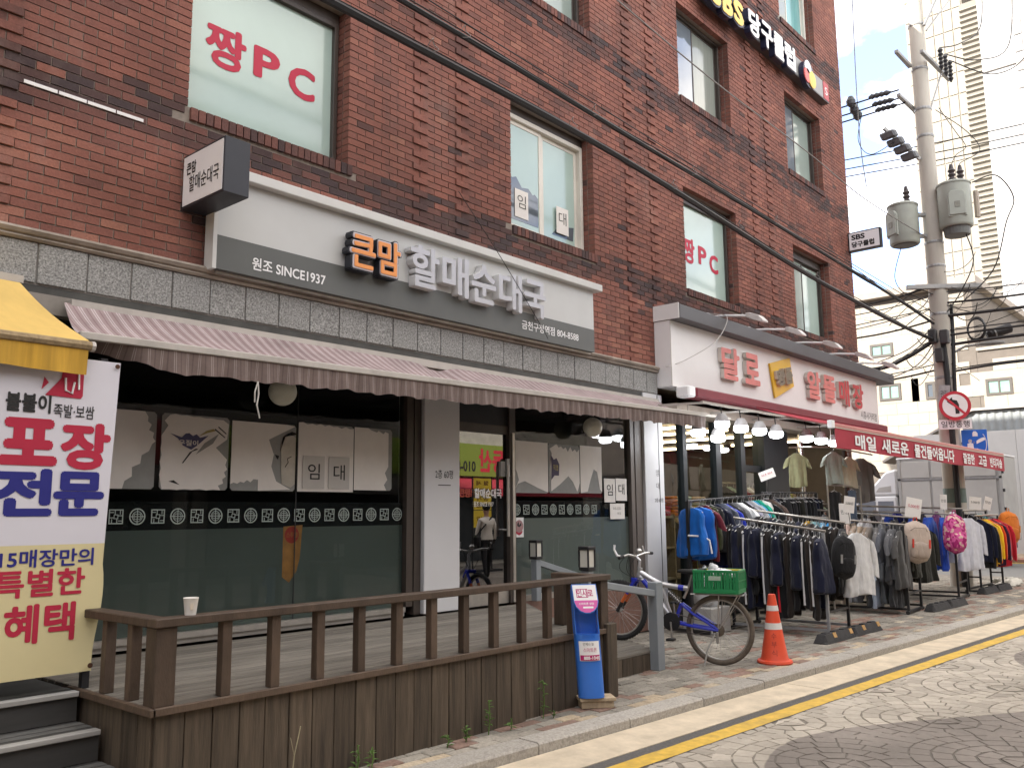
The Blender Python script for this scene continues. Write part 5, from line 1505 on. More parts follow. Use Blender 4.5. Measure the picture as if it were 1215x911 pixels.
# weeds along the skirt
leaf_m = M('weed_leaf', (0.085, 0.16, 0.03), 0.6, 0.35, 20)
rw_ = random.Random(9)
for k, (x, y, h, nl, lab) in enumerate(((3.40, 4.20, 0.15, 14, 'leafy green weed at the left foot of the deck boards'), (3.50, 4.19, 0.12, 10, 'small pointed weed beside the leftmost one at the deck boards'), (4.10, 4.17, 0.08, 12, 'low green weed at the middle of the deck boards'), (4.27, 4.17, 0.10, 18, 'spreading low weed next to the tall leafy one'), (4.52, 4.20, 0.22, 26, 'tall leafy weed growing at the middle of the deck boards'), (4.70, 4.16, 0.08, 9, 'tiny weed right of the tall leafy one'), (5.12, 4.215, 0.26, 22, 'slender weed against the deck boards left of the dispenser'), (5.18, 4.17, 0.05, 8, 'tiny sprouting weed below the slender one'))):
    t = thing('weed', lab, 'plant', (x, y, 0.12), 'weeds along the deck')
    st_ = MB().tube([(x, y, 0.115), (x+0.01, y-0.005, 0.12+h*0.5), (x+0.005, y, 0.12+h)], 0.004, 5); st_.build('stem', leaf_m, t)
    lv = MB()
    for q in range(nl):
        f_ = rw_.uniform(0.15, 1.0); an = rw_.uniform(0, 6.28); L = rw_.uniform(0.03, 0.06)*(1.25-0.4*f_)
        b0 = Vector((x, y, 0.12+h*f_)); d_ = Vector((math.cos(an), math.sin(an), rw_.uniform(0.1, 0.9))).normalized()
        if b0.y+d_.y*L > 4.262: d_.y = -abs(d_.y)
        s__ = d_.cross(Vector((0, 0, 1))).normalized()*L*0.17
        lv.add([b0, b0+d_*L*0.5+s__, b0+d_*L+Vector((0, 0, -L*0.25)), b0+d_*L*0.5-s__], [(0, 1, 2, 3)])
    lv.build('leaves', leaf_m, t)
t = thing('grass_stalk', 'dry pale grass stalk beside the deck corner boards', 'plant', (2.95, 4.2, 0.12))
MB().tube([(2.95, 4.2, 0.115), (2.96, 4.19, 0.3), (2.99, 4.18, 0.45)], 0.003, 5).tube([(2.96, 4.19, 0.3), (2.93, 4.185, 0.4)], 0.002, 4).build('stalk', M('dry_grass', (0.35, 0.31, 0.2), 0.8, 0.2, 10), t)
# ================================================================== BICYCLE
BU = Vector((-0.231, 0.973, 0)).normalized(); BN = Vector((BU.y, -BU.x, 0))
B0 = Vector((7.91, 4.27, 0))


def bp(s, h, t=0.0): return B0+BU*s+BN*t+Vector((0, 0, h))


bk = thing('bicycle', 'silver and blue mountain bicycle with a green crate carrier parked by the landing', 'bicycle', (7.9, 4.4, 0.12))
silver_f = M('bike_silver', (0.52, 0.52, 0.53), 0.3, 0.06, 6, metal=0.55)
blue_f = M('bike_blue', (0.015, 0.03, 0.42), 0.3, 0.08, 5, coat=0.4)
tyre_dusty = M('tyre_dusty', (0.105, 0.085, 0.066), 0.9, 0.35, 9)
tyre_black = M('tyre_black', (0.022, 0.022, 0.023), 0.85, 0.3, 12)
steel_m = M('steel', (0.42, 0.41, 0.40), 0.35, 0.1, 12, metal=0.8)
rubber_m = M('rubber_black', (0.02, 0.02, 0.02), 0.8, 0.15, 8)


def circ(cs, ch, r, n=40, t=0.0): return [bp(cs+r*math.cos(2*math.pi*i/n), ch+r*math.sin(2*math.pi*i/n), t) for i in range(n+1)]


for cs, ch, rad, tr, tm, nm in ((0.0, 0.455, 0.311, 0.024, tyre_dusty, 'rear'), (1.036, 0.60, 0.276, 0.026, tyre_black, 'front')):
    MB()
    wh = MB().tube(circ(cs, ch, rad, 48), tr, 10, cap=False).build('wheel', tm, bk, smooth=True)
    MB().tube(circ(cs, ch, rad-0.028, 48), 0.011, 8, cap=False).build('rim', M('rim_dull', (0.36, 0.34, 0.31), 0.45, 0.15, 8, metal=0.5), wh, smooth=True)
    MB().cyl(bp(cs, ch, -0.045), bp(cs, ch, 0.045), 0.022, 12).build('hub', steel_m, wh, smooth=True)
    sp_ = MB()
    for i in range(28):
        a = 2*math.pi*i/28; a2 = a+(0.5 if i % 2 else -0.5)
        sp_.tube([bp(cs+0.02*math.cos(a2), ch+0.02*math.sin(a2), 0.03 if i % 4 < 2 else -0.03), bp(cs+(rad-0.035)*math.cos(a), ch+(rad-0.035)*math.sin(a), 0)], 0.0014, 4, cap=False)
    sp_.build('spokes', steel_m, wh)
    if nm == 'front':
        kb_ = MB()
        for i in range(60):
            for tt in (-0.014, 0.0, 0.014):
                a = 2*math.pi*(i+(0.5 if tt == 0 else 0))/60
                d = Vector((0, 0, 0))+BU*math.cos(a)+Vector((0, 0, math.sin(a)))
                q = bp(cs, ch, tt)+d*(rad+0.024-(0.005 if tt else 0))
                kb_.obox(q, d*0.004, BN*0.006, (BU*-math.sin(a)+Vector((0, 0, math.cos(a))))*0.007)
        o = kb_.build('tread_knobs', tyre_black, wh); o['kind'] = 'stuff'
MB().tube([bp(0.80, 0.985), bp(0.70, 0.925), bp(0.583, 0.871), bp(0.45, 0.852), bp(0.301, 0.836)], 0.026, 12).build('top_tube', silver_f, bk, smooth=True)
MB().tube([bp(0.40, 0.8455), bp(0.345, 0.8405)], 0.0275, 12).build('blue_band', blue_f, bk, smooth=True)
MB().tube([bp(0.805, 0.945), bp(0.66, 0.76), bp(0.47, 0.535)], 0.027, 12).build('down_tube', silver_f, bk, smooth=True)
MB().tube([bp(0.77, 0.905), bp(0.71, 0.83)], 0.0285, 12).build('down_tube_decal', blue_f, bk, smooth=True)
MB().tube([bp(0.585, 0.865), bp(0.53, 0.70), bp(0.48, 0.55)], 0.017, 10).build('seat_tube', silver_f, bk, smooth=True)
MB().tube([bp(0.35, 0.74), bp(0.29, 0.87), bp(0.255, 0.975)], 0.013, 10).build('seat_post', steel_m, bk, smooth=True)
MB().tube([bp(0.795, 1.03), bp(0.822, 0.915)], 0.024, 12).build('head_tube', silver_f, bk, smooth=True)
for t in (-0.055, 0.055):
    MB().tube([bp(0.845, 0.905, t*0.9), bp(0.93, 0.77, t)], 0.019, 10).build('fork_leg', blue_f, bk, smooth=True)
    MB().tube([bp(0.93, 0.77, t), bp(0.985, 0.685, t)], 0.017, 10).build('fork_slider', M('fork_orange', (0.55, 0.12, 0.03), 0.4, 0.1, 6), bk, smooth=True)
    MB().tube([bp(0.985, 0.685, t), bp(1.04, 0.59, t)], 0.016, 10).build('fork_foot', rubber_m, bk, smooth=True)
    MB().tube([bp(0.375, 0.689, t*0.5), bp(0.25, 0.60, t*0.9), bp(0.0, 0.46, t)], 0.014, 8).build('swing_arm', blue_f, bk, smooth=True)
    MB().tube([bp(0.44, 0.505, t*0.6), bp(0.22, 0.475, t), bp(0.0, 0.452, t)], 0.015, 8).build('chain_stay', blue_f, bk, smooth=True)
MB().obox(bp(0.85, 0.912), BU*0.03, BN*0.065, (0, 0, 0.018)).build('fork_crown', blue_f, bk, bevel=0.006)
MB().tube([bp(0.375, 0.689), bp(0.41, 0.60), bp(0.44, 0.51)], 0.020, 8).build('swing_link', blue_f, bk, smooth=True)
spg = MB(); pts = []
for i in range(61):
    a = i/60; ang_ = a*2*math.pi*7
    c = bp(0.385, 0.69).lerp(bp(0.50, 0.795), a)
    ax = (bp(0.50, 0.795)-bp(0.385, 0.69)).normalized(); s1_ = BN; s2_ = ax.cross(BN)
    pts.append(c+s1_*0.026*math.cos(ang_)+s2_*0.026*math.sin(ang_))
spg.tube(pts, 0.005, 6); spg.build('shock_spring', M('spring_grey', (0.12, 0.12, 0.12), 0.4, 0.1, 8, metal=0.5), bk, smooth=True)
MB().tube([bp(0.375, 0.68), bp(0.51, 0.805)], 0.010, 8).build('shock_rod', steel_m, bk)
cr_ = MB().lathe(bp(0.47, 0.515, -0.05), [(0.03, 0), (0.085, 0.001), (0.09, 0.003), (0.085, 0.006), (0.03, 0.008)], 28, axis=-BN); cr_.build('chainring', black_m, bk)
MB().cyl(bp(0.47, 0.515, -0.07), bp(0.47, 0.515, 0.07), 0.022, 12).build('bottom_bracket', black_m, bk)
for sg_, t in ((1, -0.075), (-1, 0.075)):
    e = bp(0.47-0.01*sg_, 0.515-0.165*sg_, t)
    MB().tube([bp(0.47, 0.515, t), e], 0.010, 8).build('crank', steel_m, bk)
    MB().obox(e+BN*(t/abs(t))*0.045, BU*0.04, BN*0.042, (0, 0, 0.011)).build('pedal', rubber_m, bk, bevel=0.004)
ch_ = MB(); ch_.tube([bp(0.47, 0.60, -0.055), bp(0.0, 0.505, -0.055)], 0.004, 5).tube([bp(0.46, 0.43, -0.055), bp(0.02, 0.385, -0.055)], 0.004, 5); ch_.build('chain', M('chain_dark', (0.06, 0.05, 0.045), 0.5, 0.2, 30, metal=0.5), bk)
MB().lathe(bp(0, 0.455, -0.05), [(0.02, 0.012), (0.035, 0.010), (0.05, 0.004), (0.06, 0.0), (0.055, -0.012), (0.02, -0.013)], 20, axis=-BN).build('cassette', M('chain_dark2', (0.12, 0.10, 0.08), 0.5, 0.2, 30, metal=0.5), bk)
MB().obox(bp(0.01, 0.385, -0.06), BU*0.012, BN*0.012, (0, 0, 0.055)).build('derailleur', steel_m, bk, bevel=0.004)
MB().tube([bp(0.03, 0.43, -0.065), bp(0.10, 0.27, -0.11), bp(0.125, 0.127, -0.15)], 0.009, 8).build('kickstand', steel_m, bk, smooth=True)
MB().tube([bp(0.81, 1.02), bp(0.80, 1.10), bp(0.84, 1.14)], 0.017, 10).build('stem', silver_f, bk, smooth=True)
MB().tube([bp(0.80, 1.165, 0.30), bp(0.815, 1.165, 0.18), bp(0.84, 1.145, 0.05), bp(0.84, 1.145, -0.05), bp(0.865, 1.165, -0.16), bp(0.90, 1.15, -0.21)], 0.0125, 10).build('handlebar', steel_m, bk, smooth=True)
MB().tube([bp(0.90, 1.15, -0.21), bp(0.915, 1.135, -0.285)], 0.017, 10).build('grip', rubber_m, bk, smooth=True)
MB().tube([bp(0.80, 1.165, 0.30), bp(0.79, 1.16, 0.36)], 0.017, 10).build('grip', rubber_m, bk, smooth=True)
MB().tube([bp(0.905, 1.145, -0.23), bp(0.955, 1.16, -0.235), bp(0.985, 1.22, -0.235), bp(0.98, 1.265, -0.235)], 0.012, 8).build('bar_end', white_m, bk, smooth=True)
MB().tube([bp(0.80, 1.165, 0.27), bp(0.85, 1.18, 0.28), bp(0.87, 1.24, 0.28)], 0.011, 8).build('bar_end', steel_m, bk, smooth=True)
MB().lathe(bp(0.82, 1.20, 0.03), [(0.0, -0.03), (0.03, -0.02), (0.034, 0.0), (0.02, 0.02), (0, 0.024)], 14).build('bell', steel_m, bk, smooth=True)
for k, (a, c_, e) in enumerate((((0.88, 1.15, -0.17), (1.06, 1.02, -0.20), (0.86, 0.93, -0.02)), ((0.82, 1.16, 0.15), (1.0, 1.08, 0.05), (0.86, 0.92, 0.02)), ((0.87, 1.15, -0.12), (0.98, 0.92, -0.1), (0.76, 0.93, -0.02)))):
    p0, p1, p2 = bp(*a), bp(*c_), bp(*e)
    MB().tube([p0*(1-q)**2+p1*2*q*(1-q)+p2*q*q for q in [i/10 for i in range(11)]], 0.003, 5).build('brake_cable', black_m, bk)
sd = MB(); rings = []
for s, w_, h_, z_ in ((0.40, 0.012, 0.012, 1.0), (0.36, 0.022, 0.02, 1.005), (0.29, 0.032, 0.025, 1.0), (0.22, 0.07, 0.03, 1.0), (0.15, 0.085, 0.03, 1.01), (0.12, 0.06, 0.02, 1.015)):
    rings.append([bp(s, z_+h_*math.sin(2*math.pi*q/14), w_*math.cos(2*math.pi*q/14)) for q in range(14)])
sd.loft(rings); sd.build('saddle', rubber_m, bk, smooth=True)
rk = MB()
for t in (-0.07, 0.07):
    rk.tube([bp(0.26, 0.79, t), bp(-0.26, 0.79, t)], 0.007, 6); rk.tube([bp(-0.02, 0.785, t), bp(0.0, 0.47, t*0.9)], 0.006, 6); rk.tube([bp(-0.2, 0.785, t), bp(-0.01, 0.47, t*0.9)], 0.006, 6)
for s in (0.24, 0.08, -0.08, -0.24): rk.tube([bp(s, 0.79, -0.07), bp(s, 0.79, 0.07)], 0.006, 6)
rk.build('rear_rack', steel_m, bk)
MB().obox(bp(0.0, 0.80), BU*0.2, BN*0.13, (0, 0, 0.004)).build('rack_board', M('rack_board_grey', (0.3, 0.3, 0.29), 0.7, 0.15, 8), bk)

# crate on the rack
green_m = M('crate_green', (0.012, 0.20, 0.065), 0.45, 0.12, 6, dirt=0.15)
ct = thing('crate', 'green slatted plastic crate strapped on the bicycle rear rack', 'crate', bp(0.0, 0.806))
CS0, CS1, CT, H0_, H1_ = -0.235, 0.205, 0.155, 0.808, 1.03


def ob(name, s0, s1, t0, t1, h0, h1, mat, par, bev=0.002):
    return MB().obox((bp(s0, h0, t0)+bp(s1, h1, t1))/2, BU*(abs(s1-s0)/2), BN*(abs(t1-t0)/2), (0, 0, (h1-h0)/2)).build(name, mat, par, bevel=bev)


ob('base', CS0, CS1, -CT, CT, H0_, H0_+0.012, green_m, ct)
for t0, t1 in ((-CT, -CT+0.012), (CT-0.012, CT)):
    ob('rim', CS0, CS1, t0-0.004 if t0 < 0 else t0, t1 if t0 < 0 else t1+0.004, H1_-0.025, H1_, green_m, ct)
    ob('band', CS0, CS1, t0, t1, H0_+0.012, H0_+0.04, green_m, ct)
    n = 15
    for i in range(n):
        s = CS0+0.01+(CS1-CS0-0.02)*i/(n-1); wd = 0.009 if i % 3 else 0.016
        ob('slat', s-wd, s+wd, t0+0.001, t1-0.001, H0_+0.04, H1_-0.025, green_m, ct, 0)
    ob('cross_rib', CS0, CS1, t0-0.002, t1-0.003, H0_+0.115, H0_+0.123, green_m, ct, 0)
    ob('handle_plate', -0.07, 0.05, t0-0.003, t1+0.003, H0_+0.125, H0_+0.165, M('handle_pale', (0.35, 0.45, 0.36), 0.5, 0.1, 8), ct)
for s0, s1 in ((CS0, CS0+0.012), (CS1-0.012, CS1)):
    ob('rim', s0-0.004 if s0 < 0 else s0, s1 if s0 < 0 else s1+0.004, -CT+0.012, CT-0.012, H1_-0.026, H1_-0.001, green_m, ct)
    ob('band', s0, s1, -CT+0.012, CT-0.012, H0_+0.012, H0_+0.04, green_m, ct)
    for i in range(10):
        t = -CT+0.02+(2*CT-0.04)*i/9
        ob('slat', s0+0.001, s1-0.001, t-0.008, t+0.008, H0_+0.04, H1_-0.026, green_m, ct, 0)
    ob('cross_rib', s0-0.002, s1-0.003, -CT+0.01, CT-0.01, H0_+0.115, H0_+0.123, green_m, ct, 0)
ob('yellow_rim', CS0+0.03, CS1-0.02, CT-0.03, CT-0.018, H1_-0.02, H1_-0.004, M('crate_yellow', (0.55, 0.42, 0.04), 0.5, 0.1, 8), ct)


def lump(name, c, rx, ry, rz, mat, par, seed, n=14, amp=0.25, color=None):
    rng = random.Random(seed)
    ph = [(rng.uniform(0, 6), rng.uniform(2, 5), rng.uniform(2, 5)) for _ in range(4)]
    rings = []
    for i in range(n+1):
        th = math.pi*i/n
        ring_ = []
        for k in range(20):
            f_ = 2*math.pi*k/20
            q = 1+amp*sum(math.sin(p+a*f_ if a == int(a) else p+round(a)*f_+b*th) for p, a, b in ph)/4
            ring_.append(Vector(c)+Vector((rx*math.sin(th)*math.cos(f_)*q, ry*math.sin(th)*math.sin(f_)*q, rz*math.cos(th)*q)))
        rings.append(ring_)
    mb = MB(); mb.loft(rings)
    return mb.build(name, mat, par, smooth=True, color=color)


bag_m = M('white_plastic_bag', (0.62, 0.63, 0.64), 0.35, 0.08, 14, bump=0.6, bscale=22)
t = thing('plastic_bag', 'crumpled white plastic bag lying in the green crate', 'bag', bp(0.0, 0.97))
lump('bag', bp(-0.03, 0.985), 0.11, 0.15, 0.05, bag_m, t, 3, amp=0.35)
lump('bag_knot', bp(0.04, 1.035), 0.04, 0.05, 0.045, bag_m, t, 5, amp=0.5)
t = thing('plastic_bag', 'white plastic bag sitting on the floor under the blue vests', 'bag', (9.95, 5.55, 0.5))
lump('bag', (9.95, 5.55, 0.62), 0.16, 0.18, 0.2, bag_m, t, 8, amp=0.35); lump('bag_knot', (9.93, 5.53, 0.84), 0.06, 0.07, 0.07, bag_m, t, 9, amp=0.5)
t = thing('storage_box', 'grey box behind the bicycle under the first clothes rail', 'box', (9.95, 5.55, 0.12))
MB().box(9.72, 10.2, 5.35, 5.75, 0.122, 0.43).build('box', M('box_grey', (0.35, 0.34, 0.32), 0.7, 0.1, 5), t, bevel=0.01)

# ================================================================== CLOTHES RACKS AND CLOTHES
cloth = cloth_mat('cloth')
black_metal = M('rack_black', (0.022, 0.022, 0.023), 0.45, 0.15, 8)
rail_steel = M('rack_rail_steel', (0.36, 0.33, 0.29), 0.35, 0.15, 10, metal=0.7)
grey_metal = M('rack_grey', (0.34, 0.35, 0.36), 0.45, 0.1, 6, metal=0.3)
rg = random.Random(31)


def garment(kind, seed):
    """hung cloth: local X across the shoulders, Z down from the rail at 0"""
    r = random.Random(seed)
    mb = MB()
    if kind == 'trousers':
        L = 0.9
        prof = [(0.0, -0.10, 0.13, 0.02), (0, -0.13, 0.15, 0.03), (0, -0.3, 0.165, 0.035), (0, -0.5, 0.15, 0.04), (0, -0.75, 0.14, 0.045), (0, -L-0.08, 0.135, 0.045), (0, -L-0.1, 0.13, 0.04)]
    elif kind == 'vest':
        prof = [(0, -0.09, 0.07, 0.035), (0, -0.12, 0.16, 0.05), (0, -0.2, 0.2, 0.065), (0, -0.33, 0.19, 0.085), (0, -0.5, 0.225, 0.095), (0, -0.68, 0.225, 0.095), (0, -0.7, 0.2, 0.07)]
    elif kind == 'coat':
        prof = [(0, -0.06, 0.065, 0.04), (0, -0.09, 0.105, 0.042), (0, -0.17, 0.215, 0.042), (0, -0.3, 0.21, 0.046), (0, -0.6, 0.225, 0.052), (0, -0.9, 0.25, 0.062), (0, -0.93, 0.248, 0.055)]
    else:
        L = 0.68 if kind == 'tee' else 0.76
        prof = [(0, -0.07, 0.062, 0.028), (0, -0.095, 0.10, 0.032), (0, -0.165, 0.205, 0.034), (0, -0.3, 0.205, 0.036), (0, -0.5, 0.212, 0.042), (0, -L-0.05, 0.222, 0.05), (0, -L-0.07, 0.22, 0.044)]
    n = 44
    ph = [r.uniform(0, 6.28) for _ in range(4)]
    sk = r.uniform(-0.02, 0.02)
    pp = []
    for i in range(len(prof)-1):
        a, b = prof[i], prof[i+1]
        m_ = 4 if abs(a[1]-b[1]) > 0.1 else 1
        for q in range(m_): pp.append(tuple(a[j]+(b[j]-a[j])*q/m_ for j in range(4)))
    pp.append(prof[-1])
    z0, z1 = pp[0][1], pp[-1][1]
    rings = []
    for cx, z, w, d in pp:
        v = (z-z0)/(z1-z0)
        ring_ = []
        for k in range(n):
            a = 2*math.pi*k/n
            x = w*math.copysign(abs(math.cos(a))**0.8, math.cos(a))
            y = d*math.copysign(abs(math.sin(a))**0.7, math.sin(a))
            fold = (0.25+0.75*v)*(0.020*math.sin(x*26+ph[0]+z*2.2)+0.011*math.sin(x*61+ph[1]+z*4)+0.006*math.sin(z*31+x*12+ph[2]))
            if kind == 'trousers': fold += 0.02*math.exp(-(x/0.02)**2)*(-1 if y > 0 else 1)*v
            ring_.append((x+sk*v+0.01*v*math.sin(z*9+ph[2]), y*(1+0.25*v*math.sin(x*22+ph[3]))+fold, z+0.02*v*math.sin(x*11+ph[2])-0.35*v*abs(x)*0.12))
        rings.append(ring_)
    mb.loft(rings)
    if kind in ('tee', 'shirt', 'coat'):
        for sx in (-1, 1):
            if kind == 'tee': path = [((0.17, -0.14), 0.05), ((0.21, -0.17), 0.075), ((0.255, -0.26), 0.085), ((0.285, -0.36), 0.088)]
            elif kind == 'shirt': path = [((0.17, -0.14), 0.05), ((0.21, -0.17), 0.07), ((0.25, -0.3), 0.07), ((0.262, -0.5), 0.06), ((0.262, -0.7), 0.05), ((0.26, -0.74), 0.04)]
            else: path = [((0.17, -0.13), 0.05), ((0.22, -0.17), 0.075), ((0.265, -0.3), 0.075), ((0.28, -0.5), 0.07), ((0.285, -0.68), 0.06)]
            rr = []
            for (px, pz), w in path:
                rr.append([(sx*px+w*0.85*math.cos(2*math.pi*k/12)*0.8, 0.42*w*math.sin(2*math.pi*k/12)+0.01*math.sin(pz*25+ph[k % 4]), pz+w*0.35*math.cos(2*math.pi*k/12)*(-sx)) for k in range(12)])
            mb.loft(rr)
    return mb.mesh(kind+'_cloth', cloth, smooth=True)


GM = {k: [garment(k, 100+7*i+len(k)) for i in range(4)] for k in ('trousers', 'vest', 'tee', 'shirt', 'coat')}
hg = MB(); hg.tube([(0, 0.0, -0.035), (0.016, 0, -0.015), (0.012, 0, 0.006), (-0.006, 0, 0.016), (-0.016, 0, 0.004)], 0.0028, 5)
hg.tube([(0, 0, -0.035), (0, 0, -0.075)], 0.003, 5); hg.tube([(-0.185, 0, -0.15), (-0.06, 0, -0.095), (0, 0, -0.07), (0.06, 0, -0.095), (0.185, 0, -0.15)], 0.006, 6)
HANG = hg.mesh('hanger', M('hanger_pale', (0.42, 0.42, 0.41), 0.4, 0.15, 8))
STRIPE = MB().add([(-0.158, y, z) for z in (-0.16, -0.95) for y in (-0.013, 0.013)]+[(-0.172, y, z) for z in (-0.30, -0.7) for y in (-0.010, 0.010)], [(0, 1, 5, 4), (4, 5, 7, 6), (6, 7, 3, 2)]).mesh('side_stripe', cloth)
KW = {'trousers': 'trousers', 'vest': 'padded vest', 'tee': 'short sleeved top', 'shirt': 'long sleeved shirt', 'coat': 'long jacket'}


def hang(pos, rot, kind, cname, col, where, group, scale=1.0, rail_r=0.016):
    t = thing('hanging_'+('trousers' if kind == 'trousers' else 'garment'), '%s %s%s %s' % (cname, KW[kind], ',' if ' from the ' in where else '', where), 'trousers' if kind == 'trousers' else 'garment', Vector(pos), group)
    jf = rg.uniform(0.85, 1.15)
    j = tuple(max(0.004, c*jf) for c in col)
    c = share('cloth', rg.choice(GM[kind]), t, (0, 0, 0), 0, j)
    h = share('hanger', HANG, t, (0, 0, 0))
    if 'striped' in cname or 'trimmed' in cname:
        share('side_stripe', STRIPE, t, (0, 0, 0), 0, (0.6, 0.6, 0.6) if 'white' in cname else (0.5, 0.02, 0.03) if 'red' in cname else (0.5, 0.55, 0.1))
    t.rotation_euler = (0, 0, rot); t.scale = (scale, scale, scale)
    return t


ORD = ['first', 'second', 'third', 'fourth', 'fifth', 'sixth', 'seventh', 'eighth', 'ninth', 'tenth', 'eleventh', 'twelfth', 'thirteenth', 'fourteenth', 'fifteenth', 'sixteenth', 'seventeenth', 'eighteenth', 'nineteenth', 'twentieth', 'twenty-first', 'twenty-second', 'twenty-third', 'twenty-fourth']
BLK, NAV, CHAR, GREY, LGR, WHT, BEI, TAN = (0.012, 0.012, 0.013), (0.010, 0.012, 0.028), (0.03, 0.03, 0.032), (0.12, 0.12, 0.125), (0.30, 0.30, 0.31), (0.62, 0.62, 0.61), (0.42, 0.34, 0.26), (0.28, 0.22, 0.16)
BLU, RBL, SKY, GRN, RED, ORA, YEL, MAR, BRN, OLV, PUR = (0.012, 0.12, 0.45), (0.015, 0.03, 0.30), (0.10, 0.34, 0.58), (0.01, 0.22, 0.14), (0.45, 0.015, 0.03), (0.62, 0.14, 0.012), (0.68, 0.42, 0.02), (0.10, 0.012, 0.02), (0.08, 0.055, 0.045), (0.035, 0.035, 0.028), (0.16, 0.03, 0.16)


def rack(name_label, p_near, p_far, w, z_near, z_far, group, rail_mat=rail_steel, frame=black_metal):
    """double garment rack: two rails running from the street end to the shop end"""
    pn, pf = Vector((*p_near, 0)), Vector((*p_far, 0))
    t = thing('clothes_rack', name_label, 'rack', (pn.x, pn.y, 0.12), 'clothes racks on the pavement')
    d = (pf-pn).normalized(); s = Vector((d.y, -d.x, 0))
    out = []
    for k, (o_, dz) in enumerate(((-w/2, 0.0), (w/2, 0.09))):
        a = pn+s*o_+Vector((0, 0, z_near+dz)); b = pf+s*o_+Vector((0, 0, z_far+dz))
        MB().tube([a-d*0.03, b+d*0.03], 0.016, 10).build('rail', rail_mat, t, smooth=True)
        for e, q in ((pn, a), (pf, b)):
            MB().box(-0.0, 0, 0, 0, 0, 0)
            MB().bar((e.x+s.x*o_, e.y+s.y*o_, 0.17), (q.x, q.y, q.z-0.016), 0.032, 0.032, (1, 0, 0)).build('post', grey_metal if (e is pn and k == 0 and frame is not black_metal) else black_metal, t)
        MB().bar(pn+s*o_+Vector((0, 0, 0.19)), pf+s*o_+Vector((0, 0, 0.19)), 0.03, 0.03).build('base_bar', frame, t)
        out.append((a, b))
    for e in (pn, pf):
        MB().bar(e-s*(w/2+0.06)+Vector((0, 0, 0.155)), e+s*(w/2+0.06)+Vector((0, 0, 0.155)), 0.04, 0.03).build('foot_bar', black_metal, t)
        MB().bar(e-s*(w/2)+Vector((0, 0, 0.40)), e+s*(w/2)+Vector((0, 0, 0.40)), 0.025, 0.025).build('tie_bar', black_metal, t)
        for o_ in (-w/2-0.05, w/2+0.05):
            c = e+s*o_
            MB().lathe(Vector((c.x, c.y, 0.147))-s*0.015, [(0.012, 0), (0.026, 0.002), (0.026, 0.028), (0.012, 0.03)], 14, axis=s).build('castor', rubber_m, t, smooth=True)
    return t, out, d


def fill(rail, items, where, group, jit=0.2, scale=1.0, start=0.06, rev=False):
    a, b = rail
    n = len(items)
    d = (b-a)
    rot0 = math.atan2(d.y, d.x)-math.pi/2
    for i, (kind, cname, col) in enumerate(items):
        f_ = start+(1-2*start)*(i+0.5+rg.uniform(-0.4, 0.4))/n
        p = a+d*f_
        hang((p.x, p.y, p.z+0.0), rot0+rg.uniform(-jit, jit), kind, cname, col, '%s from the %s, %s' % (ORD[i], 'restaurant' if rev else 'street', where), group, scale*rg.uniform(0.9, 1.09))


T, S, V_, J, P = 'tee', 'shirt', 'vest', 'coat', 'trousers'
# rail by the restaurant, along the shop glass
t = thing('clothes_rack', 'single black clothes rail along the shop glass beside the restaurant pillar', 'rack', (10.0, 5.72, 0.12), 'clothes racks on the pavement')
R0 = (Vector((9.72, 5.62, 1.72)), Vector((12.1, 5.62, 1.83)))
MB().tube([R0[0], R0[1]], 0.015, 10).build('rail', black_metal, t, smooth=True)
for p in R0:
    MB().bar((p.x, p.y, 0.16), (p.x, p.y, p.z), 0.05, 0.04, (0, 1, 0)).build('post', black_metal, t)
    MB().bar((p.x, p.y-0.25, 0.15), (p.x, p.y+0.25, 0.15), 0.04, 0.04).build('foot_bar', black_metal, t)
MB().tube([(9.66, 5.6, 1.30), (9.76, 5.45, 1.29), (9.80, 5.38, 1.24), (9.81, 5.36, 1.08)], 0.011, 8).build('side_arm', white_m, t, smooth=True)
fill(R0, [(V_, 'bright blue', BLU), (V_, 'vivid blue', BLU), (T, 'maroon', MAR), (V_, 'lime trimmed black', (0.03, 0.035, 0.012)), (V_, 'black', BLK), (S, 'navy', NAV), (S, 'slate grey', (0.09, 0.1, 0.13)), (S, 'royal blue', RBL), (T, 'dark grey', CHAR), (T, 'mid grey', GREY), (T, 'white', WHT), (S, 'black', BLK), (T, 'lilac grey', (0.26, 0.25, 0.31)), (T, 'pale grey', LGR), (T, 'teal blue', (0.02, 0.20, 0.35)), (T, 'emerald green', GRN), (V_, 'white patterned', (0.50, 0.50, 0.47)), (T, 'black', BLK), (T, 'brown', BRN)], 'rail along the glass', 'clothes on the rail along the shop glass', rev=True, start=0.03)
# dark trousers further along the glass
t = thing('clothes_rack', 'single black clothes rail of dark trousers below the dark door panel', 'rack', (12.3, 5.85, 0.12), 'clothes racks on the pavement')
R1 = (Vector((12.25, 5.85, 1.86)), Vector((14.3, 5.85, 1.88)))
MB().tube([R1[0], R1[1]], 0.015, 10).build('rail', black_metal, t, smooth=True)
for p in R1: MB().bar((p.x, p.y, 0.13), (p.x, p.y, p.z), 0.04, 0.04, (0, 1, 0)).build('post', black_metal, t)
fill(R1, [(P, n_, c_) for n_, c_ in (('brown', BRN), ('pale grey', GREY), ('navy', NAV), ('black', BLK), ('charcoal', CHAR), ('black', BLK), ('charcoal', CHAR), ('black', BLK), ('dark olive', OLV), ('grey striped', (0.07, 0.07, 0.075)), ('black', BLK), ('black', BLK), ('charcoal', CHAR), ('navy', NAV), ('black', BLK))], 'rail below the dark panel', 'trousers on the rail below the dark door panel', rev=True, start=0.02)
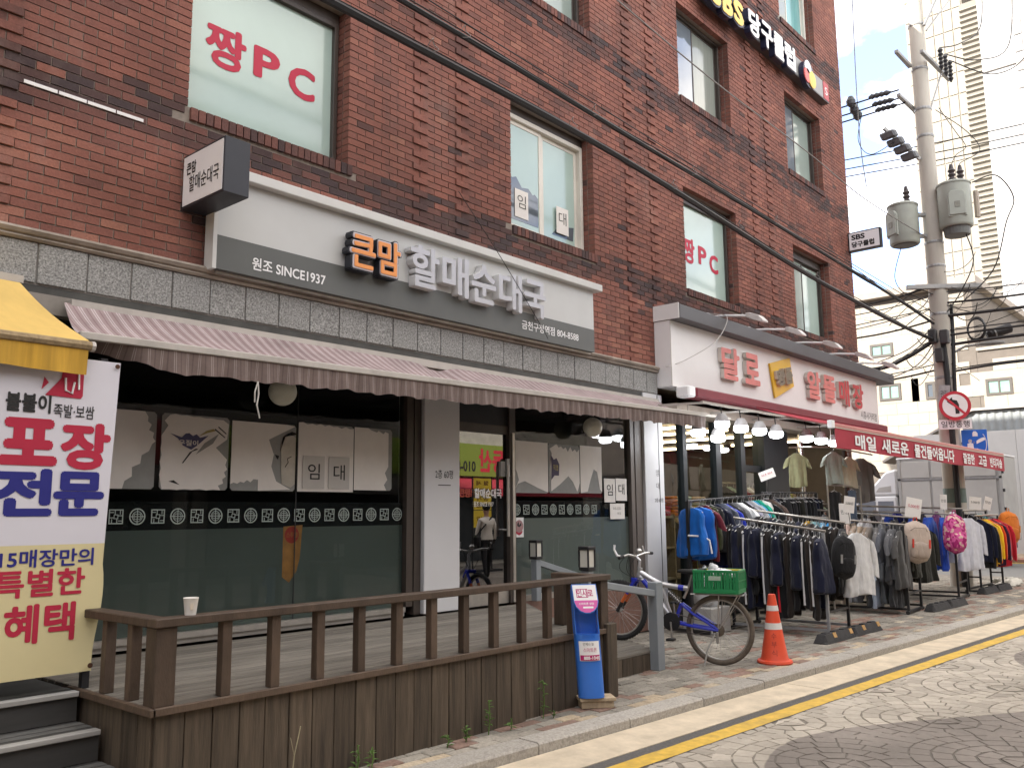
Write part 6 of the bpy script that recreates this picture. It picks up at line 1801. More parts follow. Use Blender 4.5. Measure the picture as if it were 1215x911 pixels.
# first pavement rack
rk1, rails1, d1 = rack('double steel clothes rack of dark trousers nearest the traffic cone', (10.78, 4.22), (10.75, 5.42), 0.68, 1.345, 1.52, '', rail_steel, grey_metal)
dark = [('black', BLK), ('charcoal', CHAR), ('brown black', (0.022, 0.018, 0.016)), ('navy', NAV), ('dark brown', (0.028, 0.022, 0.019))]
itA = []
for i in range(23):
    nm_, c_ = dark[(i*7+3) % 5] if i not in (1, 4, 9, 13, 17) else {9: ('red trimmed black', BLK), 1: ('white striped navy', NAV), 4: ('white striped black', BLK), 13: ('white striped charcoal', CHAR), 17: ('white striped navy', NAV)}[i]
    itA.append((P if i % 5 else V_, nm_, c_))
fill(rails1[0], itA, 'near rail behind the cone', 'dark clothes on the rack behind the cone', start=0.0)
itB = [(P if i % 3 else S, *dark[(i*3+1) % 5]) for i in range(20)]
fill(rails1[1], itB, 'far rail behind the cone', 'dark clothes on the rack behind the cone', start=0.0)
# second pavement rack
rk2, rails2, d2_ = rack('double black clothes rack of beige and grey tops on castors', (13.68, 4.22), (13.6, 5.65), 0.72, 1.375, 1.51, '')
fill(rails2[0], [(T, 'dark grey', (0.06, 0.058, 0.056)), (T, 'slate', (0.085, 0.085, 0.09)), (T, 'grey', GREY), (T, 'slate grey', (0.10, 0.105, 0.12)), (T, 'mid grey', (0.14, 0.135, 0.13)), (T, 'taupe', (0.22, 0.19, 0.16)), (T, 'tan', TAN), (T, 'sand', (0.36, 0.28, 0.2)), (T, 'beige', BEI), (T, 'pink beige', (0.45, 0.33, 0.28)), (T, 'pale sand', (0.48, 0.41, 0.34)), (T, 'lilac white', (0.45, 0.42, 0.45)), (T, 'sky blue', SKY), (T, 'bright blue', (0.03, 0.25, 0.55)), (T, 'light blue', (0.2, 0.42, 0.58)), (T, 'aqua', (0.25, 0.45, 0.48)), (T, 'pale green', (0.3, 0.4, 0.33)), (T, 'golden yellow', (0.6, 0.36, 0.05))], 'near rail of the beige rack', 'tops on the beige and grey rack', start=0.0, scale=1.1)
fill(rails2[1], [(S, 'dark olive', OLV), (S, 'black', BLK), (S, 'charcoal', CHAR), (T, 'grey', GREY), (T, 'pale grey', LGR), (S, 'white', WHT), (T, 'taupe', TAN), (T, 'beige', BEI), (T, 'charcoal', CHAR), (T, 'grey', GREY)], 'far rail of the beige rack', 'tops on the beige and grey rack', start=0.0)
lowr = MB().tube([(13.3, 4.25, 0.98), (13.25, 5.6, 1.03)], 0.012, 8)
lowr.build('low_rail', black_metal, rk2, smooth=True)
fill((Vector((13.3, 4.25, 0.98)), Vector((13.25, 5.6, 1.03))), [(T, n_, c_) for n_, c_ in (('dark grey', CHAR), ('slate', (0.07, 0.075, 0.08)), ('pale blue', (0.3, 0.34, 0.4)), ('charcoal', CHAR), ('grey', GREY), ('white', LGR), ('beige', BEI), ('tan', TAN), ('brown', BRN), ('taupe', TAN))], 'lower rail of the beige rack', 'tops on the beige and grey rack', start=0.0, scale=1.0)
# third pavement rack
rk3, rails3, d3_ = rack('double black clothes rack with blue jackets and a long white shirt', (16.15, 4.2), (16.0, 5.9), 0.8, 1.51, 1.58, '')
fill(rails3[0], [(J, 'royal blue', (0.02, 0.06, 0.36)), (J, 'bright blue', (0.025, 0.09, 0.45)), (J, 'royal blue', (0.02, 0.06, 0.36)), (J, 'cobalt blue', (0.02, 0.07, 0.40)), (S, 'navy', NAV), (J, 'blue', (0.02, 0.06, 0.36)), (S, 'black', BLK), (S, 'slate', (0.07, 0.08, 0.09)), (T, 'grey', GREY)], 'near rail of the blue jacket rack', 'clothes on the blue jacket rack', start=0.0)
fill(rails3[1], [(J, 'long white', (0.62, 0.63, 0.68)), (S, 'purple', PUR), (S, 'black', BLK), (S, 'navy', NAV), (S, 'royal blue', RBL), (S, 'grey', LGR), (S, 'black', BLK)], 'far rail of the blue jacket rack', 'clothes on the blue jacket rack', start=0.0)
# fourth pavement rack
rk4, rails4, d4_ = rack('black clothes rack with yellow orange and red jackets in front of the pole', (18.85, 4.29), (17.35, 4.31), 0.2, 1.48, 1.48, '')
fill(rails4[0], [(S, 'pale blue grey', LGR), (S, 'black', BLK), (S, 'red', RED), (S, 'bright red', (0.50, 0.02, 0.03)), (S, 'crimson', (0.36, 0.012, 0.03)), (S, 'plum black', (0.035, 0.012, 0.03)), (S, 'orange red', (0.58, 0.06, 0.012)), (S, 'bright orange', ORA), (S, 'yellow', YEL), (S, 'golden yellow', (0.66, 0.36, 0.02)), (S, 'black', BLK), (S, 'navy', NAV)], 'front rail by the pole', 'clothes on the rack by the pole', start=0.0, scale=1.05)
fill(rails4[1], [(S, 'grey', GREY), (S, 'black', BLK), (S, 'teal', (0.05, 0.28, 0.3)), (S, 'charcoal', CHAR), (S, 'grey', GREY), (S, 'black', BLK)], 'back rail by the pole', 'clothes on the rack by the pole', start=0.05, scale=1.0)

# pieces on show
hang((11.1, 4.06, 1.36), R(-35), 'coat', 'white hooded', (0.66, 0.66, 0.65), 'on the street end of the rack behind the cone', 'clothes shown on rack ends', 0.86)
hang((12.95, 5.0, 2.50), R(-30), 'tee', 'pale sage green', (0.36, 0.40, 0.35), 'hanging high behind the red valance', 'clothes shown under the red awning', 0.70)
hang((13.55, 5.0, 2.45), R(-20), 'tee', 'cream', (0.45, 0.42, 0.32), 'hanging high beside the sage green top', 'clothes shown under the red awning', 0.68)
hang((14.05, 5.0, 2.47), R(-35), 'tee', 'dark taupe polo', (0.105, 0.095, 0.085), 'hanging high beside the cream top', 'clothes shown under the red awning', 1.0)
hang((12.45, 5.35, 2.48), R(-30), 'tee', 'pale yellow green', (0.36, 0.36, 0.20), 'hanging left of the sage green top', 'clothes shown under the red awning', 0.72)
hang((13.55, 4.98, 1.95), R(-20), 'trousers', 'faded blue denim', (0.075, 0.10, 0.14), 'hanging below the cream top', 'clothes shown under the red awning', 0.55)
hang((12.95, 5.02, 1.94), R(-25), 'trousers', 'black wide', BLK, 'hanging below the sage green top', 'clothes shown under the red awning', 0.8)
hb = MB().tube([(12.2, 5.35, 2.50), (12.9, 5.0, 2.52), (14.6, 5.0, 2.48)], 0.012, 8).tube([(12.9, 5.0, 2.52), (12.9, 5.0, 2.86)], 0.008, 6).tube([(14.5, 5.0, 2.48), (14.5, 5.0, 2.86)], 0.008, 6).tube([(12.7, 5.02, 1.955), (13.9, 4.98, 1.965)], 0.01, 6).tube([(12.7, 5.02, 1.955), (12.7, 5.02, 0.13)], 0.015, 8).tube([(13.9, 4.98, 1.965), (13.9, 4.98, 0.13)], 0.015, 8)
tag(hb.build('hanging_rail', rail_steel, None, True), 'thin steel hanging rail for the tops shown under the red awning', 'rail')


hang((16.32, 4.08, 1.50), R(-38), 'coat', 'long white', (0.62, 0.63, 0.68), 'on the street end of the blue jacket rack', 'clothes shown on rack ends', 0.98)


# bags on the rack ends
def backpack(label, c, yaw, w, h, d, col, col2, cat='backpack', straps=True):
    """soft bag, front towards local -Y"""
    t = thing('backpack', label, cat, (0, 0, 0), 'bags hanging on the rack ends')
    t.location = Vector(c); t.rotation_euler = (0, R(4), yaw)
    mb = MB(); rings = []
    for i in range(13):
        v = i/12
        z = h*(v-0.5)
        q = (1-abs(2*v-1)**3.5)**0.4 if 0 < v < 1 else 0.0
        q = max(q, 0.08)
        ww, dd = w/2*(0.88+0.12*math.sin(v*3.0))*q, d/2*(1.0-0.35*v)*q
        rings.append([(ww*math.copysign(abs(math.cos(a))**0.65, math.cos(a)), dd*math.copysign(abs(math.sin(a))**0.75, math.sin(a))-0.02*(1-v), z+0.006*math.sin(a*3+i)) for a in [2*math.pi*k/24 for k in range(24)]])
    mb.loft(rings)
    me = mb.mesh('bag_body', cloth, smooth=True); share('body', me, t, (0, 0, 0), 0, col)
    mb = MB(); rings = []
    for i in range(8):
        v = i/7
        z = -h*0.40+h*0.42*v
        q = max(0.1, (1-abs(2*v-1)**4)**0.4 if 0 < v < 1 else 0.1)
        rings.append([(w*0.36*q*math.copysign(abs(math.cos(a))**0.6, math.cos(a)), -d*0.42-d*0.17*q*math.sin(a)*(1 if math.sin(a) > 0 else 0.4), z) for a in [2*math.pi*k/20 for k in range(20)]])
    mb.loft(rings); me = mb.mesh('bag_pocket', cloth, smooth=True); share('front_pocket', me, t, (0, 0, 0), 0, tuple(x*0.85 for x in col))
    mb = MB().tube([(-0.03, 0.01, h*0.49), (-0.02, 0.0, h*0.58), (0.02, 0.0, h*0.58), (0.03, 0.01, h*0.49)], 0.008, 6); me = mb.mesh('bag_loop', cloth, smooth=True); share('loop', me, t, (0, 0, 0), 0, col2)
    if straps:
        for sx in (-1, 1):
            me = MB().obox((sx*w*0.3, -d*0.56, -h*0.03), (0.012, 0, 0), (0, 0.006, 0), (0, 0, h*0.10)).mesh('bag_tab', cloth); share('zip_tab', me, t, (0, 0, 0), 0, col2)
        me = MB().tube([(-w*0.4, -d*0.2, h*0.2), (-w*0.2, -d*0.46, h*0.33), (w*0.2, -d*0.46, h*0.33), (w*0.4, -d*0.2, h*0.2)], 0.004, 5).mesh('bag_zip', cloth); share('zip', me, t, (0, 0, 0), 0, tuple(x*0.4 for x in col))
    return t


yw = R(-40)
backpack('black backpack hanging on the street end of the cone side rack', (10.68, 4.08, 1.03), yw, 0.29, 0.52, 0.22, (0.016, 0.016, 0.017), (0.25, 0.25, 0.24))
backpack('beige backpack with red zip tabs hanging on the beige rack end', (13.72, 4.16, 1.12), yw, 0.44, 0.62, 0.26, (0.44, 0.36, 0.30), (0.60, 0.05, 0.035))
hang((14.25, 4.25, 1.40), R(-40), 'coat', 'dark olive', (0.03, 0.03, 0.024), 'beside the beige backpack on the rack end', 'clothes shown on rack ends', 0.95)
fl = M('pink_floral', (0.42, 0.05, 0.20), 0.85, 0.1, 6)
_n = fl.node_tree; _vo = _n.nodes.new('ShaderNodeTexVoronoi'); _vo.inputs['Scale'].default_value = 26
_r = _n.nodes.new('ShaderNodeValToRGB'); _r.color_ramp.interpolation = 'CONSTANT'
_r.color_ramp.elements[0].color = (0.30, 0.012, 0.12, 1); _e = _r.color_ramp.elements.new(0.35); _e.color = (0.55, 0.09, 0.27, 1); _r.color_ramp.elements[-1].position = 0.72; _r.color_ramp.elements[-1].color = (0.62, 0.42, 0.36, 1)
_t = _n.nodes.new('ShaderNodeTexCoord'); _n.links.new(_t.outputs['Object'], _vo.inputs['Vector']); _n.links.new(_vo.outputs['Color'], _r.inputs['Fac']); _n.links.new(_r.outputs['Color'], _n.nodes['Principled BSDF'].inputs['Base Color'])
t = backpack('pink floral drawstring sack hanging on the blue jacket rack', (15.52, 4.10, 1.20), yw, 0.36, 0.64, 0.28, (0.42, 0.05, 0.2), (0.42, 0.05, 0.2), 'bag', False)
for c in t.children: c.data = c.data.copy(); c.data.materials.clear(); c.data.materials.append(fl)
backpack('orange backpack hanging on the rack end by the pole', (18.75, 4.0, 1.24), yw, 0.40, 0.62, 0.28, (0.55, 0.16, 0.025), (0.50, 0.20, 0.05))

# price cards on sticks
for i, (x, y, z, w_, h_, lab, tilt) in enumerate(((11.75, 5.5, 2.10, 0.24, 0.13, 'tilted white price card above the rail along the glass', -0.35), (10.9, 4.05, 1.66, 0.14, 0.2, 'beige price card on a stick behind the black backpack', 0.15), (11.4, 4.3, 1.55, 0.15, 0.26, 'upright white price card beside the white hooded jacket', 0.0), (14.2, 4.3, 1.62, 0.26, 0.30, 'large white price card above the beige backpack', 0.2), (16.35, 4.45, 1.72, 0.13, 0.25, 'narrow white price card above the pink floral sack', 0.05), (18.2, 4.4, 1.70, 0.25, 0.24, 'square white price card above the yellow jackets', 0.1), (18.9, 4.35, 1.70, 0.16, 0.25, 'curled white price card above the orange backpack', 0.3))):
    t = thing('price_card', lab, 'card', (x, y, z), 'price cards on the clothes racks')
    ax = Vector((math.cos(yw), math.sin(yw), 0)); up = (Vector((0, 0, 1))+ax*tilt).normalized(); rt_ = up.cross(ax.cross(up)).normalized() if False else (ax-up*ax.dot(up)).normalized()
    nn = rt_.cross(up)
    MB().obox((x, y, z), rt_*(w_/2), nn*0.002, up*(h_/2)).build('card', paper_m, t)
    text('lettering', '5,000원' if i % 2 else '만원', Vector((x, y, z))+nn*0.004+up*h_*0.08, rt_, up, red_ink_m if i in (0, 3) else ink_m, t, w_*0.7, h_*0.2)
    MB().tube([Vector((x, y, z))-up*(h_/2), Vector((x, y, z-h_/2-0.16))], 0.004, 5).build('stick', black_m, t)

# rubber wheel stops
stop_m = M('stop_rubber', (0.035, 0.034, 0.035), 0.85, 0.25, 10, bump=0.3, dirt=0.3, dirt_col=(0.09, 0.085, 0.08))
refl_m = M('stop_reflector', (0.40, 0.22, 0.06), 0.5, 0.3, 14)
for k, (a, b, nm_) in enumerate((((9.78, 4.06), (10.60, 4.035), 'nearest the traffic cone'), ((10.62, 4.035), (11.44, 4.01), 'second from the traffic cone'), ((13.80, 4.07), (14.50, 4.02), 'in front of the beige backpack'), ((14.52, 4.02), (15.22, 3.97), 'right of the one by the beige backpack'), ((17.13, 4.17), (17.88, 4.12), 'left one before the rack by the pole'), ((17.90, 4.12), (18.65, 4.07), 'right one before the rack by the pole'))):
    A, B = Vector((*a, 0.121)), Vector((*b, 0.121)); d = (B-A).normalized(); s = Vector((d.y, -d.x, 0)); L = (B-A).length
    t = thing('wheel_stop', 'black rubber wheel stop on the pavement, '+nm_, 'wheel stop', (A+B)/2, 'wheel stops holding the rack ends')
    prof = [(-0.085, 0), (-0.075, 0.03), (-0.045, 0.10), (0.045, 0.10), (0.075, 0.03), (0.085, 0)]
    mb = MB(); mb.loft([[A+d*f_+s*(x*g)+Vector((0, 0, z*g2)) for x, z in prof] for f_, g, g2 in ((0.0, 1, 0.15), (0.05, 1, 1), (L-0.05, 1, 1), (L, 1, 0.15))])
    mb.build('body', stop_m, t, bevel=0.006)
    for f_ in (0.2, 0.5, 0.8):
        c = A+d*(L*f_)
        MB().obox(c+Vector((0, 0, 0.104)), d*0.06, s*0.03, (0, 0, 0.008)).build('ridge', stop_m, t, bevel=0.004)
    if k < 2:
        for f_ in (0.35, 0.9): MB().obox(A+d*(L*f_)+s*0.055+Vector((0, 0, 0.078)), d*0.04, (s*0.012+Vector((0, 0, -0.027))), (s*0.5+Vector((0, 0, 0.22)))*0.006).build('reflector', refl_m, t)
t = thing('plastic_sheet', 'crumpled pale plastic sheet on the pavement beyond the last wheel stop', 'sheet', (19.4, 4.3, 0.12))
lump('sheet', (19.5, 4.28, 0.16), 0.42, 0.22, 0.09, M('dirty_plastic', (0.40, 0.38, 0.33), 0.6, 0.2, 8, bump=0.6), t, 12, amp=0.5)

# stock seen through the clothes shop glass
ri = random.Random(77)
sh = thing('shelf', 'low timber shelf of folded clothes behind the clothes shop glass', 'shelf', (11, 7.2, 0.12))
for zz in (0.6, 1.05, 1.5): MB().box(10.3, 13.0, 6.95, 7.45, zz, zz+0.03).build('board', M('shelf_wood', (0.30, 0.2, 0.11), 0.6, 0.2, 5, stretch=(0.4, 4, 4)), sh)
for xx in (10.3, 11.6, 12.97): MB().box(xx, xx+0.03, 6.95, 7.45, 0.12, 1.56).build('side', MATS['shelf_wood'], sh)
cols = [('white', WHT), ('ochre', (0.55, 0.3, 0.06)), ('cream', (0.5, 0.42, 0.3)), ('grey', GREY), ('beige', BEI), ('red', RED), ('orange', ORA), ('pale grey', LGR)]
for i in range(12):
    nm_, c_ = cols[i % 8]
    xx = 10.42+0.215*i
    t = thing('folded_stack', '%s stack of folded clothes on the shop shelf, %s from the restaurant' % (nm_, ORD[i]), 'clothes', (xx, 7.1, 1.53), 'folded stacks on the shop shelf')
    for q in range(ri.randint(3, 6)):
        MB().box(xx-0.085+ri.uniform(0, 0.01), xx+0.085, 6.98, 7.3, 1.531+0.05*q, 1.578+0.05*q).build('folded_top', cloth, t, bevel=0.015, color=tuple(min(0.7, x*ri.uniform(0.7, 1.2)) for x in c_))
t = thing('clothes_rack', 'clothes rail inside the shop behind the glass', 'rack', (12, 8.0, 0.12))
MB().tube([(10.4, 8.0, 1.75), (13.6, 8.0, 1.75)], 0.015, 8).build('rail', rail_steel, t)
for xx in (10.4, 13.6): MB().tube([(xx, 8.0, 0.12), (xx, 8.0, 1.75)], 0.018, 8).build('post', rail_steel, t)
fill((Vector((10.4, 8.0, 1.75)), Vector((13.6, 8.0, 1.75))), [(ri.choice([S, T, J]), n_, c_) for n_, c_ in (('cream', (0.5, 0.42, 0.3)), ('ochre', (0.5, 0.28, 0.06)), ('brick red', (0.3, 0.05, 0.03)), ('grey', GREY), ('white', WHT), ('beige', BEI), ('dusky red', (0.3, 0.06, 0.06)), ('pale grey', LGR), ('tan', TAN), ('green grey', (0.15, 0.2, 0.17)), ('cream', (0.5, 0.42, 0.3)), ('grey', GREY))], 'rail inside the shop', 'clothes inside the shop', rev=True)

t = thing('clothes_rack', 'clothes rail inside the open shop bay right of the chrome post', 'rack', (15.5, 6.9, 0.12))
for k, (yy, zz) in enumerate(((6.75, 1.72), (7.6, 2.1))):
    MB().tube([(14.2, yy, zz), (17.2, yy, zz)], 0.015, 8).build('rail', rail_steel, t)
    for xx in (14.2, 17.2): MB().tube([(xx, yy, 0.12), (xx, yy, zz)], 0.018, 8).build('post', rail_steel, t)
mixed = [('cream', (0.5, 0.42, 0.3)), ('lime', (0.42, 0.46, 0.2)), ('white', WHT), ('grey', GREY), ('orange brown', (0.4, 0.16, 0.05)), ('black', BLK), ('pale grey', LGR), ('pink beige', (0.45, 0.33, 0.28)), ('navy', NAV), ('tan', TAN), ('white', WHT), ('sand', (0.36, 0.28, 0.2)), ('dark red', (0.22, 0.02, 0.03)), ('grey', GREY), ('pale green', (0.3, 0.4, 0.33)), ('charcoal', CHAR)]
fill((Vector((14.2, 6.75, 1.72)), Vector((17.2, 6.75, 1.72))), [(ri.choice([S, T, V_]), n_, c_) for n_, c_ in mixed], 'front rail in the open bay', 'clothes in the open shop bay', rev=True)
fill((Vector((14.2, 7.6, 2.1)), Vector((17.2, 7.6, 2.1))), [(ri.choice([S, T, J]), n_, c_) for n_, c_ in mixed[::-1]], 'high rail in the open bay', 'clothes in the open shop bay', rev=True)
# ================================================================== UTILITY POLE
pole_m = M('pole_concrete', (0.46, 0.43, 0.375), 0.85, 0.15, 3, bump=0.2, stretch=(1, 1, 0.25), dirt=0.3, dirt_col=(0.2, 0.18, 0.16))
galv_m = M('galvanised', (0.30, 0.30, 0.295), 0.5, 0.15, 8, metal=0.4)
cable_m = M('cable_black', (0.016, 0.016, 0.017), 0.55, 0.15, 6)
trafo_m = M('transformer_grey', (0.33, 0.35, 0.31), 0.55, 0.08, 4, dirt=0.2)
PX, PY = 18.8, 4.9
pl = thing('utility_pole', 'tall concrete utility pole with steel crossarms beside the last clothes rack', 'pole', (PX, PY, 0.12))
MB().lathe((PX, PY, 0), [(0.205, 0.0), (0.195, 3.0), (0.18, 6.0), (0.16, 9.5), (0.14, 13.2), (0.0, 13.25)], 28).build('shaft', pole_m, pl, smooth=True)
for z in (4.2, 4.95, 5.5, 6.5, 7.0, 9.3, 9.9, 10.8, 11.8):
    MB().lathe((PX, PY, z), [(0.2-0.0045*z+0.012, -0.03), (0.2-0.0045*z+0.018, 0), (0.2-0.0045*z+0.012, 0.03)], 20).build('band', galv_m, pl)


def arm(name, p, q, w=0.075):
    MB().bar(p, q, w, w).build(name, galv_m, pl, bevel=0.006)


arm('crossarm', (18.2, 4.68, 10.9), (19.9, 4.60, 10.9)); arm('crossarm', (17.95, 5.12, 10.0), (19.7, 5.08, 10.0))
arm('crossarm', (18.28, 5.35, 6.05), (19.15, 4.18, 6.05), 0.09)
arm('crossarm', (17.95, 5.1, 10.95), (18.7, 5.06, 10.9))
arm('brace', (18.85, 4.75, 9.95), (19.35, 4.62, 10.85), 0.03)
arm('strut', (18.7, 4.72, 11.7), (19.6, 4.3, 13.4), 0.05); arm('strut', (18.95, 4.75, 11.7), (20.0, 4.1, 13.2), 0.03)
for x in (18.9, 19.25, 19.6):
    MB().lathe((x, 4.5, 10.95), [(0.02, -0.25)]+[(0.055 if i % 2 else 0.03, -0.22+0.045*i) for i in range(10)]+[(0.02, 0.25)], 12).build('insulator', black_m, pl, smooth=False)
MB().tube([(PX-0.19, PY-0.10, 0.12), (PX-0.19, PY-0.10, 2.6), (PX-0.19, PY-0.09, 4.3), (PX-0.19, PY-0.06, 5.1)], 0.055, 8).build('cable_riser', cable_m, pl, smooth=True)
MB().tube([(PX-0.12, PY-0.17, 3.2), (PX-0.1, PY-0.2, 4.2), (PX-0.02, PY-0.22, 5.0), (PX+0.1, PY-0.2, 5.7)], 0.035, 8).build('cable_riser', cable_m, pl, smooth=True)
for z, dy in ((5.02, 0.10), (4.98, -0.12), (4.62, 0.0)):
    MB().box(PX-0.33, PX-0.19, PY+dy-0.075, PY+dy+0.075, z-0.13, z+0.15).build('junction_box', M('junction_dark', (0.05, 0.05, 0.052), 0.5, 0.2, 8), pl, bevel=0.015)
for (zz, hh) in ((1.5, 1.5),):
    MB().lathe((PX, PY, 0), [(0.203, 1.72), (0.2045, 1.72), (0.2035, 2.0), (0.202, 2.0)], 28).build('warning_sleeve', M('sleeve_grey_green', (0.14, 0.19, 0.17), 0.6, 0.15, 9), pl)
t = thing('notice', 'small weathered white notice strapped to the concrete pole', 'notice', (PX-0.22, PY+0.02, 3.85))
MB().obox((PX-0.245, PY-0.02, 3.86), (0.03, 0.11, 0.02), (0.004, 0, 0), (0.02, -0.02, 0.17)).build('plate', M('notice_grey', (0.38, 0.38, 0.38), 0.6, 0.2, 12), t)
text('lettering', '관리', (PX-0.252, PY-0.02, 3.86), (-0.1, -1, 0), Z_, ink_m, t, 0.13, 0.13)

for nm, cx, cy, z0, h, r, lab in (('a', 18.35, 5.33, 6.95, 0.80, 0.29, 'grey green pole transformer hanging on the shaded left side of the pole'), ('b', 18.72, 4.43, 7.20, 0.88, 0.31, 'larger pale grey pole transformer hanging on the right side of the pole')):
    t = thing('transformer', lab, 'transformer', (cx, cy, z0), 'transformers on the utility pole')
    MB().lathe((cx, cy, z0), [(r*0.92, 0), (r*0.97, 0.02), (r, 0.04), (r, h), (r*1.05, h), (r*1.05, h+0.03), (r*0.9, h+0.06), (0, h+0.07)], 28).build('tank', trafo_m, t, smooth=True)
    MB().lathe((cx, cy, z0-0.16 if nm == 'b' else z0-0.02), [(r*0.75, 0), (r*0.8, 0.155 if nm == 'b' else 0.015)], 24).build('tank_base', M('trafo_dark', (0.12, 0.125, 0.12), 0.6, 0.1, 6), t)
    for a in ((-0.05, 0.0), (0.12, -0.12)) if nm == 'b' else ((0.05, -0.08),):
        MB().lathe((cx+a[0], cy+a[1], z0+h+0.05), [(0.04, 0)]+[(0.075 if i % 2 else 0.045, 0.04+0.045*i) for i in range(6)]+[(0.05, 0.30), (0.03, 0.4), (0.0, 0.41)], 14).build('bushing', M('bushing_brown', (0.05, 0.04, 0.04), 0.4, 0.2, 8), t)
    dx = Vector((-0.93, -0.36, 0)).normalized() if nm == 'b' else Vector((-0.80, 0.6, 0)).normalized()
    s = Vector((-dx.y, dx.x, 0))
    for k, off in enumerate((0.035, 0.06)):
        q = [(-0.17+0.02*k, 0.0), (0.17-0.02*k, 0.0), (0.17-0.02*k, 0.44), (0.10, 0.52-0.02*k), (-0.10, 0.52-0.02*k), (-0.17+0.02*k, 0.44)]
        MB().prism([(x, y+0.03*k) for x, y in q], Vector((cx, cy, z0+0.16))+dx*(r-0.04), s, Z_, dx*off).build('radiator_plate', trafo_m, t, bevel=0.008)
    MB().obox(Vector((cx, cy, z0+0.4))+dx*(r+0.024), s*0.05, dx*0.004, (0, 0, 0.06)).build('rating_plate', M('rating_dark', (0.2, 0.2, 0.17), 0.5, 0.2, 20), t)
    e = (Vector((PX, PY, 0))-Vector((cx, cy, 0))).normalized()
    for z in (z0+0.2, z0+0.65):
        MB().bar(Vector((cx, cy, z))+e*(r-0.02), Vector((PX, PY, z))-e*0.14, 0.12, 0.06).build('bracket', galv_m, t)
    if nm == 'b':
        for a in (0.0, 0.5): MB().obox(Vector((cx+0.12+0.05*a, cy-r-0.05-0.04*a, z0+0.45)), (0.03, -0.01, 0), (0.01, 0.03, 0), (0, 0, 0.28)).build('cutout', M('cutout_tan', (0.33, 0.28, 0.22), 0.5, 0.1, 7), t, bevel=0.008)


def cable(label, pts, r=0.012, cat='cable', group=None, sag=0.0, mat=None, seg=6, extra=None):
    """smooth hung cable through points"""
    P = [Vector(p) for p in pts]
    out = []
    for i in range(len(P)-1):
        p0 = P[max(i-1, 0)]; p1 = P[i]; p2 = P[i+1]; p3 = P[min(i+2, len(P)-1)]
        n = 8
        for q in range(n):
            t_ = q/n
            v = 0.5*((2*p1)+(p2-p0)*t_+(2*p0-5*p1+4*p2-p3)*t_*t_+(3*p1-p0-3*p2+p3)*t_**3)
            v.z -= sag*4*t_*(1-t_)
            out.append(v)
    out.append(P[-1])
    mb = MB(); mb.tube(out, r, seg)
    if extra: extra(mb, out)
    o = mb.build('cable', mat or cable_m, None, True, origin=P[0])
    return tag(o, label, cat, group)


G1 = 'cables along the brick facade'


def twist(mb, out):
    for k in range(3):
        mb.tube([p+Vector((0, 0.018*math.sin(i*0.5+k*2.1), 0.026*math.cos(i*0.43+k*2.1)+0.02*k)) for i, p in enumerate(out)], 0.007, 5)


cable('thick black cable bundle sagging low across the brick wall to the pole', [(-3.5, 5.2, 5.9), (2.5, 5.2, 5.58), (3.97, 5.2, 5.55), (6.84, 5.2, 5.54), (8.96, 5.2, 5.45), (12.5, 5.2, 5.22), (14.7, 5.2, 5.14), (16.7, 5.1, 5.02), (18.6, 4.98, 4.95)], 0.034, group=G1, extra=twist)
cable('second black cable bundle higher across the brick wall to the pole', [(-3.5, 5.2, 6.3), (2.5, 5.2, 5.95), (4.54, 5.2, 5.90), (6.0, 5.2, 5.88), (8.13, 5.2, 5.82), (10.3, 5.2, 5.78), (13.7, 5.2, 5.69), (16.5, 5.1, 5.52), (18.6, 4.98, 5.30)], 0.026, group=G1, extra=twist)
cable('thin grey wire just above the second cable bundle', [(-3, 5.22, 6.45), (4.0, 5.22, 6.1), (8.0, 5.22, 5.98), (12.0, 5.22, 5.86), (18.65, 4.95, 5.5)], 0.006, group=G1)
cable('thin pale wire crossing the third storey windows', [(6.0, 5.4, 7.8), (8.64, 5.4, 7.62), (10.8, 5.4, 7.52), (13.66, 5.4, 7.50), (16.0, 5.3, 7.30), (18.66, 4.98, 7.1)], 0.010, group=G1, mat=M('cable_grey', (0.22, 0.21, 0.2), 0.6, 0.1, 6))
cable('thin wire hanging in front of the long fascia sign', [(5.9, 5.85, 4.75), (6.45, 5.8, 4.2), (7.05, 5.8, 3.62), (7.4, 5.95, 3.5)], 0.004, group=G1)
cable('loose white wire across the end of the clothes shop sign', [(9.95, 6.0, 3.5), (10.3, 5.9, 3.62), (10.9, 5.75, 3.95), (11.35, 5.8, 4.36), (11.5, 6.15, 4.5)], 0.006, group=G1, mat=M('cable_pale', (0.42, 0.4, 0.38), 0.6, 0.1, 6))
cable('grey drop wire hanging down the far corner of the brick building', [(18.3, 5.9, 16.5), (18.2, 6.0, 12.0), (18.1, 6.0, 9.5), (18.15, 5.95, 8.3)], 0.010, group=G1, mat=MATS['cable_grey'])
# wire ties, the little curls on the bundles
tz = MB()
for x, z in ((4.9, 5.62), (6.9, 5.6), (8.9, 5.5), (10.6, 5.42), (5.3, 5.92), (7.3, 5.88), (9.4, 5.83), (11.8, 5.79), (14.1, 5.7), (13.2, 5.24)):
    tz.tube([(x+0.05*math.cos(a)*1.0, 5.17+0.03*math.sin(a*2), z+0.055*math.sin(a)) for a in [i*0.5 for i in range(14)]], 0.004, 4)
o = tz.build('wire_ties', MATS['cable_grey']); tag(o, 'small curled wire ties on the facade cable bundles', 'wire ties'); o['kind'] = 'stuff'

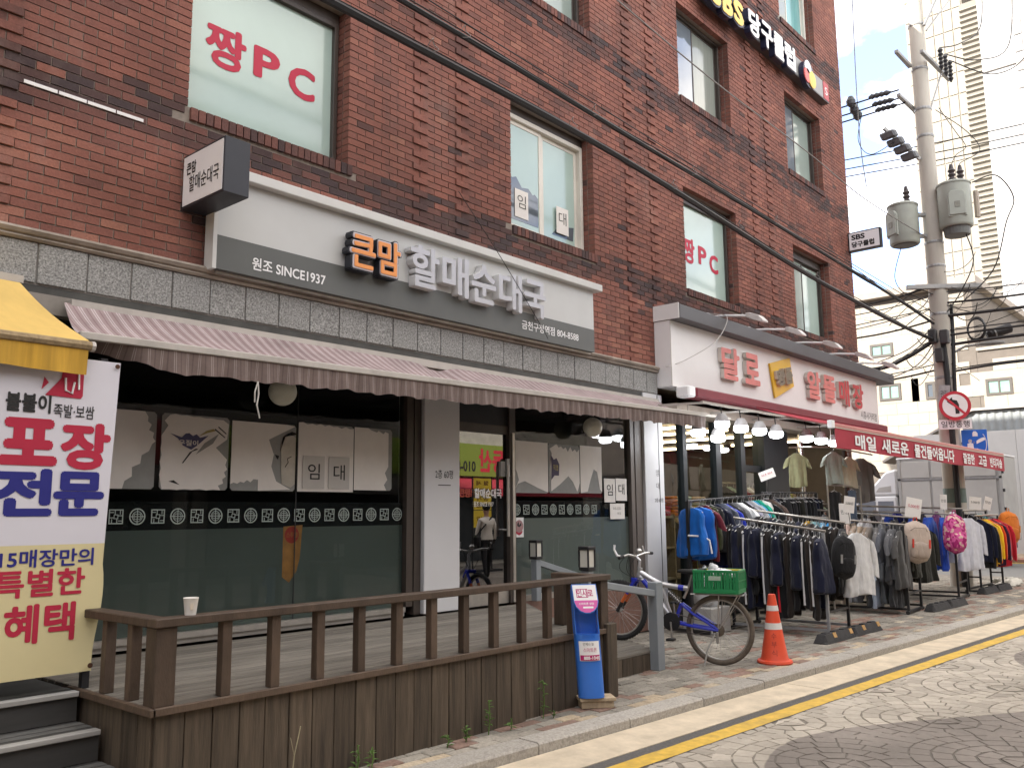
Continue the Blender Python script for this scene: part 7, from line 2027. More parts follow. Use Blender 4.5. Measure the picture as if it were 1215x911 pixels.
G2 = 'overhead wires at the utility pole'
for k, (a, b, nm_) in enumerate((((18.0, 5.12, 10.13), (18.7, 16.0, 11.1), 'uppermost of the three insulated wires left of the pole'), ((18.15, 5.11, 10.02), (18.85, 16.0, 10.9), 'middle of the three insulated wires left of the pole'), ((18.3, 5.10, 9.95), (19.0, 16.0, 10.75), 'lowest of the three insulated wires left of the pole'))):
    cable(nm_, [a, Vector(a).lerp(Vector(b), 0.3)+Vector((0, 0, -0.12)), b], 0.016, group=G2)
    for f_ in (0.035, 0.092):
        c = Vector(a).lerp(Vector(b), f_); d = (Vector(b)-Vector(a)).normalized()
        t = thing('insulator', 'dark %s insulator on the %s wire left of the pole' % ('ribbed' if f_ < 0.05 else 'bell shaped', ('uppermost', 'middle', 'lowest')[k]), 'insulator', c, 'insulators left of the pole')
        pr = [(0.02, -0.22)]+[(0.06 if i % 2 else 0.04, -0.18+0.05*i) for i in range(8)]+[(0.02, 0.24)] if f_ < 0.05 else [(0.03, -0.12), (0.09, -0.06), (0.1, 0.02), (0.05, 0.12)]
        MB().lathe(c, pr, 12, axis=d if f_ < 0.05 else (0, 0, 1)).build('body', M('insulator_slate', (0.06, 0.065, 0.075), 0.45, 0.15, 6), t)
for k, z in enumerate((9.35, 9.13, 8.95)):
    cable('long thin street wire, %s of three crossing behind the pole' % ('top', 'middle', 'lowest')[k], [(19.3, 14.5, z+0.5), (19.4, 8.0, z+0.25), (19.9, 4.0, z+0.15), (20.6, -1.0, z+0.3), (21.5, -9.0, z+0.9)], 0.012, group=G2)
cable('looped jumper wire from the upper crossarm', [(18.9, 4.5, 11.2), (19.3, 4.2, 11.35), (19.9, 3.9, 11.9), (19.9, 3.8, 13.2)], 0.012, group=G2)
cable('second looped jumper wire right of the upper crossarm', [(19.25, 4.5, 11.2), (19.9, 4.0, 11.15), (20.5, 3.5, 11.6), (20.4, 3.3, 13.4)], 0.012, group=G2)
cable('widest looped jumper wire right of the pole top', [(19.6, 4.5, 11.2), (20.4, 3.8, 10.95), (21.0, 3.2, 11.6), (21.0, 2.9, 13.4)], 0.012, group=G2)
cable('thin lead from the crossarm down to the right transformer', [(18.9, 4.62, 9.9), (18.95, 4.35, 9.3), (19.0, 4.2, 8.95), (18.8, 4.35, 8.75), (18.68, 4.43, 8.5)], 0.008, group=G2)
cable('curved lead arching over the right transformer', [(18.95, 4.7, 9.9), (19.2, 4.2, 9.35), (19.25, 4.0, 8.9), (18.9, 4.3, 8.6), (18.84, 4.31, 8.45)], 0.008, group=G2)
cable('black loop hanging right of the larger transformer', [(18.8, 4.1, 8.1), (19.0, 3.7, 8.2), (19.1, 3.45, 7.7), (19.0, 3.6, 7.2), (19.0, 3.9, 6.3), (18.9, 4.5, 5.7)], 0.013, group=G2)
cable('black drop cable under the larger transformer', [(18.72, 4.3, 7.15), (18.8, 4.2, 6.5), (18.85, 4.5, 5.9), (18.7, 4.75, 5.5)], 0.012, group=G2)
cable('thin drop wire looping under the left transformer', [(18.3, 5.4, 6.9), (18.25, 5.55, 6.3), (18.3, 5.4, 5.95), (18.45, 5.15, 6.0), (18.62, 4.95, 5.9)], 0.009, group=G2)
cable('switch lead left of the pole above the transformers', [(18.1, 5.3, 9.1), (17.95, 5.75, 8.9), (18.0, 6.0, 9.3), (18.05, 5.9, 9.9)], 0.008, group=G2)
sw_ = thing('line_switch', 'dark grey line switch hanging beside the pole above the transformers', 'switch', (18.25, 5.2, 9.1), None)
for k in range(4):
    c = Vector((18.12+0.05*k, 5.42-0.11*k, 9.28-0.17*k))
    MB().obox(c, (0.05, 0.16, 0), (0.07, -0.02, 0.02), (0, 0.03, 0.085)).build('housing', M('switch_grey', (0.10, 0.105, 0.11), 0.45, 0.12, 6), sw_, bevel=0.03)
MB().bar((18.10, 5.5, 9.45), (18.65, 5.0, 8.8), 0.06, 0.06).build('mount', galv_m, sw_)
for k, (z, s_) in enumerate(((5.95, 0.35), (5.72, 0.2), (5.45, 0.25), (5.15, 0.15), (5.05, 0.3), (4.85, 0.25), (4.35, 0.4), (4.30, 0.42))):
    cable('street cable crossing to the right of the pole, %s from the top' % ORD[k], [(18.75, 4.85, z), (18.9, 3.5, z-0.05+0.02*k), (19.3, 1.0, z+0.05), (20.2, -6.0, z+s_)], 0.013+0.010*(k % 3), group=G2)
for k, (y, z, z2) in enumerate(((12.0, 5.9, 6.1), (12.0, 5.4, 5.75), (13.0, 4.5, 4.6), (13.0, 4.38, 4.45), (11.0, 5.65, 5.4), (12.5, 6.1, 6.5))):
    cable('street cable running left behind the brick corner, %s from the top' % ORD[k], [(18.75, 4.95, z), (18.9, 7.0, z-0.12), (19.3, y, z2)], 0.011+0.009*(k % 2), group=G2)
cable('thick black comms cable drooping left of the pole', [(18.6, 5.0, 4.95), (18.35, 5.5, 4.62), (18.1, 6.1, 4.42), (18.2, 8.0, 4.5)], 0.045, group=G2, extra=twist)
tw_ = MB(); rq_ = random.Random(44)
for k in range(26):
    z = rq_.uniform(4.4, 6.6); sgn = rq_.choice((-1, 1)); L = rq_.uniform(0.5, 1.6)
    p0 = Vector((18.75, 4.9-0.15*sgn*-1, z)); p3 = Vector((18.8+rq_.uniform(-0.3, 0.5), 4.9-sgn*L, z+rq_.uniform(-0.6, 0.5)))
    p1 = p0+Vector((rq_.uniform(-0.3, 0.3), -sgn*L*0.3, rq_.uniform(-0.7, 0.5))); p2 = p3+Vector((0, sgn*L*0.2, rq_.uniform(-0.8, 0.4)))
    tw_.tube([p0*(1-t_)**3+p1*3*t_*(1-t_)**2+p2*3*t_*t_*(1-t_)+p3*t_**3 for t_ in [i/14 for i in range(15)]], rq_.choice((0.005, 0.007, 0.010)), 5)
o = tw_.build('wire_tangle', cable_m, None, True); tag(o, 'tangle of thin loose wires looping around the concrete pole', 'wires'); o['kind'] = 'stuff'
for k, (z0, y1, z1) in enumerate(((5.3, 5.95, 4.55), (5.2, 5.9, 4.42), (5.0, 6.6, 4.0), (6.0, 7.5, 5.2))):
    cable('slanting grey cable fanning left from the pole, %s from the top' % ORD[k], [(18.7, 4.98, z0), (18.4, 5.4, (z0+z1)/2-0.1), (18.05, y1, z1)], 0.012, group=G2, mat=MATS['cable_grey'])
t = thing('splice_closure', 'black cylindrical cable splice closure hanging right of the pole', 'splice closure', (19.1, 4.0, 5.05))
MB().tube([(18.98, 4.12, 4.98), (19.0, 4.08, 5.0), (19.24, 3.76, 5.13), (19.27, 3.73, 5.145)], 0.1, 14, rs=[0.06, 0.1, 0.1, 0.05]).build('body', M('closure_dark', (0.03, 0.028, 0.03), 0.6, 0.2, 10), t, smooth=True)
MB().tube([(19.03, 4.02, 5.02), (19.045, 4.0, 5.03)], 0.106, 14).build('clamp_band', galv_m, t)
t = thing('cable_coil', 'coiled spare cable loop beside the concrete pole', 'cable coil', (18.84, 4.3, 5.1))
mb = MB()
for k in range(5): mb.tube([(18.84+0.06*math.cos(a)+0.01*k, 4.27+0.17*math.cos(a), 5.12+(0.20+0.01*k)*math.sin(a)) for a in [i*2*math.pi/28 for i in range(29)]], 0.016, 6)
mb.build('coil', cable_m, t)
t = thing('street_lamp', 'grey street lamp head on a short curved arm right of the pole', 'lamp', (18.95, 4.76, 4.8))
MB().tube([(18.95, 4.74, 4.72), (19.1, 4.55, 4.85), (19.3, 4.32, 4.88)], 0.025, 8).build('arm', galv_m, t, smooth=True)
mb = MB(); mb.loft([[Vector((19.27, 4.36, 4.88)).lerp(Vector((19.62, 3.95, 4.92)), f_)+Vector((0.62, 0.55, 0)).normalized()*w_*c_+Vector((0, 0, 0.06*q_*(1 if q_ > 0 else 0.5)*min(1, w_*9))) for c_, q_ in ((-1, -0.3), (-0.6, -1), (0.6, -1), (1, -0.3), (0.6, 0.8), (-0.6, 0.8))] for f_, w_ in ((0, 0.03), (0.25, 0.09), (0.6, 0.11), (0.9, 0.08), (1, 0.03))])
mb.build('lamp_head', M('lamp_head_grey', (0.13, 0.125, 0.12), 0.5, 0.15, 6), t, smooth=True)

# road signs
Ys = Vector((0.36, -0.93, 0)).normalized(); ns_ = Ys.cross(Z_)
sred = M('sign_red', (0.50, 0.03, 0.05), 0.45, 0.06, 4)


def disc(name, c, r, d, mat, par, seg=28, off=0.0, r0=0.0):
    return MB().lathe(Vector(c)+ns_*off, [(r, 0), (r, d)] if r0 == 0 else [(r0, d), (r, d), (r, 0)], seg, axis=ns_).build(name, mat, par)


sc_ = Vector((18.52, 4.69, 3.60))
t = thing('road_sign', 'round red and white no left turn sign on the pole', 'road sign', sc_)
disc('plate', sc_, 0.285, 0.006, sred, t); disc('white_face', sc_, 0.225, 0.003, white_m, t, off=0.0065)
MB().prism([(-0.02, -0.16), (0.05, -0.16), (0.05, 0.02), (0.02, 0.10), (-0.06, 0.12), (-0.06, 0.17), (-0.16, 0.085), (-0.06, 0.0), (-0.06, 0.05), (-0.02, 0.02)], sc_+ns_*0.0098+Ys*0.02, Ys, Z_, ns_*0.002).build('arrow', ink_m, t)
MB().obox(sc_+ns_*0.0135, (Ys*0.7-Z_*0.714)*0.225, (Ys*0.714+Z_*0.7)*0.022, ns_*0.0012).build('slash', sred, t)
MB().bar(sc_-ns_*0.01, sc_-ns_*0.2, 0.05, 0.05).build('bracket', galv_m, t)
c = Vector((18.56, 4.72, 3.24))
t = thing('road_sign', 'small white one way plate below the round no left turn sign', 'road sign', c)
MB().obox(c, Ys*0.29, ns_*0.004, Z_*0.095).build('plate', white_m, t, bevel=0.003)
text('lettering', '일방통행', c+ns_*0.0055, Ys, Z_, ink_m, t, 0.5, 0.13, bold=0.01)
MB().bar(c-ns_*0.005, c-ns_*0.2, 0.05, 0.05).build('bracket', galv_m, t)
c = Vector((18.80, 4.46, 2.88))
t = thing('road_sign', 'square blue living street sign half hidden behind the red awning', 'road sign', c)
sblue = M('sign_blue', (0.02, 0.13, 0.55), 0.45, 0.05, 4)
MB().obox(c, Ys*0.225, ns_*0.004, Z_*0.25).build('plate', sblue, t, bevel=0.003)
mb = MB(); mb.lathe(c-Ys*0.08+Z_*0.03+ns_*0.005, [(0.0, 0.001), (0.035, 0.001)], 14, axis=ns_); mb.build('figure_head', white_m, t)
MB().prism([(-0.14, -0.23), (-0.02, -0.23), (-0.03, -0.02), (-0.08, 0.0), (-0.13, -0.02)], c+ns_*0.0048, Ys, Z_, ns_*0.001).build('figure_body', white_m, t)
MB().prism([(0.0, -0.24), (0.06, -0.24), (0.05, -0.12), (0.01, -0.12)], c+ns_*0.0048, Ys, Z_, ns_*0.001).build('child_figure', white_m, t)
MB().prism([(-0.03, 0.12), (0.06, 0.12), (0.06, 0.18), (0.03, 0.22), (-0.01, 0.22), (-0.03, 0.18)], c+ns_*0.0048, Ys, Z_, ns_*0.001).build('house_symbol', white_m, t)
MB().prism([(0.03, -0.03), (0.19, 0.05), (0.17, 0.10), (0.11, 0.08), (0.07, 0.06), (0.03, 0.03)], c+ns_*0.0048, Ys, Z_, ns_*0.001).build('car_symbol', white_m, t)
MB().tube([c+ns_*0.006+Ys*(0.12+0.08*math.cos(a))+Z_*(-0.02+0.19*math.sin(a)) for a in [-1.2+0.24*i for i in range(11)]], 0.006, 5).build('road_symbol', white_m, t)
MB().bar(c-ns_*0.006, c-ns_*0.012-Ys*0.02+Vector((0.05, 0.32, 0)), 0.04, 0.04).build('bracket', galv_m, t)

# ================================================================== BEYOND THE CORNER
# truck on the cross street
tr = thing('box_truck', 'white cab truck with a grey box body parked across the side street', 'truck', (27.5, 7.5, 0))
tg = M('truck_box_grey', (0.33, 0.325, 0.31), 0.6, 0.06, 3, dirt=0.2)
tg2 = M('truck_panel_grey', (0.40, 0.385, 0.36), 0.6, 0.05, 2, dirt=0.15)
tw = M('truck_white', (0.66, 0.66, 0.66), 0.35, 0.03, 2)
MB().box(27.0, 28.7, 5.80, 8.55, 0.72, 3.05).build('box_body', tg, tr, bevel=0.02)
MB().box(26.98, 28.72, 5.78, 8.57, 3.05, 3.10).build('box_roof', tw, tr, bevel=0.02)
for i in range(3):
    y0 = 5.95+0.86*i
    MB().box(26.975, 26.999, y0, y0+0.80, 0.95, 2.42).build('side_panel', tg2, tr, bevel=0.01)
    MB().box(26.975, 26.999, y0, y0+0.80, 2.50, 2.98).build('side_panel', tg2, tr, bevel=0.01)
MB().box(26.96, 26.998, 5.8, 8.55, 2.43, 2.49).build('side_rail', galv_m, tr)
for y in (5.83, 8.50): MB().box(26.96, 27.0, y-0.04, y+0.04, 0.72, 3.05).build('corner_post', tg, tr)
for z in (1.1, 1.6, 2.1, 2.6): MB().box(26.95, 27.02, 5.75, 5.80, z-0.04, z+0.04).build('hinge', black_m, tr)
MB().box(27.1, 28.6, 5.9, 10.3, 0.50, 0.70).build('chassis', black_m, tr)
mb = MB(); mb.prism([(8.65, 0.55), (10.35, 0.55), (10.35, 1.15), (10.1, 1.35), (9.85, 1.95), (9.6, 2.0), (8.65, 2.0)], (27.1, 0, 0), (0, 1, 0), (0, 0, 1), (1.55, 0, 0)); mb.build('cab', tw, tr, bevel=0.05)
mb = MB(); mb.prism([(8.62, 2.005), (9.5, 2.005), (9.35, 2.3), (8.95, 2.72), (8.62, 2.80)], (27.12, 0, 0), (0, 1, 0), (0, 0, 1), (1.5, 0, 0)); mb.build('roof_deflector', tw, tr, bevel=0.06)
MB().prism([(8.8, 2.12), (9.25, 2.12), (9.15, 2.25), (8.8, 2.3)], (27.112, 0, 0), (0, 1, 0), (0, 0, 1), (0.008, 0, 0)).build('deflector_recess', tg2, tr)
MB().prism([(8.75, 1.38), (9.2, 1.38), (9.2, 1.85), (8.75, 1.85)], (27.088, 0, 0), (0, 1, 0), (0, 0, 1), (0.01, 0, 0)).build('window', pane_dark_m, tr)
MB().prism([(9.27, 1.38), (9.98, 1.38), (9.75, 1.85), (9.27, 1.85)], (27.088, 0, 0), (0, 1, 0), (0, 0, 1), (0.01, 0, 0)).build('window', pane_dark_m, tr)
for y in (6.5, 9.6):
    for x in (27.05, 28.45):
        MB().lathe((x, y, 0.36), [(0.2, 0.0), (0.34, 0.0), (0.36, 0.03), (0.36, 0.2), (0.2, 0.22)], 24, axis=(1, 0, 0)).build('wheel', rubber_m, tr, smooth=True)

# white hoarding and grey shed across the side street
hw = thing('hoarding', 'tall white panel hoarding across the side street', 'wall', (31, 5, 0.1))
hm = M('hoarding_white', (0.46, 0.45, 0.43), 0.6, 0.06, 1.5, dirt=0.25, dirt_col=(0.4, 0.37, 0.33))
for i in range(12):
    y0 = -3.0+1.02*i
    MB().box(31.0+0.004*(i % 2), 31.1, y0, y0+1.012, 0.22, 4.05).build('panel', hm, hw, bevel=0.004)
MB().box(30.95, 31.12, -3.0, 9.3, 0.0, 0.215).build('plinth', concrete_m, hw)
for i in range(5): MB().lathe((30.995, 5.9-1.3*i, 1.2+0.4*(i % 2)), [(0.03, 0), (0.03, 0.01)], 10, axis=(-1, 0, 0)).build('bolt', black_m, hw)
sh2 = thing('corrugated_shed', 'grey corrugated shed with sloping roof behind the white hoarding', 'shed', (31.5, 5, 0))
cm = M('corrugated_grey', (0.27, 0.285, 0.28), 0.6, 0.08, 2, dirt=0.2)
mb = MB(); rows = []
for i in range(0, 181):
    y = -3+0.06*i
    rows.append([(31.5+0.03*(1 if (i//2) % 2 else 0), y, 0.0), (31.5+0.03*(1 if (i//2) % 2 else 0), y, 4.75 if y < 7.45 else max(3.9, 4.75-(y-7.45)*0.55))])
mb.loft(rows, cap=False, closed=False); mb.build('wall', cm, sh2)
mb = MB(); mb.prism([(-3, 4.75), (7.45, 4.78), (10.4, 3.2), (10.4, 3.28), (7.45, 4.86), (-3, 4.83)], (31.35, 0, 0), (0, 1, 0), (0, 0, 1), (1.3, 0, 0)); mb.build('roof', M('shed_roof', (0.33, 0.30, 0.27), 0.7, 0.15, 3), sh2)
mb = MB().box(31.58, 32.6, -3, 7.8, 0, 4.7); mb.build('body', cm, sh2)

# cream tiled building
cb = thing('tiled_building', 'cream stone tiled building behind the pole with small green tinted windows', 'building', (33, 9, 0))
cr_m = M('cream_tile', (0.31, 0.275, 0.22), 0.6, 0.08, 2.5, orand=0.06)
CX = 33.0
MB().box(CX+0.03, CX+9, 7.55, 19.0, 0.0, 9.35).build('wall', M('cream_joint', (0.13, 0.11, 0.09), 0.8, 0.1, 4), cb)
MB().box(CX+0.03, CX+9, -6.0, 7.54, 0.0, 7.0).build('wall', MATS['cream_joint'], cb)
MB().box(CX-0.35, CX+9.3, 7.3, 19.2, 9.36, 9.62).build('eaves', M('eaves_brown', (0.28, 0.24, 0.2), 0.7, 0.1, 3), cb)
MB().box(CX-0.05, CX+9.1, -6.1, 7.53, 7.0, 7.1).build('coping', cr_m, cb)
WN = [(10.32, 11.08, 7.22, 7.65, 2), (10.15, 10.85, 5.58, 6.12, 2), (6.55, 7.30, 5.45, 5.95, 2), (8.98, 9.25, 5.5, 6.05, 1), (6.55, 7.3, 2.6, 3.1, 2), (12.4, 13.1, 7.22, 7.7, 2)]
tile = MB().box(0, 0.032, 0.004, 0.716, 0.004, 0.410).mesh('wall_tile', cr_m)
cnt = 0
for r in range(0, 23):
    z = 0.05+0.414*r
    y = -0.5+0.36*(r % 2)
    while y < 14.0:
        top_ = 9.30 if y >= 7.5 else 6.98
        if z+0.41 <= top_ and not (y < 7.54 < y+0.72) and not any(a < y+0.72 and y < b and c < z+0.41 and z < d for a, b, c, d, _ in WN) and z > 2.9 and y > 4.2 and y < 12.6:
            share('wall_tile', tile, cb, Vector((CX, y, z))-WL[cb.name]); cnt += 1
        y += 0.72
for a, b, c, d, n in WN:
    # tiles cut round the opening
    z0 = 0.05+0.414*math.floor((c-0.05)/0.414); z1 = 0.05+0.414*math.ceil((d-0.05)/0.414)
    MB().box(CX+0.004, CX+0.03, a-0.65, a-0.03, z0+0.004, z1-0.004).box(CX+0.004, CX+0.03, b+0.03, b+0.5, z0+0.004, z1-0.004).box(CX+0.004, CX+0.03, a-0.03, b+0.03, z0+0.004, c-0.04).box(CX+0.004, CX+0.03, a-0.03, b+0.03, d+0.04, z1-0.004).build('cut_tiles', cr_m, cb)['kind'] = 'stuff'
    f = MB(); fw = 0.055
    f.box(CX-0.03, CX+0.05, a-0.03, a+fw, c-0.03, d+0.03); f.box(CX-0.03, CX+0.05, b-fw, b+0.03, c-0.03, d+0.03)
    f.box(CX-0.028, CX+0.05, a+fw, b-fw, c-0.03, c+fw); f.box(CX-0.028, CX+0.05, a+fw, b-fw, d-fw, d+0.03)
    if n == 2: f.box(CX-0.026, CX+0.05, (a+b)/2-0.025, (a+b)/2+0.025, c+fw, d-fw)
    w = f.build('window', M('window_bronze', (0.07, 0.06, 0.05), 0.5, 0.1, 4), cb)
    for i in range(n):
        y0 = a+fw+(b-a-2*fw)*i/n; y1 = a+fw+(b-a-2*fw)*(i+1)/n
        MB().box(CX+0.0, CX+0.01, y0, y1, c+fw, d-fw).build('pane', M('green_pane', (0.22, 0.36, 0.30), 0.1, 0.15, 3, spec=0.7) if n == 2 else pane_grey_m, w)
# towers far behind
tb = thing('tower_block', 'tall cream panelled tower far behind the utility pole', 'tower', (62, 14, 0))
TX = 60.0
MB().box(TX, TX+12, 12.75, 16.3, 0, 52).build('wall', M('tower_cream', (0.255, 0.228, 0.185), 0.7, 0.05, 2), tb)
tp = MB().box(-0.05, 0.02, 0.035, 0.55, 0.035, 1.465).mesh('wall_panel', M('tower_panel', (0.285, 0.255, 0.208), 0.7, 0.06, 2, orand=0.04))
for r in range(26):
    for k in range(6):
        share('wall_panel', tp, tb, Vector((TX-0.005, 12.8+0.585*k, 12+1.5*r))-WL[tb.name])
lv = thing('louvre_tower', 'grey beige louvred shaft between the cream tower and the white tower', 'tower', (59, 12, 0))
MB().box(58.9, 66, 11.62, 12.70, 0, 34.0).build('wall', M('louvre_back', (0.20, 0.18, 0.15), 0.7, 0.06, 3), lv)
ls = MB().obox((0, 0.54, 0), (0.10, 0, -0.05), (0, 0.53, 0), (0.014, 0, 0.03)).mesh('louvre_slat', M('louvre_slat', (0.29, 0.265, 0.215), 0.6, 0.06, 3))
for r in range(72): share('louvre_slat', ls, lv, Vector((58.84, 11.62, 7.2+0.37*r))-WL[lv.name])
wt = thing('tower_block', 'bright white residential tower at the right edge of the view', 'tower', (57, 8, 0))
MB().box(57.0, 70, -4.0, 11.3, 0, 58).build('wall', M('tower_white', (0.40, 0.385, 0.37), 0.6, 0.03, 1), wt)
MB().box(56.9, 56.998, -4.0, 11.32, 28.0, 28.08).build('string_course', M('tower_line', (0.26, 0.24, 0.22), 0.7, 0.05, 2), wt)
wp = M('tower_window', (0.2, 0.175, 0.16), 0.3, 0.1, 2)
for yy, zs_ in ((9.05, (26.4, 27.5, 28.7, 29.8)), (8.15, (14.0, 17.0, 20.0, 23.0, 27.0, 30.0)), (8.9, (10.2, 11.3, 12.4, 17.2, 18.3)), (6.4, (14, 15.2, 20, 21.2, 26, 27.2, 30.5))):
    for z in zs_:
        w = MB().box(56.93, 56.998, yy, yy+0.42, z, z+1.0).build('window', M('tower_window_frame', (0.3, 0.28, 0.265), 0.5, 0.05, 3), wt)
        MB().box(56.91, 56.928, yy+0.05, yy+0.37, z+0.05, z+0.95).build('pane', wp, w)
MB().box(56.9, 56.998, 6.6, 7.3, 12.8, 14.6).build('red_panel', M('tower_red', (0.42, 0.16, 0.12), 0.6, 0.05, 3), wt)
# side street pavement and markings
structure(MB().box(29.9, 30.95, -30, 40, 0.0, 0.10).build('far_pavement', M('far_paving_red', (0.30, 0.17, 0.13), 0.85, 0.2, 6)))
for y_ in (29.45, 29.72):
    mb = MB(); mb.add([(y_, -30, 0.006), (y_+0.13, -30, 0.006), (y_+0.13, 40, 0.006), (y_, 40, 0.006)], [(0, 1, 2, 3)])
    structure(mb.build('side_street_line', yellow_line_m))
mb = MB(); mb.add([(22.3, -30, 0.004), (29.3, -30, 0.004), (29.3, 40, 0.004), (22.3, 40, 0.004)], [(0, 1, 2, 3)])
structure(mb.build('side_street', M('side_asphalt', (0.16, 0.158, 0.15), 0.9, 0.15, 12)))

# ================================================================== ACROSS THE STREET (seen in the shop glass)
rx = random.Random(6)
defs = [(-16, -7, 9.5, (0.30, 0.27, 0.23), 'plain grey beige'), (-6.9, 2.4, 7.5, (0.24, 0.10, 0.07), 'low red brick'), (2.5, 10.4, 11.0, (0.33, 0.31, 0.28), 'pale rendered'), (10.5, 17.2, 8.0, (0.20, 0.18, 0.165), 'dark stone faced'), (17.3, 26.0, 9.0, (0.38, 0.35, 0.30), 'cream rendered'), (35, 48, 10.0, (0.28, 0.24, 0.21), 'brown tiled')]
YO = -6.6
for x0, x1, h, col, nm_ in defs:
    t = thing('shop_building', '%s shop building across the street mirrored in the shop glass' % nm_, 'building', ((x0+x1)/2, YO, 0))
    MB().box(x0, x1, YO-9, YO, 0, h).build('wall', M('opp_wall_'+nm_.replace(' ', '_'), col, 0.85, 0.15, 3, bump=0.2), t)
    MB().box(x0-0.1, x1+0.1, YO-9.1, YO+0.15, h+0.002, h+0.25).build('parapet', concrete_m, t)
    n = int((x1-x0)/2.3)
    for lv_ in range(int((h-3.6)/2.9)):
        for i in range(n):
            a = x0+0.6+(x1-x0-1.2)*i/n
            w = MB().box(a, a+1.4, YO, YO+0.04, 4.6+2.9*lv_, 6.0+2.9*lv_).build('window', brown_frame_m, t)
            MB().box(a+0.06, a+0.67, YO+0.0405, YO+0.046, 4.66+2.9*lv_, 5.94+2.9*lv_).build('pane', pane_dark_m, w)
            MB().box(a+0.73, a+1.34, YO+0.0405, YO+0.046, 4.66+2.9*lv_, 5.94+2.9*lv_).build('pane', film_grey_m, w)
    MB().box(x0+0.4, x1-0.4, YO+0.002, YO+0.06, 0.15, 2.6).build('shop_window', dark_panel_m, t)
    MB().box(x0+0.2, x1-0.2, YO+0.003, YO+0.2, 2.75, 3.75).build('sign_board', M('opp_sign_%s' % nm_.replace(' ', '_'), rx.choice([(0.30, 0.42, 0.05), (0.45, 0.40, 0.34), (0.40, 0.05, 0.05), (0.05, 0.1, 0.3)]) if x0 != 17.3 else (0.20, 0.26, 0.04), 0.5, 0.05, 2), t)
    mb = MB(); mb.prism([(0, 2.72), (1.1, 2.35), (1.1, 2.12), (1.06, 2.12), (1.06, 2.32), (0, 2.68)], (x0+0.3, YO, 0), (0, 1, 0), (0, 0, 1), (x1-x0-0.6, 0, 0))
    mb.build('canopy', red_c if x0 in (17.3, -6.9) else M('opp_canopy', (0.12, 0.11, 0.10), 0.8, 0.1, 3), t)
    if x0 == 17.3:
        text('lettering', '부동산', (20.9, YO+0.205, 3.25), (-1, 0, 0), Z_, sred, t, 1.8, 0.75, bold=0.04)
        text('lettering', '010-8106-97', (18.9, YO+0.205, 3.05), (-1, 0, 0), Z_, ink_m, t, 1.9, 0.33, bold=0.03)
ab = thing('shade_slab', 'unseen tall pale slab added far behind the camera to shade the street', 'building', (-46, 12, 0))  # added out of view to keep the sun off the street
MB().box(-54, -40, -26, 44, 0, 41).build('wall', M('shade_slab_wall', (0.42, 0.40, 0.37), 0.8, 0.06, 0.5), ab)
yb_ = thing('street_banner', 'yellow standing banner across the street mirrored in the glass door', 'banner', (17.6, -4.0, 0.04))
yel_p = M('yellow_vinyl', (0.78, 0.56, 0.04), 0.6, 0.05, 3)
for z0_, z1_, nm_ in ((1.70, 2.55, 'upper_sheet'), (1.22, 1.68, 'lower_sheet')):
    MB().box(17.25, 17.95, -4.0, -3.99, z0_, z1_).build(nm_, yel_p, yb_)
for zz, bd in ((2.42, '월 세'), (2.22, '임대문의'), (2.0, '상가'), (1.82, '60평'), (1.45, '주차장')):
    text('lettering', bd, (17.6, -3.988, zz), (-1, 0, 0), Z_, M('brown_ink', (0.2, 0.09, 0.01), 0.7, 0.1, 5), yb_, 0.5, 0.13, bold=0.03)
for xx in (17.22, 17.98): MB().cyl((xx, -4.01, 0.04), (xx, -4.01, 2.6), 0.02, 8).build('pole', black_metal, yb_)
MB().box(17.0, 18.2, -4.2, -3.8, 0.04, 0.10).build('base', black_metal, yb_)
# person walking on the far side of the road, mirrored in the glass door
pe = thing('person', 'person in white shirt with black shoulder bag mirrored in the glass door', 'person', (15.35, -1.75, 0.045))
FW = Vector((0.45, -0.89, 0)).normalized(); SD = Vector((-FW.y, FW.x, 0))


def pp_(f, s, z): return Vector((15.35, -1.75, 0.045))+FW*f+SD*s+Vector((0, 0, z))


J_ = [((0, 0, 0.93), 0.135), ((0, 0, 1.08), 0.125), ((0.0, 0, 1.26), 0.15), ((0.0, 0, 1.40), 0.12), ((0.01, 0, 1.47), 0.055), ((0.02, 0, 1.54), 0.055)]
vs, rs, es = [], [], []


def addv(p, r, par=None):
    vs.append(pp_(*p)); rs.append(r)
    if par is not None: es.append((par, len(vs)-1))
    return len(vs)-1


prev = None
ids = []
for p, r in J_:
    prev = addv(p, r, prev); ids.append(prev)
hd = addv((0.03, 0, 1.62), 0.088, ids[-1]); addv((0.03, 0, 1.70), 0.075, hd)
for s in (-1, 1):
    a = addv((0, s*0.16, 1.39), 0.062, ids[3]); b = addv((-0.03*s, s*0.23, 1.14), 0.045, a); c = addv((0.10+0.04*s, s*0.25, 0.93), 0.036, b); addv((0.15+0.04*s, s*0.24, 0.84), 0.034, c)
    h_ = addv((0.02*s, s*0.095, 0.86), 0.098, ids[0]); k_ = addv((0.10*s, s*0.10, 0.49), 0.064, h_); an_ = addv((0.04+0.16*s if s > 0 else -0.20, s*0.10, 0.10 if s > 0 else 0.14), 0.042, k_); addv((0.20+0.12*s if s > 0 else -0.08, s*0.11, 0.045 if s > 0 else 0.05), 0.038, an_)
me = bpy.data.meshes.new('body')
me.from_pydata([tuple(v-Vector((15.35, -1.75, 0.045))) for v in vs], es, [])
bo = bpy.data.objects.new('body', me); COL.objects.link(bo); bo.parent = pe
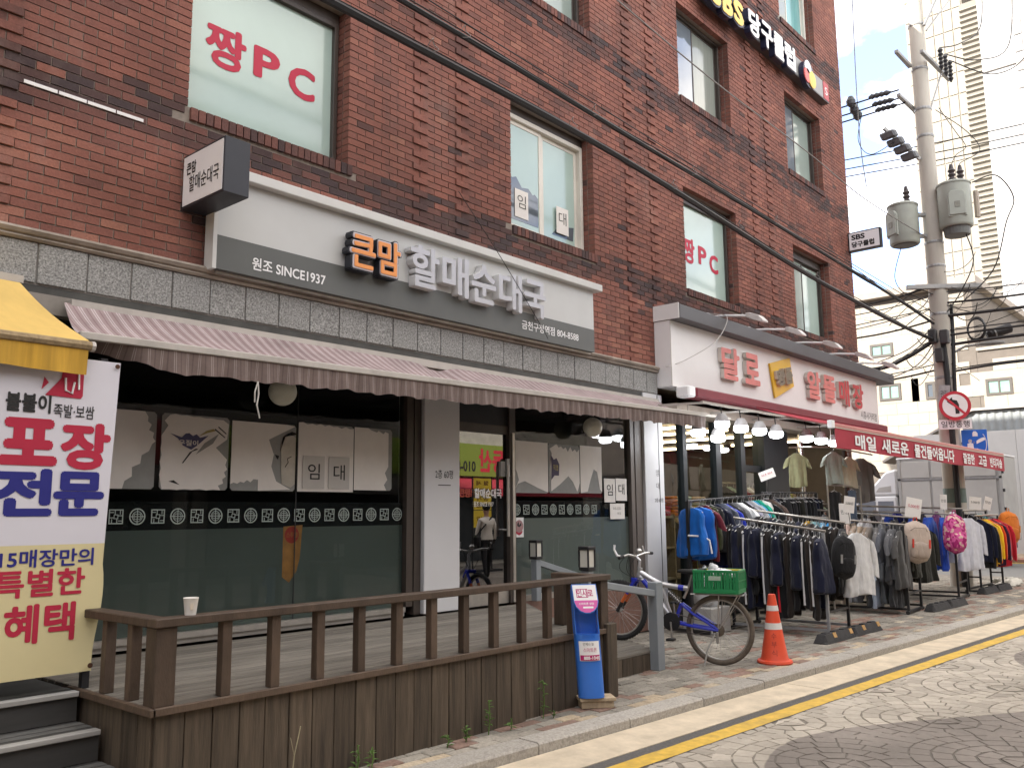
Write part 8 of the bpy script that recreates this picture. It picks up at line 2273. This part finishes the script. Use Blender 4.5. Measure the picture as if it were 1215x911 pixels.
md = bo.modifiers.new('skin', 'SKIN'); md.use_smooth_shade = True
for v, r in zip(me.skin_vertices[0].data, rs): v.radius = (r, r)
me.skin_vertices[0].data[0].use_root = True
sm = bo.modifiers.new('sub', 'SUBSURF'); sm.levels = 2; sm.render_levels = 2
pm_, n_, p_ = base_mat('person_clothes')
_tc3 = n_.nodes.new('ShaderNodeTexCoord'); _sx = n_.nodes.new('ShaderNodeSeparateXYZ'); n_.links.new(_tc3.outputs['Object'], _sx.inputs[0])
_rp = n_.nodes.new('ShaderNodeValToRGB'); _rp.color_ramp.interpolation = 'CONSTANT'
_el = _rp.color_ramp.elements
_el[0].position = 0; _el[0].color = (0.02, 0.02, 0.02, 1); _el[1].position = 0.06; _el[1].color = (0.012, 0.012, 0.016, 1)
for q, c_ in ((0.505, (0.82, 0.77, 0.69)), (0.79, (0.45, 0.27, 0.19))):
    e = _el.new(q); e.color = (*c_, 1)
_dv = n_.nodes.new('ShaderNodeMath'); _dv.operation = 'DIVIDE'; _dv.inputs[1].default_value = 1.85
n_.links.new(_sx.outputs[2], _dv.inputs[0]); n_.links.new(_dv.outputs[0], _rp.inputs['Fac']); n_.links.new(_rp.outputs['Color'], p_.inputs['Base Color']); p_.inputs['Roughness'].default_value = 0.8
me.materials.append(pm_)
lump('hair', pp_(0.01, 0, 1.69), 0.095, 0.09, 0.085, M('hair_black', (0.012, 0.01, 0.01), 0.6, 0.2, 20), pe, 4, amp=0.12)
lump('face_front', pp_(0.075, 0, 1.63), 0.05, 0.055, 0.08, M('skin', (0.45, 0.27, 0.19), 0.6, 0.05, 10), pe, 5, amp=0.1)
MB().obox(pp_(-0.06, -0.26, 0.90), FW*0.16, SD*0.06, (0, 0, 0.15)).build('shoulder_bag', black_m, pe, bevel=0.05)
MB().tube([pp_(-0.02, -0.27, 1.02), pp_(-0.15, -0.12, 1.25), pp_(-0.05, 0.13, 1.48), pp_(0.12, 0.02, 1.33), pp_(0.1, -0.2, 1.05)], 0.018, 6).build('bag_strap', black_m, pe)
